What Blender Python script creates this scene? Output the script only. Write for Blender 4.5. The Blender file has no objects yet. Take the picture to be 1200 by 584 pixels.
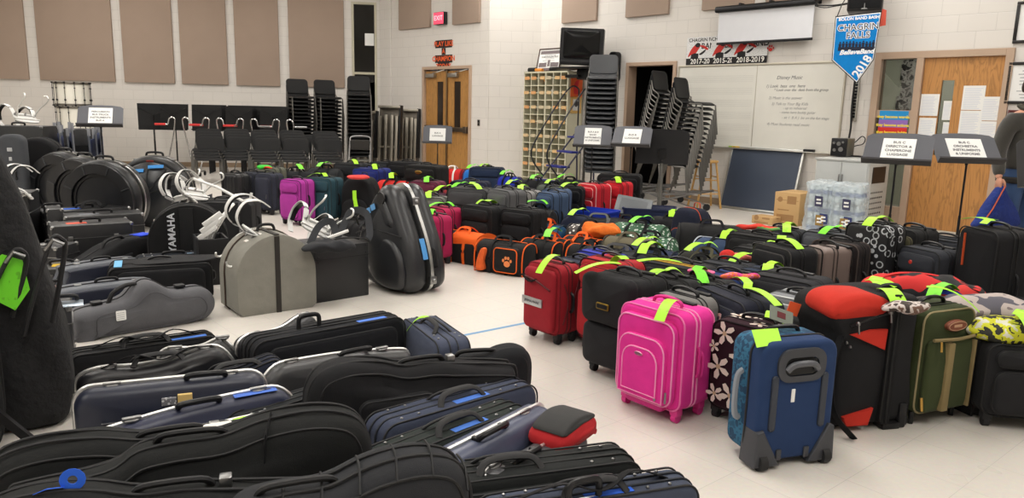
import bpy, bmesh, math, random
from mathutils import Vector, Matrix, noise
PI = math.pi
random.seed(7)
SC = bpy.context.scene
C = SC.collection

# ---------------------------------------------------------------- camera
PITCH, ROLL, FPX, CAMH = math.radians(10.5), math.radians(1.35), 877.0, 1.38
_f = Vector((0, math.cos(PITCH), -math.sin(PITCH)))
_u = Vector((0, math.sin(PITCH), math.cos(PITCH)))
_x = Vector((1, 0, 0))
CX = _x * math.cos(ROLL) + _u * math.sin(ROLL)
CU = _u * math.cos(ROLL) - _x * math.sin(ROLL)
cd = bpy.data.cameras.new('camera')
cam = bpy.data.objects.new('camera', cd)
C.objects.link(cam)
R3 = Matrix((CX, CU, -_f)).transposed()
cam.matrix_world = Matrix.Translation((0, 0, CAMH)) @ R3.to_4x4()
cd.sensor_width = 36.0
cd.lens = FPX / 1200 * 36.0
cd.clip_start = 0.05
cd.clip_end = 100
SC.camera = cam

# ---------------------------------------------------------------- light
w = bpy.data.worlds.new('world')
SC.world = w
w.use_nodes = True
w.node_tree.nodes['Background'].inputs[0].default_value = (0.9, 0.95, 1.0, 1)
w.node_tree.nodes['Background'].inputs[1].default_value = 0.05
SC.view_settings.view_transform = 'Standard'
SC.view_settings.look = 'None'
SC.view_settings.gamma = 1.0
SC.view_settings.use_curve_mapping = False
SC.view_settings.exposure = 0.24
CEIL = 4.7
LIGHT_W = 44.0
for i in range(4):
    for j in range(4):
        lx, ly = -8.2 + i * 4.0, 0.2 + j * 4.3
        if lx * 0.7 + ly * 0.74 > 10.3 or (lx < -5 and ly > 15.5):
            continue
        ld = bpy.data.lights.new('ceiling_lamp', 'AREA')
        ld.shape = 'RECTANGLE'
        ld.size, ld.size_y = 1.15, 2.3
        ld.energy = LIGHT_W
        ld.color = (1.0, 0.985, 0.965)
        lo = bpy.data.objects.new('ceiling_lamp', ld)
        lo.location = (lx, ly, CEIL - 0.10)
        C.objects.link(lo)

def ray(px, py):
    return CX * ((px - 600) / FPX) - CU * ((py - 292) / FPX) + _f
def at(px, py, z=0.0):
    d = ray(px, py)
    t = (z - CAMH) / d.z
    return Vector((d.x * t, d.y * t, z))
def atY(px, Y, z=0.0):
    k = (px - 600) / FPX
    v = CX * 1.0 - _f * k      # v . (X,Y,z-H) = 0
    X = -(v.y * Y + v.z * (z - CAMH)) / v.x
    return Vector((X, Y, z))
def onwall(px, py, o, yaw):
    d = ray(px, py)
    n = Vector((-math.sin(yaw), math.cos(yaw), 0))
    c = Vector((0, 0, CAMH))
    t = (Vector(o) - c).dot(n) / d.dot(n)
    return c + d * t

# ---------------------------------------------------------------- materials
def lin(c):
    r = []
    for v in c:
        v = v / 255.0
        r.append(v / 12.92 if v <= 0.04045 else ((v + 0.055) / 1.055) ** 2.4)
    return (r[0], r[1], r[2], 1)
_m = {}
def mat(kind, col=(128, 128, 128), rough=None, **k):
    key = (kind, tuple(col), rough, tuple(sorted(k.items())))
    if key in _m:
        return _m[key]
    m = bpy.data.materials.new(kind)
    m.use_nodes = True
    nt = m.node_tree
    b = nt.nodes['Principled BSDF']
    N = lambda t: nt.nodes.new(t)
    Lk = nt.links.new
    b.inputs['Base Color'].default_value = lin(col)
    tc = N('ShaderNodeTexCoord')
    def noise_tex(scale, detail=3):
        n = N('ShaderNodeTexNoise')
        n.inputs['Scale'].default_value = scale
        n.inputs['Detail'].default_value = detail
        Lk(tc.outputs['Object'], n.inputs['Vector'])
        return n
    def bump(src, strength, dist=0.002):
        bp = N('ShaderNodeBump')
        bp.inputs['Strength'].default_value = strength
        bp.inputs['Distance'].default_value = dist
        Lk(src, bp.inputs['Height'])
        Lk(bp.outputs[0], b.inputs['Normal'])
    def vary(n, amt):
        mx = N('ShaderNodeMix')
        mx.data_type = 'RGBA'
        c = lin(col)
        mx.inputs[6].default_value = tuple(max(0, v * (1 - amt)) for v in c[:3]) + (1,)
        mx.inputs[7].default_value = tuple(min(1, v * (1 + amt)) for v in c[:3]) + (1,)
        Lk(n.outputs['Fac'], mx.inputs[0])
        Lk(mx.outputs[2], b.inputs['Base Color'])
    if kind == 'fabric':
        b.inputs['Roughness'].default_value = rough or 0.8
        b.inputs['Specular IOR Level'].default_value = 0.16
        b.inputs['Sheen Weight'].default_value = k.get('sheen', 0.03)
        n = noise_tex(14, 4)
        n2 = noise_tex(420, 2)
        vary(n, 0.12)
        ad = N('ShaderNodeMath'); ad.operation = 'MULTIPLY_ADD'
        Lk(n.outputs['Fac'], ad.inputs[0]); ad.inputs[1].default_value = 3.0
        Lk(n2.outputs['Fac'], ad.inputs[2])
        bump(ad.outputs[0], 0.5, 0.0022)
    elif kind == 'cloth':
        b.inputs['Roughness'].default_value = 0.9
        n = noise_tex(22, 5)
        vary(n, 0.25)
        bump(n.outputs['Fac'], 0.8, 0.02)
    elif kind == 'hard':
        b.inputs['Roughness'].default_value = rough or 0.42
        n = noise_tex(260, 2)
        n3 = noise_tex(5, 3)
        vary(n3, 0.14)
        bump(n.outputs['Fac'], 0.25, 0.0012)
    elif kind == 'plastic':
        b.inputs['Roughness'].default_value = rough or 0.35
        if max(col) < 60: b.inputs['Specular IOR Level'].default_value = 0.3
        vary(noise_tex(6, 2), 0.08)
    elif kind == 'metal':
        b.inputs['Metallic'].default_value = 1.0
        b.inputs['Roughness'].default_value = rough or 0.25
        vary(noise_tex(20, 2), 0.08)
    elif kind == 'paint':
        b.inputs['Roughness'].default_value = rough or 0.5
        vary(noise_tex(3, 3), 0.05)
    elif kind == 'paper':
        b.inputs['Roughness'].default_value = 0.8
        vary(noise_tex(9, 2), 0.03)
    elif kind == 'rubber':
        b.inputs['Roughness'].default_value = 0.7
        vary(noise_tex(30, 2), 0.1)
    elif kind == 'neon':
        b.inputs['Roughness'].default_value = 0.5
        n = noise_tex(30, 4)
        cr = N('ShaderNodeValToRGB')
        cr.color_ramp.elements[0].position = 0.34
        cr.color_ramp.elements[1].position = 0.40
        c = lin(col)
        cr.color_ramp.elements[0].color = tuple(v * 0.72 for v in c[:3]) + (1,)
        cr.color_ramp.elements[1].color = c
        Lk(n.outputs['Fac'], cr.inputs[0])
        Lk(cr.outputs[0], b.inputs['Base Color'])
    elif kind == 'wood':
        b.inputs['Roughness'].default_value = rough or 0.4
        mp = N('ShaderNodeMapping')
        s = k.get('grain', 1.0)
        mp.inputs['Scale'].default_value = (9 * s, 9 * s, 0.9 * s)
        Lk(tc.outputs['Object'], mp.inputs[0])
        n = N('ShaderNodeTexNoise'); n.inputs['Scale'].default_value = 1.6
        n.inputs['Detail'].default_value = 5; n.inputs['Distortion'].default_value = 0.6
        Lk(mp.outputs[0], n.inputs['Vector'])
        wv = N('ShaderNodeMath'); wv.operation = 'MULTIPLY'; wv.inputs[1].default_value = 16
        Lk(n.outputs['Fac'], wv.inputs[0])
        fr = N('ShaderNodeMath'); fr.operation = 'PINGPONG'; fr.inputs[1].default_value = 1.0
        Lk(wv.outputs[0], fr.inputs[0])
        cr = N('ShaderNodeValToRGB')
        c = lin(col)
        cr.color_ramp.elements[0].color = tuple(v * 0.74 for v in c[:3]) + (1,)
        cr.color_ramp.elements[1].color = tuple(min(1, v * 1.08) for v in c[:3]) + (1,)
        cr.color_ramp.elements[0].position = 0.0
        cr.color_ramp.elements[1].position = 0.55
        Lk(fr.outputs[0], cr.inputs[0])
        Lk(cr.outputs[0], b.inputs['Base Color'])
    elif kind == 'block':
        b.inputs['Roughness'].default_value = 0.45
        sp = N('ShaderNodeSeparateXYZ'); cb = N('ShaderNodeCombineXYZ')
        Lk(tc.outputs['Object'], sp.inputs[0])
        Lk(sp.outputs[0], cb.inputs[0]); Lk(sp.outputs[2], cb.inputs[1])
        br = N('ShaderNodeTexBrick')
        br.inputs['Scale'].default_value = 1.0
        br.inputs['Brick Width'].default_value = 0.4064
        br.inputs['Row Height'].default_value = 0.2032
        br.inputs['Mortar Size'].default_value = 0.005
        br.inputs['Mortar Smooth'].default_value = 0.6
        c = lin(col)
        br.inputs['Color1'].default_value = c
        br.inputs['Color2'].default_value = tuple(v * 0.975 for v in c[:3]) + (1,)
        br.inputs['Mortar'].default_value = tuple(v * 0.84 for v in c[:3]) + (1,)
        Lk(cb.outputs[0], br.inputs['Vector'])
        Lk(br.outputs['Color'], b.inputs['Base Color'])
        iv = N('ShaderNodeMath'); iv.operation = 'SUBTRACT'; iv.inputs[0].default_value = 1.0
        Lk(br.outputs['Fac'], iv.inputs[1])
        bump(iv.outputs[0], 0.4, 0.004)
    elif kind == 'tilefloor':
        b.inputs['Roughness'].default_value = 0.3
        b.inputs['Specular IOR Level'].default_value = 0.35
        mp = N('ShaderNodeMapping'); mp.inputs['Rotation'].default_value = (0, 0, math.radians(-40))
        Lk(tc.outputs['Object'], mp.inputs[0])
        br = N('ShaderNodeTexBrick'); br.offset = 0.0
        br.inputs['Scale'].default_value = 1.0
        br.inputs['Brick Width'].default_value = 0.3048
        br.inputs['Row Height'].default_value = 0.3048
        br.inputs['Mortar Size'].default_value = 0.0012
        br.inputs['Mortar Smooth'].default_value = 0.3
        c = lin(col)
        br.inputs['Color1'].default_value = c
        br.inputs['Color2'].default_value = tuple(v * 0.965 for v in c[:3]) + (1,)
        br.inputs['Mortar'].default_value = tuple(v * 0.72 for v in c[:3]) + (1,)
        Lk(mp.outputs[0], br.inputs['Vector'])
        n = noise_tex(55, 4)
        mx = N('ShaderNodeMix'); mx.data_type = 'RGBA'; mx.blend_type = 'MULTIPLY'
        mx.inputs[0].default_value = 0.16
        Lk(br.outputs['Color'], mx.inputs[6]); Lk(n.outputs['Color'], mx.inputs[7])
        Lk(mx.outputs[2], b.inputs['Base Color'])
        n2 = noise_tex(1.3, 3)
        rr = N('ShaderNodeMapRange'); rr.inputs['To Min'].default_value = 0.22; rr.inputs['To Max'].default_value = 0.42
        Lk(n2.outputs['Fac'], rr.inputs[0]); Lk(rr.outputs[0], b.inputs['Roughness'])
    elif kind == 'voro':      # printed pattern: patches of one colour on another
        b.inputs['Roughness'].default_value = 0.6
        v = N('ShaderNodeTexVoronoi'); v.feature = k.get('feat', 'F1')
        v.inputs['Scale'].default_value = k.get('scale', 20)
        v.inputs['Randomness'].default_value = k.get('rnd', 1.0)
        if k.get('ring') and k['ring'] == 2: v.distance = 'CHEBYCHEV'
        Lk(tc.outputs['Object'], v.inputs['Vector'])
        cr = N('ShaderNodeValToRGB'); cr.color_ramp.interpolation = 'CONSTANT'
        e = cr.color_ramp.elements
        t = k.get('thr', 0.3)
        c1, c2 = lin(k.get('col2', (240, 240, 240))), lin(col)
        if k.get('ring'):
            e[0].position = 0; e[0].color = c2
            e[1].position = t; e[1].color = c1
            x = e.new(t + k.get('wid', 0.07)); x.color = c2
        else:
            e[0].position = 0; e[0].color = c1
            e[1].position = t; e[1].color = c2
        Lk(v.outputs['Distance'], cr.inputs[0])
        Lk(cr.outputs[0], b.inputs['Base Color'])
    elif kind == 'camo':
        b.inputs['Roughness'].default_value = 0.85
        n = noise_tex(k.get('scale', 25), 2)
        cr = N('ShaderNodeValToRGB'); cr.color_ramp.interpolation = 'CONSTANT'
        e = cr.color_ramp.elements
        e[0].position = 0; e[0].color = lin(col)
        e[1].position = 0.46; e[1].color = lin(k.get('col2', (200, 200, 200)))
        x = e.new(0.58); x.color = lin(k.get('col3', (90, 90, 90)))
        Lk(n.outputs['Fac'], cr.inputs[0]); Lk(cr.outputs[0], b.inputs['Base Color'])
        bump(n.outputs['Fac'], 0.5, 0.01)
    elif kind == 'glass':
        b.inputs['Roughness'].default_value = 0.03
        b.inputs['Transmission Weight'].default_value = 1.0
        b.inputs['IOR'].default_value = 1.45
    elif kind == 'film':
        b.inputs['Roughness'].default_value = 0.12
        b.inputs['Alpha'].default_value = 0.38
        n = noise_tex(18, 3)
        bump(n.outputs['Fac'], 1.0, 0.03)
        b.inputs['Specular IOR Level'].default_value = 0.9
    elif kind == 'mesh':
        b.inputs['Roughness'].default_value = 0.5
        v = N('ShaderNodeTexVoronoi'); v.inputs['Scale'].default_value = 60; v.inputs['Randomness'].default_value = 0
        Lk(tc.outputs['Object'], v.inputs['Vector'])
        lt = N('ShaderNodeMath'); lt.operation = 'GREATER_THAN'; lt.inputs[1].default_value = 0.3
        Lk(v.outputs['Distance'], lt.inputs[0]); Lk(lt.outputs[0], b.inputs['Alpha'])
    elif kind == 'emit':
        b.inputs['Emission Color'].default_value = lin(col)
        b.inputs['Emission Strength'].default_value = k.get('e', 1.0)
    _m[key] = m
    return m

BLACK = (30, 30, 33)
FB = lambda c=BLACK, **k: mat('fabric', c, **k)
CHROME = mat('metal', (205, 205, 205), 0.22)
STEEL = mat('metal', (150, 150, 150), 0.35)
DARKM = mat('metal', (60, 60, 62), 0.4)
BRASS = mat('metal', (190, 150, 80), 0.3)
RUB = mat('rubber', (28, 28, 30))
BPL = mat('plastic', (26, 26, 28), 0.4)
GPL = mat('plastic', (88, 88, 92), 0.4)
WPL = mat('plastic', (225, 223, 218), 0.35)
NEON = mat('neon', (172, 240, 42))
NEON2 = mat('neon', (120, 232, 40))
PAPER = mat('paper', (238, 238, 236))
BTAPE = mat('paper', (62, 112, 200))
LBTAPE = mat('paper', (110, 175, 215))
TAN = mat('paper', (205, 178, 140))

# ---------------------------------------------------------------- mesh tools
def obj(name, bm, m, parent=None, flat=False, ang=40, mats=None):
    bmesh.ops.recalc_face_normals(bm, faces=bm.faces)
    bm.normal_update()
    me = bpy.data.meshes.new(name)
    bm.to_mesh(me)
    bm.free()
    for x in (mats or [m]):
        me.materials.append(x)
    if not flat:
        me.shade_smooth()
        me.set_sharp_from_angle(angle=math.radians(ang))
    o = bpy.data.objects.new(name, me)
    C.objects.link(o)
    if parent is not None:
        o.parent = parent
    return o
def thing(name, label, cat, loc=(0, 0, 0), rz=0.0, group=None, tilt=None):
    o = bpy.data.objects.new(name, None)
    C.objects.link(o)
    o.empty_display_size = 0.1
    o.location = loc
    if tilt:
        o.rotation_euler = (Matrix.Rotation(rz, 3, 'Z') @ Matrix.Rotation(tilt[1], 3, 'Y') @ Matrix.Rotation(tilt[0], 3, 'X')).to_euler()
    else:
        o.rotation_euler = (0, 0, rz)
    o['label'] = label
    o['category'] = cat
    if group:
        o['group'] = group
    return o
def tag(o, label, cat, group=None):
    o['label'] = label; o['category'] = cat
    if group: o['group'] = group
    return o
def struct(name, bm, m, loc=(0, 0, 0), rz=0.0, flat=True):
    o = obj(name, bm, m, flat=flat)
    o.location = loc; o.rotation_euler = (0, 0, rz)
    o['kind'] = 'structure'
    return o
def dup(root, loc, rz, label=None, group=None):
    r = root.copy(); C.objects.link(r)
    r.location = loc; r.rotation_euler = (0, 0, rz)
    if label: r['label'] = label
    if group: r['group'] = group
    for ch in list(root.children):
        c = ch.copy(); C.objects.link(c); c.parent = r
        for g in list(ch.children):
            d = g.copy(); C.objects.link(d); d.parent = c
    return r

def nb(): return bmesh.new()
def box(bm, x0, x1, y0, y1, z0, z1, bev=0.0, M=None, seg=2):
    r = bmesh.ops.create_cube(bm, size=1.0)
    vs = r['verts']
    for v in vs:
        v.co = Vector(((x0 + x1) / 2 + v.co.x * (x1 - x0), (y0 + y1) / 2 + v.co.y * (y1 - y0), (z0 + z1) / 2 + v.co.z * (z1 - z0)))
    if bev > 0:
        es = list({e for v in vs for e in v.link_edges})
        rr = bmesh.ops.bevel(bm, geom=es, offset=bev, segments=seg, affect='EDGES', profile=0.5)
        vs = list({v for f in rr['faces'] for v in f.verts} | set(v for v in vs if v.is_valid))
    if M is not None:
        for v in vs: v.co = M @ v.co
    return vs
def offs(out, d):
    n = len(out); res = []
    for i in range(n):
        a, b, c = Vector(out[i - 1]), Vector(out[i]), Vector(out[(i + 1) % n])
        e1 = (b - a); e2 = (c - b)
        if e1.length < 1e-9: e1 = e2
        if e2.length < 1e-9: e2 = e1
        e1 = e1.normalized(); e2 = e2.normalized()
        n1 = Vector((e1.y, -e1.x)); n2 = Vector((e2.y, -e2.x))
        nn = n1 + n2
        if nn.length < 1e-6: nn = n1
        nn = nn.normalized()
        k = max(0.5, nn.dot(n1))
        res.append(b + nn * (d / k))
    return res
def slab(bm, out, y0, y1, r=0.01, seg=3, b0=0.0, b1=0.0, M=None, dome=None):
    """closed outline (x,z), counter-clockwise, run from y0 to y1 with rounded rims and bulging faces"""
    r = min(r, (y1 - y0) / 2)
    rings = []
    for i in range(seg + 1):
        a = i / seg * PI / 2
        rings.append((r * (1 - math.sin(a)), y0 + r * (1 - math.cos(a))))
    for i in range(seg + 1):
        a = (1 - i / seg) * PI / 2
        rings.append((r * (1 - math.sin(a)), y1 - r * (1 - math.cos(a))))
    cx = sum(p[0] for p in out) / len(out); cz = sum(p[1] for p in out) / len(out)
    n = len(out)
    allr = []
    base = offs(out, -r)
    def cap(y, s, b):
        L = []
        for sc in (0.82, 0.6, 0.35):
            yy = y + s * b * (1 - sc ** 2)
            L.append([bm.verts.new((cx + (p[0] - cx) * sc, yy, cz + (p[1] - cz) * sc)) for p in base])
        return L, bm.verts.new((cx, y + s * b, cz))
    L0, c0 = cap(y0, -1, b0)
    mid = []
    for ins, y in rings:
        o = offs(out, -ins) if ins > 1e-7 else [Vector(p) for p in out]
        mid.append([bm.verts.new((p[0], y, p[1])) for p in o])
    L1, c1 = cap(y1, 1, b1)
    seq = L0[::-1] + mid + L1
    for A, B in zip(seq, seq[1:]):
        for i in range(n):
            j = (i + 1) % n
            bm.faces.new((A[i], A[j], B[j], B[i]))
    for i in range(n):
        j = (i + 1) % n
        bm.faces.new((c0, seq[0][j], seq[0][i]))
        bm.faces.new((c1, seq[-1][i], seq[-1][j]))
    vs = [v for L in seq for v in L] + [c0, c1]
    if M is not None:
        for v in vs: v.co = M @ v.co
    return vs
def prism(bm, out, y0, y1, M=None):
    n = len(out)
    A = [bm.verts.new((p[0], y0, p[1])) for p in out]
    B = [bm.verts.new((p[0], y1, p[1])) for p in out]
    for i in range(n):
        j = (i + 1) % n
        bm.faces.new((A[i], A[j], B[j], B[i]))
    bm.faces.new(A[::-1]); bm.faces.new(B)
    if M is not None:
        for v in A + B: v.co = M @ v.co
    return A + B
def rrect(w, h, r, z0=0.0, n=5, x0=None):
    cx = 0.0 if x0 is None else x0 + w / 2
    r = min(r, w / 2 - 1e-4, h / 2 - 1e-4)
    o = []
    def line(a, b, k):
        for i in range(1, k): o.append((a[0] + (b[0] - a[0]) * i / k, a[1] + (b[1] - a[1]) * i / k))
    cs = [((w / 2 - r), r, -90), ((w / 2 - r), h - r, 0), (-(w / 2 - r), h - r, 90), (-(w / 2 - r), r, 180)]
    for ci, (x, z, a0) in enumerate(cs):
        for i in range(n + 1):
            a = math.radians(a0 + 90 * i / n)
            o.append((cx + x + r * math.cos(a), z0 + z + r * math.sin(a)))
        nx = cs[(ci + 1) % 4]
        a = math.radians(nx[2])
        line(o[-1], (cx + nx[0] + r * math.cos(a), z0 + nx[1] + r * math.sin(a)), 4)
    return o
def circ(r, n=40, cx=0, cz=0, rz=None):
    rz = rz or r
    return [(cx + r * math.cos(2 * PI * i / n), cz + rz * math.sin(2 * PI * i / n)) for i in range(n)]
def spl(P, k=6, closed=True):
    n = len(P); o = []
    rng = range(n) if closed else range(n - 1)
    for i in rng:
        if closed: a, b, c, d = P[i - 1], P[i], P[(i + 1) % n], P[(i + 2) % n]
        else: a, b, c, d = P[max(i - 1, 0)], P[i], P[i + 1], P[min(i + 2, n - 1)]
        for s in range(k):
            t = s / k
            o.append(tuple(0.5 * (2 * b[q] + (c[q] - a[q]) * t + (2 * a[q] - 5 * b[q] + 4 * c[q] - d[q]) * t * t + (3 * b[q] - a[q] - 3 * c[q] + d[q]) * t ** 3) for q in range(len(b))))
    if not closed: o.append(tuple(P[-1]))
    return o
def tube(bm, pts, r=0.005, sides=8, closed=False, ry=None, up=None, M=None, r1=None):
    """round or flat (ry) tube along 3-D points"""
    P = [Vector(p) for p in pts]
    n = len(P); rings = []
    ry = ry or r
    prev = None
    for i in range(n):
        if closed: t = P[(i + 1) % n] - P[i - 1]
        else: t = P[min(i + 1, n - 1)] - P[max(i - 1, 0)]
        if t.length < 1e-9: t = Vector((1, 0, 0))
        t.normalize()
        if up is not None:
            u = Vector(up)
            if abs(u.dot(t)) > 0.999: u = Vector((0.01, 1, 0.02))
        elif prev is None:
            u = Vector((0, 0, 1)) if abs(t.z) < 0.9 else Vector((1, 0, 0))
        else: u = prev
        s = t.cross(u).normalized(); u2 = s.cross(t).normalized(); prev = u2
        k = 1.0 if r1 is None else 1 + (r1 / r - 1) * i / max(1, n - 1)
        ring = []
        for q in range(sides):
            a = 2 * PI * (q + 0.5) / sides
            ring.append(bm.verts.new(P[i] + s * (r * k * math.cos(a)) + u2 * (ry * k * math.sin(a))))
        rings.append(ring)
    rr = range(n) if closed else range(n - 1)
    for i in rr:
        A, B = rings[i], rings[(i + 1) % n]
        for q in range(sides):
            w_ = (q + 1) % sides
            bm.faces.new((A[q], A[w_], B[w_], B[q]))
    if not closed:
        bm.faces.new(rings[0][::-1]); bm.faces.new(rings[-1])
    if M is not None:
        for R in rings:
            for v in R: v.co = M @ v.co
def cyl(bm, p0, p1, r, sides=14, r1=None, M=None):
    tube(bm, [p0, p1], r, sides, r1=r1, M=M)
def ball(bm, c, r, sub=2, s=(1, 1, 1), M=None):
    q = bmesh.ops.create_icosphere(bm, subdivisions=sub, radius=r)
    for v in q['verts']:
        v.co = Vector((v.co.x * s[0] + c[0], v.co.y * s[1] + c[1], v.co.z * s[2] + c[2]))
        if M is not None: v.co = M @ v.co
    return q['verts']
def lathe(bm, prof, n=32, M=None):
    rings = [[bm.verts.new((r * math.cos(2 * PI * i / n), r * math.sin(2 * PI * i / n), z)) for i in range(n)] for r, z in prof]
    for A, B in zip(rings, rings[1:]):
        for i in range(n):
            j = (i + 1) % n
            bm.faces.new((A[i], A[j], B[j], B[i]))
    if prof[0][0] > 1e-4: bm.faces.new(rings[0][::-1])
    if prof[-1][0] > 1e-4: bm.faces.new(rings[-1])
    if M is not None:
        for R in rings:
            for v in R: v.co = M @ v.co
def wob(bm, amp, sc=4.0, seed=0.0, zmin=None):
    for v in bm.verts:
        k = 1.0 if zmin is None else min(1.0, max(0.0, (v.co.z - zmin) / 0.05))
        d = noise.noise_vector(v.co * sc + Vector((seed, seed * 1.7, seed * 0.3)))
        v.co += d * amp * k
RX90 = Matrix.Rotation(PI / 2, 4, 'X')
RZ90 = Matrix.Rotation(PI / 2, 4, 'Z')
def T(x, y, z): return Matrix.Translation((x, y, z))
def outline3(out, y): return [(p[0], y, p[1]) for p in out]
def text(name, s, size, M, m, parent=None, align='CENTER', ext=0.0006, shear=0.0, space=1.0, bold=0.0):
    """M maps the text's x right / y up plane into place"""
    cu = bpy.data.curves.new(name, 'FONT')
    cu.body = s; cu.size = size; cu.align_x = align; cu.align_y = 'CENTER'
    cu.extrude = ext; cu.shear = shear; cu.space_character = space; cu.offset = bold
    cu.resolution_u = 3
    t = bpy.data.objects.new(name, cu)
    dg = bpy.context.evaluated_depsgraph_get()
    C.objects.link(t)
    dg.update()
    me = bpy.data.meshes.new_from_object(t.evaluated_get(dg))
    me.name = name
    bpy.data.objects.remove(t); bpy.data.curves.remove(cu)
    me.transform(M)
    me.materials.clear(); me.materials.append(m)
    o = bpy.data.objects.new(name, me)
    C.objects.link(o)
    if parent is not None: o.parent = parent
    return o
FRONT = Matrix.Rotation(PI / 2, 4, 'X')   # text plane -> faces -y
# ================================================================ ROOM
WALLC = (224, 219, 213)
WALLM = mat('block', WALLC)
YL, YM, YR = math.radians(7.8), math.radians(-45), math.radians(-46.5)
def dirv(a): return Vector((math.cos(a), math.sin(a), 0))
P_LM = Vector((-3.0, 17.0, 0))
P_MN = Vector((-0.51, 14.53, 0))
P_NR = Vector((0.45, 14.60, 0))
O_L = P_LM - dirv(YL) * 10.5
LEN_R = 12.5
P_R2 = P_NR + dirv(YR) * LEN_R
YN = math.atan2(P_NR.y - P_MN.y, P_NR.x - P_MN.x)
def sz(px, py, o, yaw, off=0.0):
    """(distance along wall, height) of a point on the plane `off` in front of a wall"""
    oo = Vector(o) + Vector((math.sin(yaw), -math.cos(yaw), 0)) * off
    p = onwall(px, py, oo, yaw)
    return ((p - oo).dot(dirv(yaw)), p.z)
def wallmesh(L, H, th, ops):
    bm = nb()
    xs = sorted({0, L} | {o[0] for o in ops} | {o[1] for o in ops})
    for a, b in zip(xs, xs[1:]):
        cuts = [o for o in ops if o[0] <= a + 1e-6 and o[1] >= b - 1e-6]
        z = 0
        for o in sorted(cuts, key=lambda q: q[2]):
            if o[2] > z + 1e-4: box(bm, a, b, 0, th, z, o[2])
            z = o[3]
        if z < H: box(bm, a, b, 0, th, z, H)
    return bm
# openings
wl0 = sz(412, 40, O_L, YL)[0]; wl1 = sz(441.5, 40, O_L, YL)[0]
WIN = (wl0, wl1, 0.45, 3.62)
md0 = sz(497, 110, P_LM, YM)[0]; md1 = sz(551, 110, P_LM, YM)[0]
MD = (md0, md1, 0.0, 2.19)
sd0 = sz(737, 76, P_NR, YR)[0]; sd1 = sz(784, 74, P_NR, YR)[0]
SD = (sd0, sd1 + 0.12, 0.0, 2.19)
rd0 = sz(1029.5, 65.4, P_NR, YR)[0]; rd1 = sz(1184.6, 58.6, P_NR, YR)[0]
RD = (rd0, rd1, 0.0, 2.20)
struct('wall_left', wallmesh((P_LM - O_L).length, CEIL, 0.2, [WIN]), WALLM, O_L, YL)
struct('wall_back', wallmesh((P_MN - P_LM).length, CEIL, 0.2, [MD]), WALLM, P_LM, YM)
struct('wall_return', wallmesh((P_NR - P_MN).length + 0.14, CEIL, 0.2, []), WALLM, P_MN, YN)
struct('wall_right', wallmesh(LEN_R, CEIL, 0.2, [SD, RD]), WALLM, P_NR, YR)
def wall_between(name, a, b):
    a, b = Vector(a), Vector(b)
    d = b - a
    struct(name, wallmesh(d.length, CEIL, 0.2, []), WALLM, a, math.atan2(d.y, d.x))
E0 = Vector((P_R2.x, -5.0, 0)); W0 = Vector((O_L.x, -5.0, 0))
wall_between('wall_far_right', P_R2, E0)
wall_between('wall_rear', E0, W0)
wall_between('wall_far_left', W0, O_L)
bm = nb(); box(bm, O_L.x - 4, P_R2.x + 5, -5.3, 21, -0.1, 0)
struct('floor', bm, mat('tilefloor', (226, 220, 212)))
bm = nb(); box(bm, O_L.x - 4, P_R2.x + 5, -5.3, 21, CEIL, CEIL + 0.1)
struct('ceiling', bm, mat('paint', (232, 230, 225), 0.8))
# baseboards
BB = mat('paint', (150, 128, 104), 0.5)
def base(name, o, yaw, segs):
    bm = nb()
    for a, b in segs: box(bm, a, b, -0.012, 0, 0, 0.10, 0.003)
    struct(name, bm, BB, o, yaw)
base('baseboard_left', O_L, YL, [(0, (P_LM - O_L).length)])
base('baseboard_back', P_LM, YM, [(0, MD[0] - 0.06), (MD[1] + 0.06, (P_MN - P_LM).length)])
base('baseboard_return', P_MN, YN, [(0, (P_NR - P_MN).length)])
base('baseboard_right', P_NR, YR, [(0, SD[0] - 0.06), (SD[1] + 0.06, RD[0] - 0.06), (RD[1] + 0.06, LEN_R)])
# thin pilaster beside the corner window
bm = nb(); a = sz(449, 60, P_LM, YM)[0]
box(bm, 0.03, 0.42, -0.035, 0, 0, CEIL, 0.01)
struct('trim_pilaster', bm, WALLM, P_LM, YM)

# ceiling lights
for l in [o for o in list(C.objects) if o.type == 'LIGHT']:
    t = thing('ceiling_light', 'white ceiling light fitting above the room, outside the photo', 'ceiling light', (l.location.x, l.location.y, CEIL), 0, 'ceiling light fittings')
    bm = nb()
    for a in ((-0.62, -0.59, -1.2, 1.2), (0.59, 0.62, -1.2, 1.2), (-0.59, 0.59, -1.2, -1.17), (-0.59, 0.59, 1.17, 1.2)):
        box(bm, a[0], a[1], a[2], a[3], -0.09, 0)
    obj('frame', bm, mat('paint', (240, 240, 238)), t, flat=True)
    bm = nb(); box(bm, -0.59, 0.59, -1.17, 1.17, -0.05, -0.035)
    obj('diffuser', bm, mat('emit', (255, 248, 235), e=3.0), t, flat=True)

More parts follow.
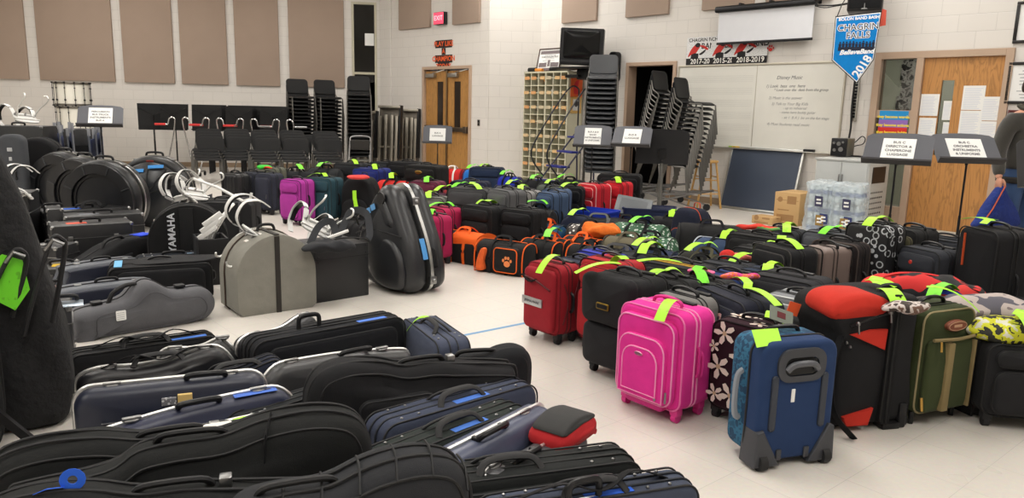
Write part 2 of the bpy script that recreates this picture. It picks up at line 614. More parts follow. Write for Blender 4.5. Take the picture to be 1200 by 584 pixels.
# window in the left wall: dark glass, cream frame
def frame_bm(x0, x1, z0, z1, w=0.05, y0=-0.02, y1=0.12, mid=(), midx=(), bottom=True):
    bm = nb()
    box(bm, x0, x0 + w, y0, y1, z0, z1, 0.004); box(bm, x1 - w, x1, y0, y1, z0, z1, 0.004)
    box(bm, x0 + w, x1 - w, y0, y1, z1 - w, z1, 0.004)
    if bottom: box(bm, x0 + w, x1 - w, y0, y1, z0, z0 + w, 0.004)
    for z in mid: box(bm, x0 + w, x1 - w, y0, y1, z - w / 2, z + w / 2, 0.004)
    for x in midx: box(bm, x - w / 2, x + w / 2, y0, y1, z0, z1 - w, 0.004)
    return bm
zt = sz(426, 86, O_L, YL)[1]
CREAM = mat('paint', (196, 190, 168), 0.4)
f = struct('window_1', frame_bm(*WIN, w=0.05, mid=(zt,)), CREAM, O_L, YL)
bm = nb(); box(bm, WIN[0] + 0.05, WIN[1] - 0.05, 0.045, 0.055, WIN[2] + 0.05, WIN[3] - 0.05)
g = obj('window_pane', bm, mat('glass'), f, flat=True)
# dark corridor behind the window
def room_box(name, o, yaw, x0, x1, depth, h, m, y0=0.2):
    bm = nb(); t = 0.05
    box(bm, x0 - t, x0, y0, y0 + depth, 0, h); box(bm, x1, x1 + t, y0, y0 + depth, 0, h)
    box(bm, x0 - t, x1 + t, y0 + depth, y0 + depth + t, 0, h); box(bm, x0 - t, x1 + t, y0, y0 + depth, h, h + t)
    return struct(name, bm, m, o, yaw)
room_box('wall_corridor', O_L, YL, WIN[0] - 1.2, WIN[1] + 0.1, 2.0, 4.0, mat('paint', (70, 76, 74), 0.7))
a = sz(427, 46, O_L, YL)
bm = nb(); box(bm, -0.1, 0.1, -0.002, 0, -0.13, 0.13)
o = obj('paper_notice', bm, PAPER, flat=True); o.location = O_L + dirv(YL) * (WIN[1] - 0.16) + Vector((math.sin(YL), -math.cos(YL), 0)) * -0.043 + Vector((0, 0, a[1])); o.rotation_euler = (0, 0, YL)
tag(o, 'small white paper taped in the tall dark window', 'notice')

# acoustic panels
PANM = mat('paint', (166, 146, 131), 0.9)
def panel(o_, yaw, x0, x1, z0, z1, label, bulge, group=None, m=PANM):
    t = thing('acoustic_panel', label, 'acoustic panel', Vector(o_) + dirv(yaw) * ((x0 + x1) / 2) + Vector((0, 0, z0)), yaw, group)
    wd, hh = x1 - x0, z1 - z0
    bm = nb()
    if bulge == 0:
        box(bm, -wd / 2, wd / 2, -0.055, -0.001, 0, hh, 0.006)
    else:        # barrel shaped diffuser: curved across its width, flattened at its lower end
        nx, nz = 14, 16
        V = [[bm.verts.new((-wd / 2 + wd * i / nx, -0.05 - bulge * math.sin(PI * i / nx) ** 0.7 * min(1, 0.15 + 2.2 * (j / nz) * (1 if j / nz < 0.5 else (1 - j / nz) / (j / nz))), hh * j / nz)) for j in range(nz + 1)] for i in range(nx + 1)]
        for i in range(nx):
            for j in range(nz): bm.faces.new((V[i][j], V[i + 1][j], V[i + 1][j + 1], V[i][j + 1]))
        W = {}
        edge = [V[i][0] for i in range(nx + 1)] + [V[nx][j] for j in range(1, nz + 1)] + [V[i][nz] for i in range(nx - 1, -1, -1)] + [V[0][j] for j in range(nz - 1, 0, -1)]
        bk = [bm.verts.new((v.co.x, -0.001, v.co.z)) for v in edge]
        n = len(edge)
        for i in range(n): bm.faces.new((edge[i], bk[i], bk[(i + 1) % n], edge[(i + 1) % n]))
        bm.faces.new(bk)
        bmesh.ops.recalc_face_normals(bm, faces=bm.faces)
    obj('fabric_face', bm, m, t, ang=30)
    return t
xs = [(-1.2, 35.7, 0.06), (48.6, 136.3, 0), (147, 205.5, 0.06), (214, 268, 0.07), (277.5, 328.5, 0.07), (340, 404, 0)]
labs = ['tan fabric acoustic panel on the left wall, cut by the left edge of the photo',
        'wide flat tan acoustic panel on the wall right above the two white drums',
        'curved tan acoustic panel, first to the right of the wide flat one above the drums',
        'curved tan acoustic panel above the racked black music stands, middle of the three narrow ones',
        'curved tan acoustic panel just left of the large flat panel by the window',
        'large flat tan acoustic panel right beside the tall dark window']
for (a, b, bu), lb in zip(xs, labs):
    s0 = sz(a, 95, O_L, YL)[0] if a > 0 else sz(35.7, 95, O_L, YL)[0] - 1.2
    s1 = sz(b, 98, O_L, YL)[0]
    panel(O_L, YL, s0, s1, 1.78, 3.635, lb, bu)
for a, b, lb in ((469.4, 505.5, 'tan acoustic panel high on the wall left of the exit sign'), (532, 563.5, 'tan acoustic panel high on the wall right of the exit sign')):
    panel(P_LM, YM, sz(a, 34, P_LM, YM)[0], sz(b, 30, P_LM, YM)[0], 3.0, 4.3, lb, 0)
for a, b, lb, bu in ((660.5, 701, 'tan acoustic panel directly behind and above the old television', 0.05), (735, 785, 'tan acoustic panel high above the storage doorway', 0.05), (824, 884, 'tan acoustic panel high above the projection screen, its left end', 0.05),
                 (898, 924, 'strip of tan acoustic panel showing above the middle of the projection screen', 0), (934, 976, 'strip of tan acoustic panel showing above the right end of the projection screen', 0)):
    panel(P_NR, YR, sz(a, 15, P_NR, YR)[0], sz(b, 10, P_NR, YR)[0], 2.96, 4.2, lb, bu)

# exit sign
s_, z_ = sz(518.5, 22, P_LM, YM)
t = thing('exit_sign', 'small pink-red exit sign high on the wall between two tan panels', 'exit sign', P_LM + dirv(YM) * s_ + Vector((0, 0, z_)), YM)
bm = nb(); box(bm, -0.16, 0.16, -0.10, 0, -0.12, 0.12, 0.008); obj('housing', bm, mat('plastic', (40, 38, 38)), t)
bm = nb(); box(bm, -0.15, 0.15, -0.108, -0.10, -0.11, 0.11, 0.003); obj('lit_face', bm, mat('emit', (232, 70, 95), e=0.9), t)
text('lettering', 'EXIT', 0.13, T(0, -0.109, 0) @ FRONT, mat('emit', (255, 190, 200), e=1.0), t)

# PLAY LIKE A CHAMPION TODAY
s_, z_ = sz(520, 63, P_LM, YM)
t = thing('lettered_sign', 'orange letters on black cards reading PLAY LIKE A CHAMPION TODAY above double doors', 'sign', P_LM + dirv(YM) * s_ + Vector((0, 0, z_)), YM)
BK = mat('paper', (38, 30, 28)); OR = mat('paper', (235, 96, 40))
for (s, wd, hh, z) in (('PLAY LIKE', 0.52, 0.15, 0.19), ('A', 0.12, 0.13, 0.045), ('CHAMPION', 0.54, 0.15, -0.10), ('TODAY', 0.36, 0.15, -0.25)):
    bm = nb(); box(bm, -wd / 2, wd / 2, -0.006, -0.001, z - hh / 2, z + hh / 2)
    c = obj('card', bm, BK, t, flat=True)
    text('lettering', s, 0.135, T(0, -0.0075, z) @ FRONT, OR, c, bold=0.003)

# double doors in the back wall
DW = mat('wood', (178, 130, 72))
TAUPE = mat('paint', (186, 160, 138), 0.45)
f = struct('door_1', frame_bm(MD[0] - 0.04, MD[1] + 0.04, 0, MD[3] + 0.03, w=0.06, y0=-0.03, y1=0.15, bottom=False), TAUPE, P_LM, YM)
mid = (MD[0] + MD[1]) / 2
for k, (a, b) in enumerate(((MD[0] + 0.03, mid - 0.02), (mid + 0.02, MD[1] - 0.03))):
    bm = nb()
    wv = 0.1; wc = a + (b - a) * (0.68 if k == 0 else 0.42)
    for (x0, x1, z0, z1) in ((a, wc - wv, 0.01, 2.13), (wc + wv, b, 0.01, 2.13), (wc - wv, wc + wv, 0.01, 1.02), (wc - wv, wc + wv, 1.92, 2.13)):
        box(bm, x0, x1, 0.03, 0.075, z0, z1)
    obj('door_leaf', bm, DW, f, flat=True)
    bm = nb(); box(bm, wc - wv, wc + wv, 0.048, 0.056, 1.02, 1.92); obj('vision_pane', bm, mat('plastic', (52, 44, 38), 0.1), f, flat=True)
    bm = nb(); box(bm, wc - 0.06, wc + 0.06, 0.02, 0.05, 1.06, 1.88)
    bm.free()
    bm = nb(); box(bm, a + 0.03, b - 0.03, -0.03, 0.02, 0.93, 1.02, 0.01); box(bm, a + 0.03, a + 0.14, -0.04, 0.03, 0.91, 1.04, 0.01); box(bm, b - 0.14, b - 0.03, -0.04, 0.03, 0.91, 1.04, 0.01)
    obj('crash_bar', bm, mat('metal', (120, 108, 95), 0.4), f)
    bm = nb(); box(bm, a + 0.06, a + 0.34, -0.05, 0.03, 2.0, 2.08, 0.008); tube(bm, [(a + 0.3, -0.04, 2.09), (a + 0.5, -0.1, 2.10), (a + 0.62, 0.0, 2.15)], 0.01, 6)
    obj('door_closer', bm, mat('metal', (175, 172, 165), 0.4), f)
bm = nb(); box(bm, mid - 0.02, mid + 0.02, 0.0, 0.09, 0, 2.15); obj('centre_post', bm, mat('metal', (150, 130, 100), 0.45), f, flat=True)
# light switch
s_, z_ = sz(561, 144, P_LM, YM)
t = thing('light_switch', 'dark two-gang switch plate on white wall right of double doors', 'switch', P_LM + dirv(YM) * s_ + Vector((0, 0, z_)), YM)
bm = nb(); box(bm, -0.035, 0.035, -0.008, 0, -0.06, 0.06, 0.003); obj('plate', bm, mat('metal', (120, 118, 112), 0.4), t)
bm = nb(); box(bm, -0.015, 0.015, -0.016, -0.006, 0.01, 0.045, 0.003); box(bm, -0.015, 0.015, -0.016, -0.006, -0.045, -0.01, 0.003); obj('switch_toggle', bm, BPL, t)

# storage doorway
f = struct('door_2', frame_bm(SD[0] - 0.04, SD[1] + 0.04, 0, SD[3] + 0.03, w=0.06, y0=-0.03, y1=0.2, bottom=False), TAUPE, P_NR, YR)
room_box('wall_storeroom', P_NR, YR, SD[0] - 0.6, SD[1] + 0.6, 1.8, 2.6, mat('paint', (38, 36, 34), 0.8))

# right door, side light and office behind
mull = sz(1079, 75, P_NR, YR)[0]
zr = sz(1055, 134, P_NR, YR)[1]
f = struct('door_3', frame_bm(RD[0] - 0.03, RD[1] + 0.05, 0, RD[3] + 0.03, w=0.085, y0=-0.03, y1=0.15, midx=(mull,), bottom=False), TAUPE, P_NR, YR)
bm = nb(); box(bm, RD[0] + 0.05, mull - 0.03, -0.01, 0.12, zr - 0.05, zr + 0.05); box(bm, RD[0] + 0.05, mull - 0.03, -0.01, 0.12, 0, 0.25); obj('side_rail', bm, TAUPE, f, flat=True)
bm = nb(); box(bm, RD[0] + 0.05, mull - 0.03, 0.05, 0.057, 0.2, RD[3] - 0.03); obj('side_pane', bm, mat('glass'), f, flat=True)
DW2 = mat('wood', (186, 132, 74), grain=0.8)
a, b = mull + 0.045, RD[1] - 0.04
bm = nb()
wa, wb = sz(1103, 100, P_NR, YR)[0], sz(1118, 98, P_NR, YR)[0]
for (x0, x1, z0, z1) in ((a, wa, 0.01, 2.15), (wb, b, 0.01, 2.15), (wa, wb, 0.01, 0.95), (wa, wb, 1.87, 2.15)):
    box(bm, x0, x1, 0.015, 0.06, z0, z1)
obj('door_leaf', bm, DW2, f, flat=True)
bm = nb(); box(bm, wa, wb, 0.035, 0.041, 0.95, 1.87); obj('vision_pane', bm, mat('glass'), f, flat=True)
bm = nb()
for z in (0.3, 1.1, 1.85): cyl(bm, (b + 0.01, 0.0, z - 0.07), (b + 0.01, 0.0, z + 0.07), 0.012, 10)
obj('hinge', bm, STEEL, f)
bm = nb(); cyl(bm, (a + 0.07, -0.05, 0.98), (a + 0.07, 0.02, 0.98), 0.012, 10); box(bm, a + 0.03, a + 0.16, -0.06, -0.045, 0.97, 0.99, 0.004); obj('door_handle', bm, STEEL, f)
room_box('wall_office', P_NR, YR, RD[0] - 1.2, RD[1] + 0.3, 2.4, 2.7, mat('paint', (196, 200, 184), 0.7))
ld = bpy.data.lights.new('office_lamp', 'AREA'); ld.size = 0.9; ld.energy = 45; ld.color = (1, 0.97, 0.9)
lo = bpy.data.objects.new('office_lamp', ld); C.objects.link(lo)
lo.location = P_NR + dirv(YR) * ((RD[0] + RD[1]) / 2 - 0.5) + Vector((-math.sin(YR), math.cos(YR), 0)) * 1.5 + Vector((0, 0, 2.6))
# office pictures on its back wall
OFB = P_NR + Vector((-math.sin(YR), math.cos(YR), 0)) * 2.59
for k, (px, py, wd, hh, lb) in enumerate(((1068, 82, 0.30, 0.32, 'black and white picture seen through the side glass, uppermost'), (1066, 103, 0.26, 0.26, 'dark picture seen through the side glass, second from the top'), (1063, 122, 0.34, 0.26, 'grey picture seen through the side glass, third from the top'))):
    p = onwall(px, py, OFB, YR)
    bm = nb(); box(bm, -wd / 2, wd / 2, -0.012, 0, -hh / 2, hh / 2, 0.003)
    o = obj('picture', bm, mat('camo', (60, 58, 58), scale=9 + k, col2=(190, 188, 184), col3=(110, 104, 102)), flat=True)
    o.location = p; o.rotation_euler = (0, 0, YR); tag(o, lb, 'picture')

# papers on the door
def on_R(px, py, off=0.0):
    s, z = sz(px, py, P_NR, YR, off)
    return P_NR + dirv(YR) * s + Vector((math.sin(YR), -math.cos(YR), 0)) * off + Vector((0, 0, z))
LINEP = mat('paper', (214, 218, 228))
def sheets(pxl, pxr, pyt, pyb, n, label, rows=16, off=-0.013, vert=False):
    s0, z0 = sz(pxl, pyb, P_NR, YR, off); s1, z1 = sz(pxr, pyt, P_NR, YR, off)
    s0 = sz(pxl, (pyt + pyb) / 2, P_NR, YR, off)[0]; s1 = sz(pxr, (pyt + pyb) / 2, P_NR, YR, off)[0]
    for k in range(n):
        hh = (z1 - z0) / n
        zz = z1 - hh * (k + 1)
        t = thing('paper_sheet', label[k], 'paper', P_NR + dirv(YR) * ((s0 + s1) / 2) + Vector((math.sin(YR), -math.cos(YR), 0)) * off + Vector((0, 0, zz)), YR)
        wd = s1 - s0
        bm = nb(); box(bm, -wd / 2, wd / 2, -0.003, 0, 0.004, hh - 0.004); obj('page', bm, PAPER, t, flat=True)
        bm = nb()
        for i in range(rows):
            z = hh * (0.06 + 0.86 * i / rows)
            box(bm, -wd * 0.42, wd * (0.2 + 0.22 * random.random()), -0.0036, -0.003, z, z + hh / rows * 0.35)
        obj('printed_lines', bm, LINEP, t, flat=True)
sheets(1078.5, 1100, 110, 136, 1, ['printed paper on the wooden door, upper of the two left of the slit window'])
sheets(1076, 1096, 138, 166, 1, ['printed paper on the wooden door, lower of the two left of the slit window'])
sheets(1126, 1152, 100, 158, 2, ['tall printed list on the wooden door right of the slit window, upper sheet', 'tall printed list on the wooden door right of the slit window, lower sheet'])
sheets(1148, 1170, 113, 170, 2, ['printed list nearest the door hinge, upper sheet', 'printed list nearest the door hinge, lower sheet'], off=-0.009)
sheets(1105, 1116, 118, 141, 1, ['printed paper behind the slit window, upper one'], off=-0.032)
sheets(1104, 1113, 143, 168, 1, ['printed paper behind the slit window, lower one'], off=-0.032)
# coloured word cards on the side glass
t = thing('word_card', 'stack of blue, purple, red and green word strips taped to side glass', 'sign', on_R(1046, 148, 0.012), YR)
zz = [sz(1046, y, P_NR, YR, 0.012)[1] for y in (130, 140.5, 149.5, 157.5, 165)]
wd = sz(1064, 148, P_NR, YR, 0.012)[0] - sz(1030, 148, P_NR, YR, 0.012)[0]
z0 = t.location.z
for k, (c, s) in enumerate((((40, 150, 215), 'they become words.'), ((150, 110, 190), 'they become actions.'), ((215, 50, 40), 'they become habits.'), ((60, 160, 40), 'they become you.'))):
    bm = nb(); box(bm, -wd / 2, wd / 2, -0.004, 0, zz[k + 1] - z0, zz[k] - z0, 0.002)
    p = obj('colour_strip', bm, mat('paper', c), t, flat=True)
    text('lettering', s, 0.048, T(0, -0.0055, (zz[k] + zz[k + 1]) / 2 - z0 - 0.02) @ FRONT, mat('paper', (250, 225, 70)), p, bold=0.002)

# framed pictures right of the door
def framed(loc, yaw, wd, hh, label, mount=PAPER, fc=(28, 24, 24), fw=0.035, inner=None):
    t = thing('framed_picture', label, 'framed picture', loc, yaw)
    bm = nb()
    for a in ((-wd / 2, wd / 2, hh / 2 - fw, hh / 2), (-wd / 2, wd / 2, -hh / 2, -hh / 2 + fw), (-wd / 2, -wd / 2 + fw, -hh / 2 + fw, hh / 2 - fw), (wd / 2 - fw, wd / 2, -hh / 2 + fw, hh / 2 - fw)):
        box(bm, a[0], a[1], -0.03, 0, a[2], a[3], 0.004)
    obj('frame', bm, mat('paint', fc, 0.3), t)
    bm = nb(); box(bm, -wd / 2 + fw, wd / 2 - fw, -0.015, -0.005, -hh / 2 + fw, hh / 2 - fw); obj('print', bm, mount, t, flat=True)
    bm = nb()
    for i in range(9):
        z = -hh * 0.36 + hh * 0.08 * i
        box(bm, -wd * (0.18 + 0.12 * random.random()), wd * (0.18 + 0.12 * random.random()), -0.0165, -0.015, z, z + 0.008)
    obj('printed_lines', bm, mat('paper', (150, 152, 160)), t, flat=True)
    return t
def sz_frame(x0, y0, y1, wd, label, **k):
    a = sz(x0, (y0 + y1) / 2, P_NR, YR); zt_ = sz(x0 + 6, y0, P_NR, YR)[1]; zb = sz(x0 + 4, y1, P_NR, YR)[1]
    framed(P_NR + dirv(YR) * (a[0] + wd / 2) + Vector((0, 0, (zt_ + zb) / 2)), YR, wd, zt_ - zb, label, **k)
sz_frame(1190, 2, 51, 0.42, 'black framed certificate at the photo right edge, upper one')
sz_frame(1180, 73, 122, 0.5, 'black framed certificate beside the wooden door, above the man')
sz_frame(1181, 129, 146, 0.2, 'small dark red plaque on the wall below the black frame', mount=mat('paper', (110, 40, 45)), fc=(110, 50, 50), fw=0.015)

# whiteboard
wb0 = sz(797, 90, P_NR, YR)[0]; wb1 = wb0 + (sz(990, 90, P_NR, YR)[0] - wb0); wm = sz(886, 110, P_NR, YR)[0]
wz1 = sz(870, 77.3, P_NR, YR)[1]; wz0 = sz(880, 173.5, P_NR, YR)[1]
wc = (wb0 + wb1) / 2
t = thing('whiteboard', 'long wall whiteboard with faint music staves and handwritten notes', 'whiteboard', P_NR + dirv(YR) * wc + Vector((0, 0, wz0)), YR)
hw = (wb1 - wb0) / 2; hh = wz1 - wz0
bm = nb(); box(bm, -hw, hw, -0.02, -0.001, 0, hh); obj('writing_surface', bm, mat('paint', (226, 224, 216), 0.22), t, flat=True)
bm = nb(); box(bm, -hw - 0.02, hw + 0.02, -0.03, 0, hh, hh + 0.03, 0.004); box(bm, -hw - 0.02, -hw, -0.03, 0, 0, hh); box(bm, hw, hw + 0.02, -0.03, 0, 0, hh); box(bm, -hw - 0.02, hw + 0.02, -0.03, 0, -0.02, 0); box(bm, wm - wc - 0.004, wm - wc + 0.004, -0.023, -0.02, 0, hh)
obj('frame', bm, mat('metal', (196, 190, 176), 0.5), t)
bm = nb(); box(bm, -hw, hw, -0.09, -0.03, -0.02, -0.005, 0.004); obj('tray', bm, mat('metal', (200, 198, 192), 0.4), t)
bm = nb()
for g in range(6):
    for l in range(5):
        z = hh * 0.88 - g * 0.18 - l * 0.022
        if z > 0.03: box(bm, -hw + 0.06, wm - wc - 0.05, -0.0212, -0.02, z, z + 0.0025)
obj('music_staves', bm, mat('paper', (188, 186, 182)), t, flat=True)
INK = mat('paper', (158, 158, 158)); INK2 = mat('paper', (110, 111, 114))
for (s, px, py, sz_, m) in (('Disney Music', 925, 91, 0.09, INK2), ('1) Look  bass  one  here', 920, 101, 0.075, INK2), ('* Look over the  desk from the group', 938, 105.5, 0.065, INK2), ('2) Music is the answer', 920, 115, 0.07, INK),
                            ('3) Talk to Your Big Kids', 925, 122, 0.07, INK), ('- up to rehearsal', 931, 127, 0.065, INK), ('- come here buddy guitar', 934, 132, 0.065, INK), ('- sit 1  B A )  be on the fun stage', 943, 138.5, 0.065, INK), ('4) Must Students read music', 923, 146, 0.07, INK)):
    a, z = sz(px, py, P_NR, YR, 0.02)
    text('handwriting', s, sz_ * 0.8, T(a - wc, -0.0215, z - wz0) @ FRONT, m, t, shear=0.3)
# things on the tray
a, z = sz(948, 179, P_NR, YR, 0.06)
bm = nb(); box(bm, -0.08, 0.08, -0.025, 0.025, 0, 0.035, 0.008)
o = obj('board_eraser', bm, BPL); o.location = P_NR + dirv(YR) * a + Vector((math.sin(YR), -math.cos(YR), 0)) * 0.06 + Vector((0, 0, wz0 - 0.005)); o.rotation_euler = (0, 0, YR)
tag(o, 'black felt eraser on the whiteboard tray above the leaning chalkboard', 'eraser')
for k, (px, c, nm) in enumerate(((858, (150, 190, 60), 'green'), (862, (230, 190, 60), 'yellow'))):
    a, z = sz(px, 172, P_NR, YR, 0.06)
    bm = nb(); cyl(bm, (-0.06, 0, 0.012), (0.06, 0, 0.012), 0.011, 10)
    o = obj('marker_pen', bm, mat('plastic', c)); o.location = P_NR + dirv(YR) * a + Vector((math.sin(YR), -math.cos(YR), 0)) * (0.055) + Vector((0, 0, wz0 - 0.005 )); o.rotation_euler = (0, 0, YR)
    tag(o, nm + ' marker pen lying on the whiteboard tray', 'marker')

# band posters over the board
RED = mat('paper', (200, 50, 44)); WHT = mat('voro', (232, 232, 232), scale=70, thr=0.3, col2=(190, 190, 192)); BLKP = mat('paper', (32, 30, 32))
def poster(px0, px1, off, yr, label, zt=None):
    s0, s1 = sz(px0, 66, P_NR, YR, off)[0], sz(px1, 66, P_NR, YR, off)[0]
    z0 = wz1 + 0.035; wd = s1 - s0; hh = 0.42
    t = thing('band_poster', label, 'poster', P_NR + dirv(YR) * ((s0 + s1) / 2) + Vector((math.sin(YR), -math.cos(YR), 0)) * off + Vector((0, 0, z0)), YR)
    bm = nb(); box(bm, -wd / 2, wd / 2, -0.004, 0, 0.10, hh); obj('backing', bm, WHT, t, flat=True)
    bm = nb(); box(bm, -wd / 2, wd / 2, -0.005, 0, 0, 0.10); obj('date_band', bm, BLKP, t, flat=True)
    text('lettering', yr, 0.105, T(0.02, -0.0062, 0.05) @ FRONT, mat('paper', (240, 238, 232)), t, bold=0.002)
    text('lettering', 'CHAGRIN FALLS', 0.075, T(0.02, -0.0055, hh - 0.045) @ FRONT, BLKP, t, bold=0.001)
    text('lettering', 'BAND', 0.12, T(0.14, -0.0055, hh - 0.14) @ FRONT, BLKP, t, bold=0.002)
    bm = nb()
    x = -wd / 2 + 0.03
    prism(bm, spl([(x, 0.12), (x + 0.05, 0.15), (x + 0.1, 0.14), (x + 0.16, 0.2), (x + 0.22, 0.3), (x + 0.14, 0.31), (x + 0.08, 0.27), (x + 0.03, 0.2)], 3), -0.0062, -0.004)
    prism(bm, spl([(x + 0.2, 0.29), (x + 0.28, 0.29), (x + 0.36, 0.24), (x + 0.34, 0.22), (x + 0.26, 0.26)], 3), -0.0062, -0.004)
    obj('red_figure', bm, RED, t, flat=True)
    bm = nb()
    prism(bm, [(x + 0.05, 0.10), (x + 0.19, 0.10), (x + 0.19, 0.17), (x + 0.12, 0.18), (x + 0.06, 0.16)], -0.0066, -0.004)
    prism(bm, spl([(x + 0.2, 0.16), (x + 0.26, 0.2), (x + 0.32, 0.23), (x + 0.3, 0.19), (x + 0.24, 0.15)], 3), -0.0066, -0.004)
    prism(bm, spl([(x + 0.12, 0.3), (x + 0.16, 0.335), (x + 0.21, 0.32), (x + 0.2, 0.27), (x + 0.15, 0.27)], 3), -0.007, -0.004)
    obj('black_figure', bm, BLKP, t, flat=True)
    return t
def paw(bm, cx, cz, r, y0, y1):
    prism(bm, circ(r * 0.5, 14, cx, cz - r * 0.3, r * 0.42), y0, y1)
    for dx, dz in ((-0.72, 0.05), (-0.27, 0.5), (0.27, 0.5), (0.72, 0.05)):
        prism(bm, circ(r * 0.2, 10, cx + dx * r, cz + dz * r, r * 0.27), y0, y1)
poster(804.5, 842, 0.006, '2017-2018', 'white and black band poster dated 2017-2018, leftmost of three over the whiteboard')
poster(833, 868, 0.012, '2015-2016', 'band poster dated 2015, middle of three, half under the screen')
p3 = poster(858, 899, 0.02, '2018-2019', 'band poster dated 2018-2019 with a red paw, rightmost of three')
bm = nb(); paw(bm, 0.33, 0.2, 0.06, -0.0062, -0.004); obj('paw_print', bm, RED, p3, flat=True)

# projection screen
off = 0.16
s0, s1 = sz(842, 30, P_NR, YR, off)[0], sz(953, 25, P_NR, YR, off)[0]
ztop = sz(898, 8, P_NR, YR, off)[1]; zbot = sz(898, 49, P_NR, YR, off)[1]
t = thing('projection_screen', 'white pull-down projection screen in a dark case above the whiteboard', 'projection screen', P_NR + dirv(YR) * ((s0 + s1) / 2) + Vector((math.sin(YR), -math.cos(YR), 0)) * off + Vector((0, 0, zbot)), YR)
hw = (s1 - s0) / 2; hh = ztop - zbot
bm = nb(); box(bm, -hw - 0.06, hw + 0.03, -0.06, 0.06, hh - 0.03, hh + 0.06, 0.03, seg=3); obj('roller_case', bm, DARKM, t)
bm = nb(); box(bm, -hw, hw, -0.004, 0.004, 0.02, hh); obj('screen_fabric', bm, mat('paper', (222, 223, 228)), t, flat=True)
bm = nb(); box(bm, -hw - 0.01, hw + 0.01, -0.012, 0.012, -0.01, 0.025, 0.004); obj('bottom_bar', bm, BPL, t)
for x in (-hw * 0.55, hw * 0.1, hw + 0.0):
    bm = nb(); box(bm, x - 0.015, x + 0.015, -0.01, off, hh + 0.06, hh + 0.09, 0.003); box(bm, x - 0.02, x + 0.02, off - 0.02, off, hh + 0.0, hh + 0.2); obj('bracket', bm, DARKM, t)

# wall loudspeaker with pennant
off = 0.45
t = thing('wall_speaker', 'black loudspeaker on a wall bracket above the blue pennant', 'speaker', on_R(1014, 6, off), YR + 0.35)
bm = nb(); box(bm, -0.20, 0.20, -0.17, 0.17, -0.09, 0.5, 0.02); obj('cabinet', bm, mat('hard', (24, 24, 26)), t)
bm = nb(); box(bm, -0.18, 0.18, -0.178, -0.168, -0.06, 0.47, 0.006); obj('grille', bm, mat('fabric', (30, 30, 32)), t)
bm = nb(); prism(bm, [(-0.04, -0.07), (0.04, -0.07), (0.025, -0.055), (-0.025, -0.055)], -0.182, -0.177); prism(bm, [(-0.006, -0.055), (0.006, -0.055), (0.004, 0.0), (-0.004, 0.0)], -0.182, -0.177); obj('badge', bm, STEEL, t)
bm = nb(); box(bm, -0.06, 0.06, 0.17, 0.36, 0.0, 0.14, 0.01); box(bm, 0.16, 0.22, 0.08, 0.20, -0.12, -0.06, 0.005); obj('bracket', bm, STEEL, t)
off = 0.66
c0 = on_R(1005, 50, off)
yw = YR + 0.30
def pl(px, py):
    p = onwall(px, py, c0, yw); d = p - c0
    return (d.dot(dirv(yw)), p.z - c0.z)
t = thing('pennant', 'blue pointed pennant reading CHAGRIN FALLS 2018 hung under the speaker', 'pennant', c0, yw)
TL, TR, BR, BT, BL = pl(979, 19), pl(1033.5, 13), pl(1024, 70), pl(1004, 98), pl(974.5, 71)
ctr = ((TL[0] + TR[0]) / 2, 0)
def ins(P, k):
    cx = sum(p[0] for p in P) / len(P); cz = sum(p[1] for p in P) / len(P)
    return [(cx + (p[0] - cx) * k, cz + (p[1] - cz) * k) for p in P]
P0 = [BT, BR, TR, TL, BL]
bm = nb(); prism(bm, P0, 0.0, 0.006); obj('backing', bm, mat('fabric', (24, 26, 34)), t, flat=True)
bm = nb(); prism(bm, ins(P0, 0.965), -0.003, 0.0); obj('white_edge', bm, PAPER, t, flat=True)
bm = nb(); prism(bm, ins(P0, 0.93), -0.006, -0.003); obj('blue_field', bm, mat('fabric', (18, 128, 205)), t, flat=True)
PW = mat('paper', (240, 242, 245)); PB = mat('paper', (20, 28, 50))
ang = math.atan2(TR[1] - TL[1], TR[0] - TL[0]) * 0.5
def ptext(s, px, py, size, m, rot=0.0, bold=0.0, y=-0.0075, shear=0):
    a = pl(px, py)
    return text('lettering', s, size, T(a[0], y, a[1]) @ FRONT @ Matrix.Rotation(rot, 4, 'Z'), m, t, bold=bold, shear=shear)
ptext('BOLON BAND BASH', 1006.5, 21.5, 0.050, PW, ang, 0.002)
for s, py in (('CHAGRIN', 32), ('FALLS', 41.5)):
    ptext(s, 1005.5, py, 0.105, PW, ang, 0.0075, -0.0075)
    ptext(s, 1005.5, py, 0.105, PB, ang, 0.0, -0.009)
ptext('BelieveBand', 1003.5, 61, 0.08, PW, ang, 0.003, -0.0090, 0.35)
a = pl(1003.5, 55)
bm = nb()
random.seed(3)
for i in range(11):       # crowd of silhouettes
    x = a[0] - 0.19 + i * 0.038; hh = 0.06 + 0.03 * random.random()
    prism(bm, [(x - 0.012, a[1] - 0.03), (x + 0.012, a[1] - 0.03), (x + 0.017, a[1] + hh * 0.6), (x - 0.017, a[1] + hh * 0.6)], -0.008, -0.006)
    prism(bm, circ(0.011, 8, x, a[1] + hh * 0.6 + 0.013), -0.008, -0.006)
prism(bm, [(a[0] - 0.21, a[1] - 0.045), (a[0] + 0.21, a[1] - 0.045), (a[0] + 0.21, a[1] + 0.0), (a[0] - 0.21, a[1] + 0.0)], -0.0075, -0.006)
obj('crowd_silhouette', bm, PB, t, flat=True)
ptext('2018', 1010.5, 78, 0.14, PW, math.atan2(BR[1] - BT[1], BR[0] - BT[0]), 0.004)
bm = nb(); tube(bm, [(TL[0] + 0.02, 0.01, TL[1]), (TL[0] + 0.06, 0.02, TL[1] + 0.14), (TL[0] + 0.10, 0.03, TL[1] + 0.22)], 0.006, 6); obj('cord', bm, RUB, t)
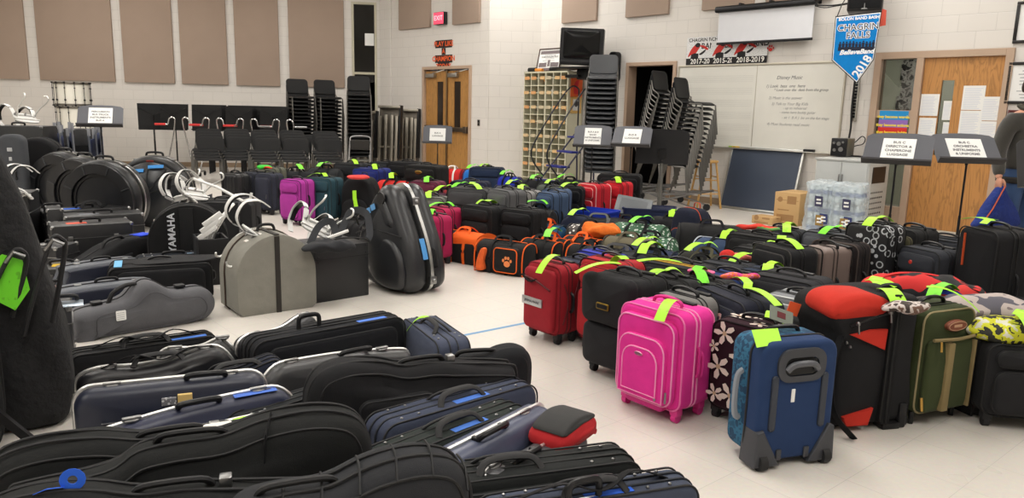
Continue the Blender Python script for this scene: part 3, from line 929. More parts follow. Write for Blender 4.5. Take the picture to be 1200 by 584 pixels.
# red cable tag beside
t = thing('red_tag', 'small orange red tag hanging beside the top right corner of the pennant', 'tag', on_R(1035, 20, 0.5), YR)
bm = nb(); prism(bm, [(-0.03, -0.11), (0.04, -0.1), (0.03, 0.08), (-0.02, 0.1)], -0.006, 0.004); obj('card', bm, mat('paper', (220, 90, 70)), t, flat=True)

# power strip and cable
t = thing('power_strip', 'long grey vertical power strip on the wall below the pennant', 'power strip', on_R(1003.5, 118, 0.0), YR)
zz0 = sz(1001, 142, P_NR, YR)[1] - t.location.z; zz1 = sz(1006, 92, P_NR, YR)[1] - t.location.z
bm = nb(); box(bm, -0.03, 0.03, -0.04, 0, zz0, zz1, 0.004); obj('channel', bm, mat('metal', (190, 188, 180), 0.5), t)
bm = nb()
for i in range(12): box(bm, -0.018, 0.018, -0.044, -0.039, zz0 + 0.04 + i * (zz1 - zz0 - 0.06) / 12, zz0 + 0.075 + i * (zz1 - zz0 - 0.06) / 12)
obj('socket_row', bm, BPL, t, flat=True)
bm = nb()
pts = [on_R(x, y, o_) for x, y, o_ in ((1002, 94, 0.3), (1000, 110, 0.08), (998, 130, 0.06), (997, 150, 0.06), (994, 168, 0.1), (996, 178, 0.14), (995, 187, 0.25))]
tube(bm, spl([tuple(p) for p in pts], 4, False), 0.014, 8)
pts = [on_R(x, y, 0.1) for x, y in ((995, 172), (1003, 166), (1010, 160), (1014, 163), (1011, 169), (1003, 171), (996, 175), (994, 188))]
tube(bm, spl([tuple(p) for p in pts], 4, False), 0.007, 6)
o = obj('power_cable', bm, RUB); tag(o, 'black cable hanging down the wall to the grey cabinet', 'cable')
bm = nb()
pts = [on_R(x, y, o_) for x, y, o_ in ((955, 6, 0.2), (968, 6.5, 0.2), (980, 6, 0.25), (998, 3, 0.4))]
tube(bm, spl([tuple(p) for p in pts], 4, False), 0.010, 6)
pts = [on_R(x, y, o_) for x, y, o_ in ((955, 7, 0.2), (966, 9, 0.2), (978, 7.5, 0.25), (998, 4, 0.4))]
tube(bm, spl([tuple(p) for p in pts], 4, False), 0.006, 6)
o = obj('speaker_cable', bm, RUB); tag(o, 'black cable running from the projection screen to the wall speaker', 'cable')

# blue tape on the floor
a, b = at(527, 396.5), at(640, 374)
d = (b - a).normalized(); nrm = Vector((-d.y, d.x, 0)) * 0.014
bm = nb()
vs = [bm.verts.new(p + Vector((0, 0, 0.0012))) for p in (a - nrm - d * 0.4, b - nrm, b + nrm, a + nrm - d * 0.4)]
bm.faces.new(vs)
r = bmesh.ops.extrude_face_region(bm, geom=list(bm.faces))
for v in [g for g in r['geom'] if isinstance(g, bmesh.types.BMVert)]: v.co.z -= 0.001
o = obj('floor_tape', bm, mat('paper', (120, 165, 205)), flat=True); tag(o, 'thin blue tape line across the cream floor tiles', 'tape')
# ================================================================ FURNITURE ALONG THE RIGHT WALL
def front_of(o, yaw, s, off, z=0.0):
    return Vector(o) + dirv(yaw) * s + Vector((math.sin(yaw), -math.cos(yaw), 0)) * off + Vector((0, 0, z))
# cubby shelf
CUB = mat('paint', (200, 196, 172), 0.55)
CD = 0.42
s0 = sz(611, 90, P_NR, YR, CD)[0]; s1 = sz(665, 84, P_NR, YR, CD)[0]
s0 = max(s0, -0.02); ztop = sz(640, 83.5, P_NR, YR, CD)[1]
t = thing('cubby_shelf', 'tall cream pigeonhole shelf in the corner with orange labels', 'shelf', front_of(P_NR, YR, s0 + 0.03, 0.02), YR)
W_ = s1 - s0
bm = nb()
box(bm, 0, 0.02, -CD + 0.02, 0, 0, ztop); box(bm, W_ - 0.03, W_, -CD + 0.02, 0, 0, ztop); box(bm, 0, W_, -0.02, 0, 0, ztop)
box(bm, 0, W_, -CD + 0.02, 0, ztop - 0.03, ztop)
obj('carcass', bm, CUB, t, flat=True)
cols = 6; rws = 8; cw = W_ / cols
bm = nb()
for i in range(1, cols): box(bm, i * cw - (0.018 if i == 3 else 0.009), i * cw + (0.018 if i == 3 else 0.009), -CD + 0.02, -0.02, 0, ztop - 0.03)
obj('upright', bm, CUB, t, flat=True)
bm = nb()
rh = ztop / rws
for j in range(rws):
    box(bm, 0.02, W_ - 0.03, -CD + 0.025, -0.02, j * rh, j * rh + 0.018)
obj('shelf_board', bm, CUB, t, flat=True)
bm = nb()
for j in range(rws):
    box(bm, 0.02, W_ - 0.03, -CD + 0.02, -CD + 0.03, j * rh + rh * 0.52, j * rh + rh * 0.58)
obj('mid_rail', bm, mat('paint', (212, 205, 178), 0.5), t, flat=True)
random.seed(11)
for j in range(1, rws):
    for i in range(cols):
        bm = nb(); x = (i + 0.5) * cw + random.uniform(-0.02, 0.02); z = j * rh + rh * 0.55
        box(bm, x - 0.06, x + 0.06, -CD + 0.008, -CD + 0.02, z - 0.028, z + 0.028)
        obj('name_label', bm, mat('paper', random.choice([(214, 176, 124), (212, 184, 140), (200, 186, 156), (214, 158, 104)])), t, flat=True)
# things in and on the shelf
for (ci, ri, c, lb) in ((1, 5, (90, 84, 80), 'dark bundle hanging in the second column of the pigeonhole shelf'), (1, 4, (170, 110, 60), 'brown bundle in the second column of the pigeonhole shelf, lower'), (2, 7, (230, 150, 60), 'orange item in the top row of the pigeonhole shelf'), (3, 6, (230, 232, 235), 'white crumpled paper in the fourth column of the shelf'), (0, 2, (60, 60, 60), 'dark item in the low left pigeonhole'), (5, 5, (220, 120, 60), 'orange bundle in the rightmost pigeonhole column')):
    bm = nb(); ball(bm, (0, 0, 0.09), 0.07, 2, (0.8, 0.9, 1.25)); wob(bm, 0.035, 9, ri)
    o = obj('stored_bundle', bm, mat('cloth', c)); o.location = front_of(P_NR, YR, s0 + 0.03 + (ci + 0.5) * cw, CD - 0.14, ri * rh + 0.03); o.rotation_euler = (0, 0, YR)
    tag(o, lb, 'bundle')
# orange and framed pictures on the shelf's end
for (px, py, wd, hh, c, lb, nm) in ((677, 103, 0.30, 0.36, (225, 98, 40), 'orange print with red figure pinned on the end of the cubby shelf', 'pinned_print'), (677, 123, 0.28, 0.30, (205, 165, 95), 'small gold framed photo on the end of the cubby shelf', 'framed_photo')):
    cr = front_of(P_NR, YR, s1 + 0.035, CD / 2 )
    z = 1.38 - (py - 131) / 890 * 13.7
    t2 = thing(nm, lb, 'picture', cr + Vector((0, 0, z)), YR + PI / 2)
    bm = nb(); box(bm, -wd / 2 , wd / 2, -0.012, 0, -hh / 2, hh / 2, 0.003); obj('board', bm, mat('paper', c), t2, flat=True)
    bm = nb()
    if c[0] == 225: prism(bm, spl([(-0.06, -0.12), (0.08, -0.1), (0.03, 0), (0.06, 0.12), (-0.04, 0.1), (-0.08, 0)], 3), -0.014, -0.012); cc = (205, 40, 45)
    else: box(bm, -0.09, 0.09, -0.014, -0.012, -0.10, 0.10); cc = (210, 208, 205)
    p = obj('image', bm, mat('paper', cc), t2, flat=True)
    if c[0] != 225:
        bm = nb(); ball(bm, (0, -0.014, 0.02), 0.05, 2, (1, 0.05, 1.2)); obj('portrait', bm, mat('paper', (60, 56, 56)), t2)
# certificate leaning on top
cx_ = sz(645, 66, P_NR, YR, 0.15)[0]
fr = framed(front_of(P_NR, YR, cx_, 0.16, ztop + 0.215), YR, 0.62, 0.43, 'brown framed certificate leaning on top of the cubby shelf', fc=(70, 48, 40), fw=0.02)
fr.rotation_euler = (math.radians(-12), 0, YR - 0.05)
bm = nb()
for (a, b, c, d) in ((-0.26, 0.26, 0.11, 0.17), (-0.26, -0.06, -0.13, -0.05), (0.05, 0.26, -0.13, -0.05), (-0.03, 0.03, -0.12, 0.0), (-0.26, 0.26, -0.19, -0.145)):
    box(bm, a, b, -0.0175, -0.015, c, d)
obj('printed_block', bm, mat('paper', (118, 108, 110)), fr, flat=True)
text('lettering', 'South Ferry Jazz Band', 0.05, T(0, -0.0175, 0.06) @ FRONT, mat('paper', (110, 110, 110)), fr)
for px0, px1, lb, cA in ((620, 636, 'black and orange tube lying at the left end of the cubby shelf top', (220, 140, 50)), (645, 668, 'long black case lying on the cubby shelf top below the television', (26, 26, 28))):
    a, b = sz(px0, 82, P_NR, YR, 0.3)[0], sz(px1, 80, P_NR, YR, 0.3)[0]
    t = thing('mouthpiece_case', lb, 'case', front_of(P_NR, YR, (a + b) / 2, 0.3, ztop), YR)
    bm = nb(); cyl(bm, (-(b - a) / 2, 0, 0.04), (0, 0, 0.04), 0.04, 12); obj('tube_body', bm, BPL, t)
    bm = nb(); cyl(bm, (0, 0, 0.035), ((b - a) / 2, 0, 0.03), 0.03, 12); obj('tube_cap', bm, mat('plastic', cA), t)

# television on wall arm
tv_s, tv_z = sz(684, 55, P_NR, YR, 0.55)
t = thing('television', 'old black box television on a wall bracket above the grey chair stack', 'television', front_of(P_NR, YR, tv_s, 0.55, tv_z), math.radians(-12), tilt=(math.radians(5), math.radians(2)))
bm = nb()
A = [(-0.36, -0.30, -0.30), (0.36, -0.30, -0.30), (0.36, -0.30, 0.30), (-0.36, -0.30, 0.30)]
Bk = [(-0.35, -0.02, -0.27), (0.35, -0.02, -0.27), (0.35, -0.02, 0.29), (-0.35, -0.02, 0.29)]
Ck = [(-0.2, 0.28, -0.2), (0.22, 0.28, -0.2), (0.22, 0.28, 0.2), (-0.2, 0.28, 0.2)]
L3 = [[bm.verts.new(v) for v in S] for S in (A, Bk, Ck)]
for S, S2 in zip(L3, L3[1:]):
    for i in range(4): bm.faces.new((S[i], S[(i + 1) % 4], S2[(i + 1) % 4], S2[i]))
bm.faces.new(L3[0]); bm.faces.new(L3[2][::-1])
bmesh.ops.bevel(bm, geom=list(bm.edges), offset=0.012, segments=2, affect='EDGES')
obj('housing', bm, mat('plastic', (44, 44, 46), 0.45), t)
bm = nb()
slab(bm, rrect(0.60, 0.46, 0.04, -0.19), -0.318, -0.295, 0.01, b0=0.02)
obj('screen', bm, mat('plastic', (16, 17, 19), 0.12), t)
bm = nb(); box(bm, -0.34, 0.34, -0.315, -0.295, -0.285, -0.215, 0.01); box(bm, -0.03, 0.03, -0.32, -0.31, -0.27, -0.255, 0.002); obj('control_panel', bm, mat('plastic', (34, 34, 36), 0.4), t)
t = thing('television_bracket', 'black wall arm and shelf holding the old television', 'bracket', front_of(P_NR, YR, tv_s, 0.55, tv_z - 0.34), YR)
bm = nb(); box(bm, -0.42, 0.36, -0.3, 0.2, -0.03, 0.0, 0.004); obj('platform', bm, BPL, t)
bm = nb(); box(bm, -0.1, 0.24, -0.05, 0.25, -0.2, -0.03, 0.02); box(bm, -0.3, 0.0, -0.12, 0.1, -0.17, -0.12, 0.01); obj('arm', bm, BPL, t)
bm = nb(); slab(bm, rrect(0.17, 0.50, 0.06, -0.22, x0=0.22), 0.40, 0.54, 0.02); box(bm, 0.1, 0.3, 0.2, 0.45, -0.12, -0.04); obj('wall_plate', bm, BPL, t)

# music chairs -------------------------------------------------------------------------------
CHB = mat('plastic', (20, 20, 21), 0.55); CHG = mat('plastic', (70, 72, 76), 0.45)
def chair_proto(name, m, fm, label, cat='chair'):
    t = thing(name, label, cat)
    bm = nb()
    slab(bm, rrect(0.45, 0.40, 0.07, -0.20), -0.012, 0.012, 0.01, M=T(0, 0, 0.44) @ Matrix.Rotation(-PI / 2, 4, 'X'))
    for v in bm.verts: v.co.z += 0.9 * (max(0, v.co.y - 0.08) ** 2) - 0.35 * max(0, -v.co.y - 0.12)
    obj('seat', bm, m, t)
    bm = nb()
    slab(bm, rrect(0.44, 0.30, 0.07, 0.0), -0.01, 0.01, 0.009, M=T(0, 0.22, 0.50) @ Matrix.Rotation(math.radians(-12), 4, 'X'))
    for v in bm.verts: v.co.y -= 0.25 * (v.co.x ** 2) * 1.2
    obj('backrest', bm, m, t)
    for s in (-1, 1):
        bm = nb(); tube(bm, [(s * 0.235, -0.24, 0.0), (s * 0.225, -0.19, 0.41), (s * 0.22, -0.15, 0.425), (s * 0.22, 0.0, 0.425)], 0.0115, 6)
        obj('leg', bm, fm, t)
        bm = nb(); tube(bm, [(s * 0.235, 0.26, 0.0), (s * 0.228, 0.10, 0.41), (s * 0.225, 0.12, 0.44), (s * 0.22, 0.215, 0.50), (s * 0.21, 0.26, 0.64)], 0.0115, 6)
        obj('leg', bm, fm, t)
    bm = nb(); tube(bm, [(-0.222, 0.0, 0.425), (0.222, 0.0, 0.425)], 0.010, 6); tube(bm, [(-0.224, -0.17, 0.42), (0.224, -0.17, 0.42)], 0.010, 6)
    obj('cross_bar', bm, fm, t)
    return t
FRM = mat('metal', (112, 110, 106), 0.4)
chA = chair_proto('music_chair', CHB, FRM, 'x'); usedA = [False]
chG = chair_proto('music_chair', CHG, FRM, 'x'); usedG = [False]
def put_chair(loc, rz, label, group, grey=False):
    p, u = (chG, usedG) if grey else (chA, usedA)
    if not u[0]:
        u[0] = True; p.location = loc; p.rotation_euler = (0, 0, rz); p['label'] = label; p['group'] = group
        return p
    return dup(p, loc, rz, label, group)
ORD = ['first', 'second', 'third', 'fourth', 'fifth', 'sixth', 'seventh', 'eighth', 'ninth', 'tenth', 'eleventh', 'twelfth', 'thirteenth', 'fourteenth', 'fifteenth', 'sixteenth', 'seventeenth', 'eighteenth', 'nineteenth', 'twentieth', 'twenty-first']
def stack(loc, rz, n, dz, dy, label, group, grey=False, top=None, z0=0.0):
    """chairs nested upwards; each next one sits dz higher and dy further forward"""
    f = Vector((math.sin(rz), -math.cos(rz), 0))
    for k in range(n):
        put_chair(Vector(loc) + f * (dy * k) + Vector((0, 0, z0 + dz * k)), rz, ('topmost ' if k == n - 1 else 'lowest ' if k == 0 else ORD[k] + ' from the bottom, ') + label, group, grey)
# grey stack in front of the right wall
loc = atY(700, 11.7, 0.0); loc.z = 0
stack(loc, math.radians(-8), 20, 0.074, 0.003, 'grey chair in the stack under the television', 'grey chairs in the tall stack', True, z0=0.06)
def dolly(name, loc, rz, label):
    t = thing(name, label, 'chair dolly', loc, rz)
    bm = nb()
    for s in (-1, 1): tube(bm, [(s * 0.25, -0.35, 0.09), (s * 0.25, 0.45, 0.09)], 0.014, 6)
    tube(bm, [(-0.25, -0.35, 0.09), (0.25, -0.35, 0.09)], 0.014, 6); tube(bm, [(-0.25, 0.45, 0.09), (0.25, 0.45, 0.09)], 0.014, 6)
    obj('frame', bm, STEEL, t)
    for x in (-0.25, 0.25):
        for y in (-0.32, 0.42):
            bm = nb(); cyl(bm, (x - 0.014, y, 0.04), (x + 0.014, y, 0.04), 0.04, 14); obj('wheel', bm, RUB, t)
    return t
# two black stacks by the storage doorway, seen from the side
for (px, Y, n, rz, lean, lab, gr) in ((766, 11.9, 16, 48, 0.015, 'black chair in the stack at the storage doorway', 'black chairs stacked at the doorway'),
                                      (794, 10.9, 14, 52, 0.014, 'black chair in the stack left of the stool', 'black chairs stacked by the stool')):
    loc = atY(px, Y, 0.0); loc.z = 0
    r = math.radians(rz)
    stack(loc, r, n, 0.068, lean, lab, gr, z0=0.22)
    tt = thing('chair_dolly', 'wheeled grey chair dolly under the stack ' + ('in front of the storage doorway' if n == 16 else 'left of the wooden stool'), 'chair dolly', loc, r)
    bm = nb()
    for s in (-1, 1):
        tube(bm, [(s * 0.25, -0.42, 0.30), (s * 0.25, 0.1, 0.24), (s * 0.25, 0.38, 0.24)], 0.015, 6)
        tube(bm, [(s * 0.25, 0.3, 0.24), (s * 0.24, -0.32, 0.09)], 0.012, 6)
        tube(bm, [(s * 0.25, -0.3, 0.28), (s * 0.24, 0.36, 0.09)], 0.012, 6)
    tube(bm, [(-0.25, -0.42, 0.30), (0.25, -0.42, 0.30)], 0.015, 6)
    tube(bm, [(-0.25, 0.38, 0.24), (0.25, 0.38, 0.24)], 0.015, 6)
    obj('frame', bm, STEEL, tt)
    for x in (-0.24, 0.24):
        for y in (-0.34, 0.38):
            bm = nb(); cyl(bm, (x - 0.016, y, 0.05), (x + 0.016, y, 0.05), 0.05, 16); obj('wheel', bm, RUB, tt)

# rolling ladder
LB = mat('paint', (30, 42, 130), 0.4)
loc = atY(662, 12.6, 0.0); loc.z = 0
t = thing('rolling_ladder', 'blue rolling step ladder with black handrail before the cubby shelf', 'ladder', loc, math.radians(-62))
for k in range(4):
    z = 0.24 + 0.24 * k; y = -0.36 + 0.2 * k
    bm = nb(); box(bm, -0.24, 0.24, y - 0.09, y + 0.09, z - 0.015, z + 0.015, 0.005); obj('tread', bm, LB, t)
for s in (-1, 1):
    bm = nb(); tube(bm, [(s * 0.26, -0.5, 0.05), (s * 0.26, 0.33, 1.02)], 0.014, 8); tube(bm, [(s * 0.26, 0.4, 0.05), (s * 0.26, 0.36, 1.02)], 0.014, 8)
    obj('side_frame', bm, mat('paint', (26, 28, 60), 0.4), t)
    bm = nb(); tube(bm, spl([(s * 0.26, -0.28, 0.30), (s * 0.26, -0.52, 0.62), (s * 0.26, -0.42, 0.95), (s * 0.26, 0.12, 1.72), (s * 0.26, 0.34, 1.78), (s * 0.26, 0.37, 1.6), (s * 0.26, 0.37, 1.0)], 5, False), 0.013, 8)
    obj('handrail', bm, mat('paint', (24, 26, 34), 0.35), t)
bm = nb()
for x in (-0.26, 0.26):
    for y in (-0.5, 0.4): cyl(bm, (x - 0.012, y, 0.04), (x + 0.012, y, 0.04), 0.04, 12)
obj('wheel', bm, RUB, t)

# wooden stool
loc = at(825, 243, 0)
t = thing('bar_stool', 'pine bar stool with round seat near the whiteboard wall', 'stool', loc, math.radians(8))
PINE = mat('wood', (214, 168, 98), grain=2.0)
bm = nb(); lathe(bm, [(0.0, 0.675), (0.15, 0.675), (0.165, 0.685), (0.168, 0.70), (0.16, 0.712), (0.0, 0.715)], 28); obj('seat', bm, PINE, t)
cs = [(-1, -1), (1, -1), (1, 1), (-1, 1)]
def lp(sx, sy, z): k = 0.185 - 0.085 * z / 0.68; return (sx * k, sy * k, z)
for sx, sy in cs:
    bm = nb(); tube(bm, [lp(sx, sy, 0.0), lp(sx, sy, 0.35), lp(sx, sy, 0.68)], 0.017, 10, r1=0.015); obj('leg', bm, PINE, t)
for k in range(4):
    a, b = cs[k], cs[(k + 1) % 4]
    for z in (0.22 + 0.04 * (k % 2), 0.42 + 0.05 * (k % 2)):
        bm = nb(); tube(bm, [lp(a[0], a[1], z), lp(b[0], b[1], z)], 0.009, 8); obj('rung', bm, PINE, t)

# leaning chalkboard
bl, br_ = at(843, 243, 0), at(911, 254, 0)
yaw = math.atan2(br_.y - bl.y, br_.x - bl.x)
tl = at(868, 177, 0.86)
wd = 1.12
t = thing('chalkboard', 'dark blue-grey framed chalkboard leaning against the wall under the whiteboard', 'chalkboard', bl + Vector((0, 0, 0.0)), YR, tilt=(math.radians(-15.5), 0))
hh = 0.93
bm = nb(); box(bm, 0.02, wd, -0.012, 0.01, 0.02, hh); obj('slate', bm, mat('paint', (56, 66, 84), 0.5), t, flat=True)
bm = nb()
for a in ((0, wd + 0.02, 0, 0.035), (0, wd + 0.02, hh, hh + 0.025), (0, 0.025, 0.03, hh), (wd, wd + 0.03, 0.03, hh)):
    box(bm, a[0], a[1], -0.022, 0.018, a[2], a[3], 0.004)
obj('frame', bm, mat('metal', (190, 190, 186), 0.4), t)

# cardboard box
CBM = mat('paper', (196, 160, 110)); PRT = mat('paper', (120, 88, 56))
def cardboard(loc, rz, wd, dp, hh, label, group=None):
    t = thing('cardboard_box', label, 'box', loc, rz, group)
    bm = nb(); box(bm, -wd / 2, wd / 2, -dp / 2, dp / 2, 0, hh, 0.004); obj('carton', bm, CBM, t)
    bm = nb(); box(bm, -wd / 2, wd / 2, -0.002, 0.002, hh, hh + 0.001)
    for s in (-1, 1): box(bm, -wd / 2 + 0.02, wd / 2 - 0.02, s * dp / 2 - 0.001, s * dp / 2 + 0.001, hh - 0.10, hh - 0.096)
    obj('flap_seam', bm, PRT, t, flat=True)
    bm = nb()
    y = -dp / 2 - 0.0012
    box(bm, wd * 0.0, wd * 0.36, y, y + 0.001, hh * 0.66, hh * 0.9); box(bm, -wd * 0.38, wd * 0.3, y, y + 0.001, hh * 0.12, hh * 0.32)
    prism(bm, circ(0.035, 12, -wd * 0.28, hh * 0.78), y, y + 0.001)
    box(bm, -wd * 0.35, wd * 0.1, y, y + 0.001, hh * 0.45, hh * 0.48)
    x = wd / 2
    M = T(0, 0, 0) @ Matrix.Rotation(PI / 2, 4, 'Z')
    prism(bm, [(-0.05, hh * 0.74), (0.05, hh * 0.74), (0.0, hh * 0.9)], -x - 0.0012, -x - 0.0002, M)
    for q in range(5): box(bm, x + 0.0002, x + 0.0012, -dp * 0.3 + q * 0.05, -dp * 0.3 + q * 0.05 + 0.03, hh * (0.16 + 0.05 * q), hh * (0.2 + 0.05 * q))
    obj('printed_marks', bm, mat('paper', (160, 122, 80)), t, flat=True)
    return t
a, b, c = at(903, 233, 0.40), at(924, 237, 0.40), at(957, 232, 0.40)
cardboard(at(930, 262, 0), math.radians(-46), 0.34, 0.48, 0.42, 'brown cardboard carton with printed marks beside the wrapped water bottles')
cardboard(at(898, 262, 0), math.radians(-50), 0.30, 0.22, 0.10, 'low flat cardboard carton left of the tall brown carton')
cardboard(at(1212, 330, 0), math.radians(-50), 0.4, 0.3, 0.30, 'brown cardboard carton at the right edge behind the brown suitcase')

# shrink wrapped water bottles
BOT = mat('plastic', (200, 212, 216), 0.15)
def bottle(loc, rz, label, group, tilt=None):
    t = thing('water_bottle', label, 'bottle', loc, rz, group, tilt)
    bm = nb(); lathe(bm, [(0.0, 0), (0.030, 0.0), (0.033, 0.01), (0.033, 0.06), (0.029, 0.07), (0.033, 0.08), (0.033, 0.13), (0.028, 0.155), (0.014, 0.185), (0.013, 0.195)], 14); obj('bottle_body', bm, BOT, t)
    bm = nb(); lathe(bm, [(0.014, 0.192), (0.015, 0.205), (0.0, 0.206)], 12); obj('cap', bm, WPL, t)
    bm = nb(); lathe(bm, [(0.0338, 0.075), (0.0338, 0.125)], 14); obj('bottle_label', bm, mat('paper', (70, 92, 150)), t)
    return t
bp = None
for (px, py, rz, hgt, nn, lb) in ((961, 276, -40, 0.66, 3, 'left'), (992, 281, -44, 0.62, 3, 'right')):
    base_ = at(px, py, 0)
    for L_ in range(nn):
        for i in range(4):
            for j in range(3):
                o = Vector(((i - 1.5) * 0.075, (j - 1) * 0.075, L_ * 0.212))
                q = Matrix.Rotation(math.radians(rz), 3, 'Z') @ o + base_
                lab = 'clear water bottle, %s layer of the %s plastic wrapped stack by the grey cabinet' % (('bottom', 'middle', 'top')[L_], lb)
                if bp is None: bp = bottle(q, 0, lab, 'bottles in the %s wrapped stack' % lb)
                else: dup(bp, q, 0, lab, 'bottles in the %s wrapped stack' % lb)
    t = thing('shrink_wrap', 'wrinkled clear shrink wrap around the %s stack of water bottles, with printed labels' % lb, 'plastic wrap', base_, math.radians(rz))
    bm = nb(); H_ = nn * 0.212 + 0.02
    box(bm, -0.18, 0.18, -0.14, 0.14, 0.004, H_, 0.055, seg=3)
    bmesh.ops.subdivide_edges(bm, edges=[e for e in bm.edges if e.calc_length() > 0.08], cuts=5, use_grid_fill=True)
    wob(bm, 0.034, 10, px, 0.05)
    obj('film', bm, mat('film', (225, 238, 245)), t)
    for z, c in ((0.16, (52, 60, 110)), (0.36, (60, 60, 90)), (0.14, (150, 120, 60))):
        bm = nb(); x = random.uniform(-0.06, 0.04)
        box(bm, x, x + 0.09, -0.166, -0.162, z, z + 0.12); wob(bm, 0.008, 8, z)
        p = obj('printed_patch', bm, mat('paper', c), t, flat=True)
        bm = nb(); box(bm, x + 0.02, x + 0.075, -0.172, -0.168, z + 0.03, z + 0.05); box(bm, x + 0.02, x + 0.07, -0.172, -0.168, z + 0.07, z + 0.09); obj('white_print', bm, PAPER, p, flat=True)

# grey equipment cabinet
a, b, c = at(957, 185, 0.88), at(1003, 190.5, 0.88), at(1043, 186, 0.88)
GCAB = mat('paint', (190, 192, 190), 0.45)
yaw = YR
cw_, cdp = 0.66, 0.62
cen = (Vector((a.x, a.y, 0)) + dirv(yaw) * (cw_ / 2)) + Vector((-math.sin(yaw), math.cos(yaw), 0)) * (cdp / 2)
t = thing('equipment_cabinet', 'light grey metal two-door cabinet with vent holes by the side glass', 'cabinet', cen, yaw)
bm = nb(); box(bm, -cw_ / 2, cw_ / 2, -cdp / 2, cdp / 2, 0.06, 0.87, 0.006); box(bm, -cw_ / 2 - 0.01, cw_ / 2 + 0.01, -cdp / 2 - 0.015, cdp / 2, 0.86, 0.885, 0.004); obj('body', bm, GCAB, t)
for k, (x0, x1) in enumerate(((-cw_ / 2 + 0.015, -0.004), (0.004, cw_ / 2 - 0.015))):
    bm = nb(); box(bm, x0, x1, -cdp / 2 - 0.012, -cdp / 2, 0.09, 0.845, 0.004); d_ = obj('door', bm, mat('paint', (182, 185, 184), 0.45), t)
    bm = nb(); xx = -0.02 if k == 0 else 0.02; box(bm, xx - 0.006, xx + 0.006, -cdp / 2 - 0.03, -cdp / 2 - 0.012, 0.55, 0.7, 0.003); obj('handle', bm, STEEL, d_)
bm = nb(); x = cw_ / 2; box(bm, x, x + 0.004, -0.2, 0.2, 0.60, 0.80); obj('side_window', bm, BPL, t, flat=True)
bm = nb()
for r_ in range(6):
    for q in range(7): prism(bm, circ(0.012, 8, -0.18 + q * 0.055, 0.16 + r_ * 0.065), -x - 0.004, -x + 0.002, Matrix.Rotation(PI / 2, 4, 'Z'))
obj('vent_holes', bm, BPL, t, flat=True)
for sx in (-1, 1):
    for sy in (-1, 1):
        bm = nb(); cyl(bm, (sx * 0.28 - 0.012, sy * 0.26, 0.03), (sx * 0.28 + 0.012, sy * 0.26, 0.03), 0.03, 12); box(bm, sx * 0.28 - 0.02, sx * 0.28 + 0.02, sy * 0.26 - 0.02, sy * 0.26 + 0.02, 0.045, 0.062); obj('caster', bm, RUB, t)
# small device on the cabinet
loc = at(981, 184, 0.885) + Vector((0.12, 0.12, 0))
t = thing('amplifier', 'small black and grey amplifier with round knobs on the grey cabinet', 'amplifier', loc, math.radians(-40))
bm = nb(); box(bm, -0.1, 0.1, -0.17, 0.13, 0.01, 0.24, 0.012); obj('case', bm, mat('metal', (150, 150, 148), 0.5), t)
bm = nb(); box(bm, -0.1, 0.1, -0.195, -0.17, 0.01, 0.24, 0.01); obj('front_plate', bm, BPL, t)
for x, z, r_ in ((0.0, 0.17, 0.026), (0.03, 0.10, 0.03), (-0.05, 0.09, 0.02), (-0.06, 0.18, 0.016), (0.05, 0.19, 0.014)):
    bm = nb(); cyl(bm, (x, -0.21, z), (x, -0.195, z), r_, 16); obj('knob', bm, STEEL, t)
bm = nb(); box(bm, -0.28, 0.28, -0.1, 0.05, 0, 0.02, 0.006)
o = obj('disc_player', bm, DARKM); o.location = loc + Vector((0.30, -0.12, 0)); o.rotation_euler = (0, 0, YR); tag(o, 'thin dark disc player lying on the grey cabinet behind the small amplifier', 'player')

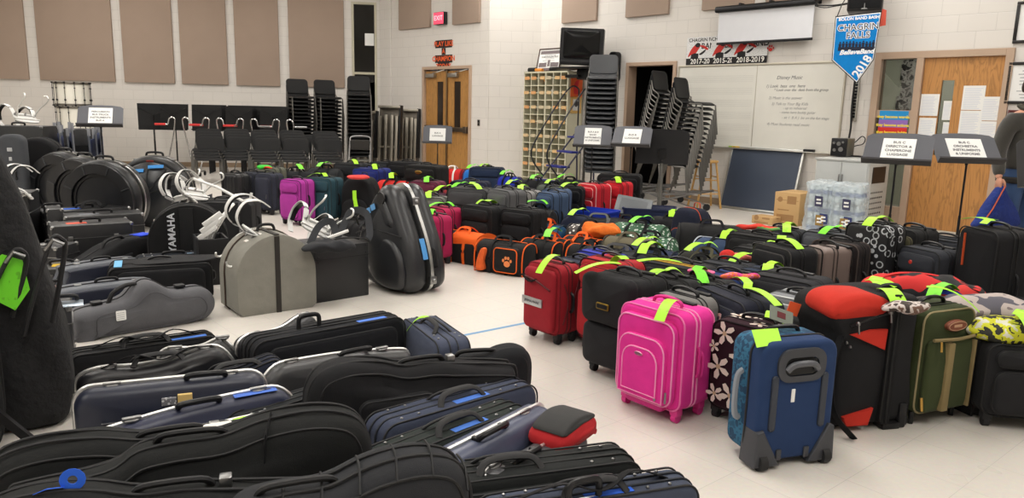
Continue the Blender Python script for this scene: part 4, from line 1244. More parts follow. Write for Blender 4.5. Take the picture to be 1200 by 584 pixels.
# ================================================================ MUSIC STANDS
DESK = mat('plastic', (84, 85, 92), 0.5); DESKB = mat('plastic', (17, 17, 18), 0.6)
def music_stand(loc, rz, zc, label, lines=None, dm=None, tilt=22, wd=0.50, hh=0.31, group=None, back=False, post=0.011, sheetw=0.24, sheeth=0.21, roll=0.0, fs=0.033, ink=(120, 120, 122), racked=False):
    """zc: height of the desk's lower lip"""
    dm = dm or DESK
    t = thing('music_stand', label, 'music stand', (loc[0], loc[1], 0), rz, group)
    M = T(0, 0, zc) @ Matrix.Rotation(math.radians(-tilt), 4, 'X')
    prof = [(-wd / 2, 0), (wd / 2, 0), (wd / 2, hh), (-wd / 2, hh)] if racked else [(-wd / 2, 0), (wd / 2, 0), (wd / 2 - 0.004, hh * 0.9), (wd / 2 - 0.035, hh * 0.985), (wd / 4, hh * 1.03), (0, hh * 1.045), (-wd / 4, hh * 1.03), (-wd / 2 + 0.035, hh * 0.985), (-wd / 2 + 0.004, hh * 0.9)]
    bm = nb(); slab(bm, prof, -0.002, 0.002, 0.001, 1, M=M); obj('desk', bm, dm, t, flat=True)
    bm = nb(); box(bm, -wd / 2, wd / 2, -0.055, 0.002, -0.004, 0.001, 0.001, M=M); box(bm, -wd / 2, wd / 2, -0.058, -0.054, -0.004, 0.014, 0.001, M=M); obj('ledge', bm, mat('plastic', (52, 50, 52), 0.5) if dm is DESK else dm, t, flat=True)
    bm = nb(); cyl(bm, (0, 0.06, 0.35), (0, 0.06, zc + 0.01), post * 0.75, 10); cyl(bm, (0, 0.06, 0.0 if racked else 0.12), (0, 0.06, 0.62), post, 10); obj('pole', bm, BPL if post < 0.02 else mat('metal', (130, 130, 128), 0.4), t)
    bm = nb(); box(bm, -0.05, 0.05, 0.003, 0.02, 0.08, 0.2, 0.005, M=M); cyl(bm, (0, 0.06, zc - 0.02), (0, 0.075, zc + 0.05), 0.012, 8); obj('pivot', bm, BPL, t)
    for k in range(3 if not racked else 0):
        a = math.radians(90 + 120 * k)
        bm = nb(); tube(bm, spl([(0, 0.06, 0.16), (0.1 * math.cos(a), 0.06 + 0.1 * math.sin(a), 0.14), (0.27 * math.cos(a), 0.06 + 0.27 * math.sin(a), 0.012)], 4, False), 0.010, 6, ry=0.006); obj('leg', bm, BPL, t)
    if lines:
        bm = nb(); box(bm, -sheetw / 2, sheetw / 2, -0.006, -0.003, hh * 0.5 - sheeth / 2, hh * 0.5 + sheeth / 2, M=M)
        p = obj('paper_sign', bm, PAPER, t, flat=True)
        n = len(lines)
        for i, s in enumerate(lines):
            z = hh * 0.5 + ((n - 1) / 2 - i) * fs * 1.28
            text('lettering', s, fs, M @ T(0, -0.0072, z) @ FRONT, mat('paper', ink), p, bold=0.0009)
    return t
music_stand(atY(1032, 6.0), math.radians(-32), 1.03, 'grey music stand signed BUS C DIRECTOR & CHAPERONE LUGGAGE', ['BUS C', 'DIRECTOR &', 'CHAPERONE', 'LUGGAGE'], tilt=42)
music_stand(atY(1117, 6.0), math.radians(-6), 1.05, 'grey music stand signed BUS C ORCHESTRA INSTRUMENTS & UNIFORMS', ['BUS C', 'ORCHESTRA', 'INSTRUMENTS', '& UNIFORMS'], tilt=45, sheetw=0.275, fs=0.032)
music_stand(atY(690, 9.9), math.radians(-12), 0.93, 'grey music stand with a four line bus sign, before the grey chair stack', ['BUS A & B', 'BAND', 'INSTRUMENTS', '& UNIFORMS'], tilt=28, sheetw=0.22, sheeth=0.24, fs=0.032)
music_stand(atY(734, 9.6), math.radians(-20), 0.96, 'grey music stand with a BUS B LUGGAGE sign, before the storage doorway', ['BUS B', 'LUGGAGE'], tilt=38, sheetw=0.23, sheeth=0.24, fs=0.04)
music_stand(atY(512, 12.8), math.radians(-2), 0.80, 'grey music stand with a BUS A LUGGAGE sign, before the double doors', ['BUS A', 'LUGGAGE'], tilt=20, sheetw=0.27, sheeth=0.22, fs=0.04)
music_stand(atY(125, 9.1), math.radians(20), 1.07, 'grey music stand with a four line sign, alone by the left wall', ['PERCUSSION', 'BUS TRUCK', 'INSTRUMENTS', 'BUS A'], tilt=38, sheetw=0.26, sheeth=0.25, fs=0.034)
music_stand(atY(771, 9.8), math.radians(172), 0.74, 'large dark music stand seen from behind on a thick grey post', None, dm=mat('plastic', (40, 40, 42), 0.35), tilt=12, wd=0.68, hh=0.44, post=0.03)
music_stand(atY(1208, 5.3), math.radians(5), 0.93, 'dark music stand cut by the right edge, in front of the man', None, dm=mat('plastic', (58, 58, 60), 0.5), tilt=14, wd=0.5, hh=0.34)
# ================================================================ BACK LEFT: STANDS, CHAIRS, DRUMS
def Z0(v): v = Vector(v); v.z = 0; return v
# seated-height chairs nested in rows
rows = [(246, 13.1, 4), (280, 13.3, 4), (313, 13.1, 4), (347, 13.25, 4), (365, 13.9, 2), (387, 13.3, 4)]
names = ['leftmost', 'second from the left', 'third from the left', 'fourth from the left', 'half hidden behind the fourth', 'rightmost']
for (px, Y, n), nm in zip(rows, names):
    loc = Z0(atY(px, Y, 0.4)); rz = math.radians(14)
    for k in range(n):
        q = loc + Vector((-0.055 * k, 0.10 * k, 0.045 * k + 0.0))
        put_chair(q, rz, '%s chair of the nested row that is %s' % (ORD[k] if k else 'front', nm), 'black chairs nested behind the suitcases')
for (px, Y, n, rz, nm) in ((352, 15.3, 16, 32, 'left tall stack by the large tan panel'), (384, 15.5, 16, 32, 'middle tall stack by the large tan panel'), (421, 15.0, 17, 12, 'right tall stack before the dark window')):
    stack(Z0(atY(px, Y, 1)), math.radians(rz), n, 0.074, 0.006, 'black chair in the ' + nm, 'black chairs in the ' + nm, z0=0.0)
# folding chair leaning
t = thing('folding_chair', 'grey metal folding chair standing before the right tall chair stack', 'folding chair', Z0(atY(421, 13.3, 0.4)), math.radians(5))
for s in (-1, 1):
    bm = nb(); tube(bm, [(s * 0.2, 0.2, 0), (s * 0.19, -0.1, 0.45), (s * 0.19, -0.16, 0.55)], 0.012, 6); obj('leg', bm, STEEL, t)
    bm = nb(); tube(bm, [(s * 0.2, -0.22, 0), (s * 0.19, 0.08, 0.45), (s * 0.18, 0.2, 0.80)], 0.012, 6); obj('leg', bm, STEEL, t)
bm = nb(); tube(bm, spl([(-0.18, 0.2, 0.78), (-0.16, 0.22, 0.85), (0, 0.22, 0.87), (0.16, 0.22, 0.85), (0.18, 0.2, 0.78)], 3, False), 0.013, 6); obj('top_rail', bm, STEEL, t)
bm = nb(); slab(bm, rrect(0.38, 0.36, 0.04, -0.18), -0.01, 0.01, 0.008, M=T(0, -0.02, 0.45) @ Matrix.Rotation(-PI / 2, 4, 'X')); obj('seat', bm, mat('metal', (120, 118, 112), 0.5), t)
bm = nb(); slab(bm, rrect(0.34, 0.18, 0.03, 0.62), 0.16, 0.18, 0.008); obj('backrest', bm, mat('plastic', (50, 48, 46)), t)
# folded risers against the back wall
RIS = mat('metal', (178, 172, 160), 0.55)
for k, (px, Y, ww, hh, lb) in enumerate(((424, 15.6, 0.62, 1.30, 'grey folded metal riser frame nearest the chair stacks, with a white paper'), (455, 15.4, 0.5, 1.42, 'grey folded metal riser frame, tallest of the three, in the middle'), (479, 15.9, 0.4, 1.36, 'grey folded metal riser frame nearest the double doors'))):
    t = thing('folded_riser', lb, 'folded riser', Z0(atY(px, Y, 0.7)), math.radians(-18), 'folded riser frames by the double doors', tilt=(math.radians(-4), 0))
    bm = nb(); box(bm, -ww / 2, ww / 2, 0.02, 0.05, 0.1, hh, 0.004); obj('platform', bm, mat('metal', (120, 114, 106), 0.6), t)
    bm = nb(); box(bm, ww / 2 - 0.03, ww / 2 + 0.01, -0.05, 0.07, 0.35, hh + 0.01, 0.004); obj('edge_strip', bm, BPL, t)
    bm = nb(); box(bm, -ww / 2, ww / 2, -0.06, 0.05, hh - 0.05, hh, 0.004); box(bm, -ww / 2, ww / 2, -0.03, 0.03, hh * 0.4, hh * 0.4 + 0.04, 0.004); obj('cross_rail', bm, RIS, t)
    for x in (-0.4, -0.12, 0.16, 0.36):
        bm = nb(); box(bm, x * ww - 0.03, x * ww + 0.03, -0.07, -0.02, 0, hh * 0.88 - abs(x) * 0.1, 0.006); obj('leg', bm, RIS, t)
    if k == 0:
        bm = nb(); box(bm, -0.16, 0.22, -0.08, -0.062, hh - 0.04, hh + 0.08, 0.003); obj('paper', bm, PAPER, t)

# racked music stands
gi = 0
proto = None
for (px, Y, n, rz, dx, nm) in ((180, 15.0, 7, 26, 0.075, 'left rack, trailing group'), (203, 14.75, 2, -6, 0.05, 'left rack, front group'), (242, 14.85, 7, 10, 0.03, 'second rack'), (279, 14.75, 6, -8, 0.02, 'third rack'), (299, 15.4, 3, 6, 0.03, 'third rack, rear group'), (320, 14.75, 6, -4, 0.03, 'fourth rack')):
    base_ = Z0(atY(px, Y, 1.1))
    for k in range(n):
        lab = '%s black music stand of the %s by the left wall' % (ORD[k] if k else 'front', nm)
        loc = base_ + Vector((-dx * k * 0.6, 0.09 * k, 0))
        if proto is None:
            proto = music_stand(loc, math.radians(rz), 0.84, lab, None, dm=DESKB, tilt=6, wd=0.56, hh=0.48, racked=True, group='black music stands racked along the left wall', post=0.012)
            bm = nb(); tube(bm, [(-0.26, -0.003, 1.26), (0, -0.03, 1.12), (0.26, -0.003, 1.26)], 0.008, 6, ry=0.004); tube(bm, [(0, -0.03, 1.12), (0, -0.02, 1.0)], 0.012, 6); obj('desk_spider', bm, mat('plastic', (20, 20, 21)), proto)
        else: dup(proto, loc + Vector((0, 0, 0)), math.radians(rz + (3 if k % 2 else -2)), lab).scale = (1, 1, 1 + 0.012 * ((k + gi) % 3))
    gi += 1
REDG = mat('rubber', (205, 50, 48))
for k, (px, Y) in enumerate(((210, 14.35), (250, 14.35), (290, 14.35), (332, 14.35))):
    t = thing('stand_cart', 'chrome stand cart with red grips, %s of the four by the left wall' % ['leftmost', 'second from left', 'third from left', 'rightmost'][k], 'cart', Z0(atY(px, Y, 0.9)), math.radians(6), 'chrome stand carts')
    for s in (-1, 1):
        bm = nb(); tube(bm, spl([(s * 0.26, -0.08, 0.10), (s * 0.16, -0.02, 0.55), (s * 0.07, 0.0, 1.0), (s * 0.10, 0.0, 1.10), (s * 0.17, 0.0, 1.08), (s * 0.20, 0, 0.98), (s * 0.24, 0.0, 0.97), (s * 0.42, 0, 0.97)], 5, False), 0.013, 8); obj('frame_tube', bm, CHROME, t)
        bm = nb(); cyl(bm, (s * 0.24, 0, 0.97), (s * 0.44, 0, 0.97), 0.021, 10); obj('grip', bm, REDG if k < 3 else STEEL, t)
        bm = nb(); tube(bm, [(s * 0.26, -0.08, 0.09), (s * 0.26, 0.22, 0.09)], 0.014, 6); obj('base_tube', bm, STEEL, t)
        for y in (-0.08, 0.22):
            bm = nb(); cyl(bm, (s * 0.26 - 0.014, y, 0.04), (s * 0.26 + 0.014, y, 0.04), 0.04, 12); obj('wheel', bm, RUB, t)

# two white drums on a black cabinet
cx_ = atY(88, 14.6, 0.8)
t = thing('equipment_case', 'black cabinet under the two white drums', 'case', Z0(cx_) , math.radians(8))
bm = nb(); box(bm, -0.36, 0.36, -0.32, 0.32, 0.05, 0.80, 0.015); obj('case_body', bm, mat('hard', (28, 28, 30)), t)
bm = nb()
for x in (-0.345, 0.345):
    for z in (0.06, 0.78): ball(bm, (x, -0.31, z), 0.03, 1)
obj('corner', bm, STEEL, t)
DRM = mat('paint', (236, 233, 222), 0.3)
for k, (z, dx, r_, h_, lb) in enumerate(((0.80, 0.05, 0.33, 0.46, 'white bass drum with chrome rods, lower of the two stacked'), (1.27, 0.0, 0.31, 0.44, 'white bass drum with chrome rods, upper of the two stacked'))):
    t = thing('bass_drum', lb, 'drum', Z0(cx_) + Vector((dx, 0, z)), 0)
    bm = nb(); lathe(bm, [(0.0, 0.02), (r_ - 0.015, 0.02), (r_ - 0.015, h_ - 0.02), (0, h_ - 0.02)], 36); obj('shell', bm, DRM, t)
    for z_ in (0.0, h_ - 0.04):
        bm = nb(); lathe(bm, [(r_ - 0.012, z_), (r_, z_), (r_ + 0.002, z_ + 0.02), (r_, z_ + 0.04), (r_ - 0.012, z_ + 0.04), (r_ - 0.012, z_)], 36); obj('hoop', bm, mat('metal', (128, 124, 116), 0.35), t)
    for q in range(12):
        a = 2 * PI * q / 12 + 0.15
        bm = nb(); x, y = (r_ + 0.012) * math.cos(a), (r_ + 0.012) * math.sin(a)
        cyl(bm, (x, y, 0.0), (x, y, h_), 0.006, 6)
        ball(bm, (x, y, h_ * 0.25), 0.022, 1); ball(bm, (x, y, h_ * 0.75), 0.016, 1); box(bm, x - 0.014, x + 0.014, y - 0.014, y + 0.014, -0.005, 0.02, 0.003); box(bm, x - 0.014, x + 0.014, y - 0.014, y + 0.014, h_ - 0.02, h_ + 0.005, 0.003)
        obj('tension_rod', bm, DARKM, t)

# folded navy chairs
fp = None
NV = mat('fabric', (58, 66, 98))
for (px, Y, n, nm) in ((62, 9.6, 5, 'left bundle'), (109, 9.9, 3, 'right bundle')):
    base_ = Z0(atY(px, Y, 0.8))
    for k in range(n):
        lab = '%s folded navy chair with grey tubes in the %s by the black amplifier' % (ORD[k], nm)
        loc = base_ + Vector((0.065 * k, 0.03 * (k % 2), 0.04 * ((k * 2) % 3)))
        if fp is None:
            fp = thing('folded_chair', lab, 'folded chair', loc, math.radians(112), 'folded navy chairs')
            for s in (-1, 1):
                bm = nb(); tube(bm, [(s * 0.22, 0, 0), (s * 0.22, 0.015, 0.95)], 0.014, 8); obj('side_tube', bm, mat('metal', (160, 165, 175), 0.4), fp)
                bm = nb(); cyl(bm, (s * 0.22, 0.01, 0.93), (s * 0.22, 0.01, 1.02), 0.02, 8); obj('tube_end', bm, mat('plastic', (150, 152, 158)), fp)
            bm = nb(); box(bm, -0.21, 0.21, -0.012, 0.012, 0.12, 0.5, 0.008); obj('seat', bm, NV, fp)
            bm = nb(); box(bm, -0.21, 0.21, -0.004, 0.02, 0.62, 0.88, 0.008); obj('backrest', bm, NV, fp)
        else: dup(fp, loc, math.radians(112 + 3 * k), lab)
t = thing('guitar_amplifier', 'black amplifier box between the two bundles of folded navy chairs', 'amplifier', Z0(atY(98, 10.3, 0.8)), math.radians(10))
bm = nb(); box(bm, -0.2, 0.2, -0.16, 0.16, 0.0, 1.0, 0.02); obj('cabinet', bm, mat('hard', (28, 28, 30)), t)
bm = nb(); box(bm, -0.18, 0.18, -0.168, -0.158, 0.05, 0.78, 0.01); obj('grille', bm, FB((22, 22, 24)), t)
bm = nb(); tube(bm, spl([(-0.08, -0.1, 1.0), (-0.06, -0.1, 1.035), (0.06, -0.1, 1.035), (0.08, -0.1, 1.0)], 3, False), 0.012, 6, ry=0.006); obj('handle', bm, RUB, t)
bm = nb()
for x, z in ((-0.08, 0.62), (0.12, 0.66), (0.12, 0.6)): ball(bm, (x, -0.165, z), 0.014, 1)
obj('knob', bm, STEEL, t)

# ================================================================ PERSON (cut by the right edge of the frame)
def skinned(name, joints, edges, m, parent, levels=2, root=0):
    me = bpy.data.meshes.new(name)
    me.from_pydata([j[0] for j in joints], edges, [])
    o = bpy.data.objects.new(name, me); C.objects.link(o)
    sk = o.modifiers.new('skin', 'SKIN'); sk.use_smooth_shade = True
    for i, j in enumerate(joints):
        r = j[1]; r = r if isinstance(r, tuple) else (r, r)
        me.skin_vertices[0].data[i].radius = r
        me.skin_vertices[0].data[i].use_root = (i == root)
    ss = o.modifiers.new('sub', 'SUBSURF'); ss.levels = levels; ss.render_levels = levels
    dg = bpy.context.evaluated_depsgraph_get(); dg.update()
    m2 = bpy.data.meshes.new_from_object(o.evaluated_get(dg)); m2.name = name
    bpy.data.objects.remove(o)
    m2.materials.clear(); m2.materials.append(m); m2.shade_smooth()
    o = bpy.data.objects.new(name, m2); C.objects.link(o); o.parent = parent
    return o
SKIN = mat('paint', (205, 150, 125), 0.5)
pl_ = Z0(atY(1203, 7.2, 1.2))
man = thing('person', 'person in a dark fleece jacket and jeans at the right edge holding a blue tote', 'person', pl_, math.radians(12))
# facing -y ; own right hand on the picture's left
J = [((0, 0, 0.96), (0.12, 0.09)), ((0, 0, 1.12), (0.12, 0.09)), ((0, 0.01, 1.32), (0.14, 0.10)), ((0, 0.01, 1.44), (0.10, 0.08)), ((0, 0.0, 1.52), 0.06), ((0, -0.01, 1.60), 0.065),
     ((-0.19, 0.01, 1.41), 0.062), ((-0.27, 0.03, 1.12), 0.046), ((-0.33, -0.07, 0.90), 0.032), ((-0.335, -0.09, 0.85), 0.03),
     ((0.19, 0.01, 1.41), 0.062), ((0.26, 0.03, 1.12), 0.046), ((0.24, -0.14, 0.92), 0.032), ((0.23, -0.17, 0.88), 0.03),
     ((-0.10, 0, 0.88), 0.07), ((-0.11, -0.01, 0.50), 0.05), ((-0.12, 0.02, 0.10), 0.04), ((-0.13, -0.10, 0.035), 0.035),
     ((0.10, 0, 0.88), 0.07), ((0.12, -0.01, 0.50), 0.05), ((0.13, 0.02, 0.10), 0.04), ((0.14, -0.10, 0.035), 0.035)]
Ed = [(0, 1), (1, 2), (2, 3), (3, 4), (4, 5), (3, 6), (6, 7), (7, 8), (8, 9), (3, 10), (10, 11), (11, 12), (12, 13), (0, 14), (14, 15), (15, 16), (16, 17), (0, 18), (18, 19), (19, 20), (20, 21)]
skinned('body', J, Ed, SKIN, man)
# head with features
bm = nb()
ball(bm, (0, -0.01, 1.68), 0.1, 3, (0.78, 0.95, 1.18))
for v in bm.verts:
    d = v.co - Vector((0, -0.01, 1.68))
    if d.z < -0.02: v.co.x *= 1 - 0.9 * min(0.3, -d.z * 1.6)
    if d.y < -0.06 and abs(d.x) < 0.02 and -0.045 < d.z < 0.02: v.co.y -= 0.022 * (1 - abs(d.x) / 0.02) * (1 if d.z < -0.01 else 0.5)
    if d.y < -0.05 and -0.01 < d.z < 0.03 and 0.015 < abs(d.x) < 0.05: v.co.y += 0.006
ball(bm, (-0.078, 0.0, 1.675), 0.028, 2, (0.3, 0.6, 1.0)); ball(bm, (0.078, 0.0, 1.675), 0.028, 2, (0.3, 0.6, 1.0))
hd = obj('head', bm, SKIN, man)
bm = nb(); tube(bm, [(-0.028, -0.098, 1.617), (0, -0.104, 1.614), (0.028, -0.098, 1.617)], 0.005, 6); obj('mouth', bm, mat('paint', (165, 95, 90)), hd)
for s in (-1, 1):
    bm = nb(); ball(bm, (s * 0.031, -0.09, 1.69), 0.012, 2); obj('eye', bm, mat('plastic', (50, 40, 36)), hd)
bm = nb(); ball(bm, (0, 0.01, 1.71), 0.105, 3, (0.8, 0.98, 1.05))
for v in list(bm.verts):
    if v.co.y < -0.045 and v.co.z < 1.765 or v.co.z < 1.655: v.co += (Vector((0, 0.01, 1.70)) - v.co) * 0.35
obj('hair', bm, mat('cloth', (52, 38, 30)), man)
# jacket
JK = mat('fabric', (62, 60, 56), sheen=0.3)
J2 = [((0, 0.0, 0.84), (0.21, 0.16)), ((0, 0, 1.12), (0.195, 0.15)), ((0, 0.01, 1.32), (0.205, 0.15)), ((0, 0.01, 1.42), (0.13, 0.11)), ((0, 0.01, 1.47), (0.085, 0.085)),
      ((-0.20, 0.01, 1.40), 0.09), ((-0.275, 0.03, 1.12), 0.073), ((-0.337, -0.085, 0.875), 0.05), ((0.20, 0.01, 1.40), 0.09), ((0.265, 0.03, 1.12), 0.073), ((0.235, -0.155, 0.895), 0.05)]
jk = skinned('jacket', J2, [(0, 1), (1, 2), (2, 3), (3, 4), (3, 5), (5, 6), (6, 7), (3, 8), (8, 9), (9, 10)], JK, man)
bm = nb(); tube(bm, spl([(-0.085, -0.02, 1.50), (-0.05, -0.09, 1.475), (0, -0.10, 1.43), (0.05, -0.09, 1.475), (0.085, -0.02, 1.50), (0.07, 0.06, 1.53), (0, 0.085, 1.535), (-0.07, 0.06, 1.53)], 4), 0.028, 8, closed=True, ry=0.02); obj('collar', bm, mat('fabric', (70, 68, 60)), jk)
bm = nb(); tube(bm, [(0, -0.155, 0.86), (0, -0.155, 1.15), (0, -0.155, 1.32), (0, -0.115, 1.43)], 0.006, 6); obj('zip', bm, DARKM, jk)
bm = nb(); tube(bm, spl([(-0.18, -0.09, 0.84), (0, -0.145, 0.835), (0.18, -0.09, 0.84), (0.18, 0.09, 0.84), (0, 0.145, 0.84), (-0.18, 0.09, 0.84)], 4), 0.02, 6, closed=True, ry=0.03); obj('hem', bm, mat('fabric', (50, 48, 46)), jk)
JN = mat('fabric', (62, 84, 122))
skinned('jeans', [((0, 0, 1.0), (0.16, 0.12)), ((-0.10, 0, 0.84), 0.115), ((-0.11, -0.015, 0.50), 0.085), ((-0.12, 0.015, 0.08), 0.07), ((0.10, 0, 0.84), 0.115), ((0.12, -0.015, 0.50), 0.085), ((0.13, 0.015, 0.08), 0.07)], [(0, 1), (1, 2), (2, 3), (0, 4), (4, 5), (5, 6)], JN, man)
for s in (-1, 1):
    bm = nb(); slab(bm, spl([(-0.05, -0.08), (0.05, -0.08), (0.055, 0.06), (0.04, 0.19), (0, 0.215), (-0.04, 0.19), (-0.055, 0.06)], 4), 0.0, 0.09, 0.03, M=T(s * 0.13, 0, 0.0) @ Matrix.Rotation(PI / 2, 4, 'X') @ Matrix.Rotation(0, 4, 'X')); 
    for v in bm.verts: v.co = Vector((v.co.x, v.co.y, v.co.z))
    bmesh.ops.transform(bm, matrix=Matrix.Identity(4), verts=bm.verts)
    zz = [v.co.z for v in bm.verts]; mn = min(zz); 
    for v in bm.verts: v.co.z = v.co.z - mn
    obj('shoe', bm, mat('hard', (40, 36, 34)), man)
# hands: palm, four curled fingers, thumb (the right one grips the tote strap)
def hand(c, s, parent):
    c = Vector(c)
    bm = nb(); ball(bm, c + Vector((0, 0, -0.045)), 0.045, 2, (0.45, 0.85, 1.0)); h = obj('hand', bm, SKIN, parent)
    for q, L_ in enumerate((0.85, 1.0, 0.95, 0.75)):
        y = c.y - 0.030 + 0.02 * q
        P_ = [(c.x - s * 0.008, y, c.z - 0.07), (c.x - s * 0.004, y, c.z - 0.07 - 0.03 * L_), (c.x + s * 0.018, y + 0.002, c.z - 0.07 - 0.045 * L_), (c.x + s * 0.034, y + 0.003, c.z - 0.07 - 0.026 * L_), (c.x + s * 0.030, y + 0.003, c.z - 0.068 - 0.008 * L_)]
        bm = nb(); tube(bm, spl(P_, 3, False), 0.0095, 8, r1=0.0075); ball(bm, P_[-1], 0.0078, 1); obj('finger', bm, SKIN, h)
    P_ = [(c.x, c.y - 0.03, c.z - 0.02), (c.x + s * 0.012, c.y - 0.05, c.z - 0.05), (c.x + s * 0.025, c.y - 0.04, c.z - 0.085), (c.x + s * 0.03, c.y - 0.022, c.z - 0.10)]
    bm = nb(); tube(bm, spl(P_, 3, False), 0.0115, 8, r1=0.009); ball(bm, P_[-1], 0.009, 1); obj('thumb', bm, SKIN, h)
hand((-0.338, -0.095, 0.87), 1, man)
hand((0.228, -0.18, 0.90), -1, man)
# blue tote
hp = Matrix.Translation(pl_) @ Matrix.Rotation(math.radians(12), 4, 'Z') @ Vector((-0.325, -0.10, 0.78))
t = thing('tote_bag', 'royal blue tote bag with black trim hanging from the person\'s hand', 'bag', hp, math.radians(12))
t.scale = (0.82, 1, 0.9)
bm = nb()
slab(bm, spl([(-0.30, -0.42), (0.0, -0.45), (0.28, -0.40), (0.24, -0.24), (0.10, -0.08), (0.03, 0.0), (-0.03, 0.0), (-0.12, -0.12), (-0.24, -0.30)], 4), -0.06, 0.06, 0.05, 3, 0.02, 0.02)
wob(bm, 0.02, 5, 2); obj('bag_body', bm, mat('cloth', (26, 48, 122)), t)
bm = nb(); tube(bm, [(-0.02, -0.075, 0.02), (-0.16, -0.085, -0.22), (-0.25, -0.085, -0.34)], 0.008, 6, ry=0.003); obj('strap', bm, mat('fabric', (180, 90, 60)), t)
# ================================================================ LUGGAGE
TAGN = [0]
def neon_tag(parent, base_, ang=0.0, L_=0.17, wd=0.088, droop=0.3, second=True, c=None, lift=0.02):
    """neon paper band looped on a handle: one end stands up a little, the other drapes down"""
    TAGN[0] += 1
    r = random.Random(TAGN[0])
    b = Vector(base_); d = Vector((math.cos(ang), math.sin(ang), 0))
    pts = []
    for i in range(9):
        s = i / 8
        pts.append(b + d * (L_ * s) + Vector((0, 0, lift + 0.012 * math.sin(PI * s) - droop * L_ * s * s * 0.8)))
    bm = nb(); tube(bm, pts, wd / 2, 4, ry=0.0011, up=(0, 0, 1))
    if second:
        d2 = Vector((math.cos(ang + 2.4), math.sin(ang + 2.4), 0))
        pts = [b + d2 * (L_ * 0.6 * i / 6) + Vector((0, 0, lift - 0.004 + 0.025 * math.sin(PI * i / 6) - 0.02 * i / 6)) for i in range(7)]
        tube(bm, pts, wd / 2 * 0.9, 4, ry=0.0011, up=(0, 0, 1))
    # rotate square section so that the band is flat
    return obj('luggage_tag', bm, c or NEON, parent, ang=60)
def corners(a, b, h, d):
    """front top edge seen at pixels a..b at height h -> centre, yaw, width"""
    A, B = at(a[0], a[1], h), at(b[0], b[1], h)
    u = (B - A); w_ = u.length; yaw = math.atan2(u.y, u.x)
    n = Vector((-math.sin(yaw), math.cos(yaw), 0))
    c = (A + B) / 2 + n * (d / 2); c.z = 0
    return c, yaw, w_
def wheel_spin(t, x, y, m=RUB):
    bm = nb(); box(bm, x - 0.022, x + 0.022, y - 0.022, y + 0.022, 0.034, 0.07, 0.006); cyl(bm, (x - 0.013, y, 0.024), (x + 0.013, y, 0.024), 0.024, 14); obj('wheel', bm, m, t)
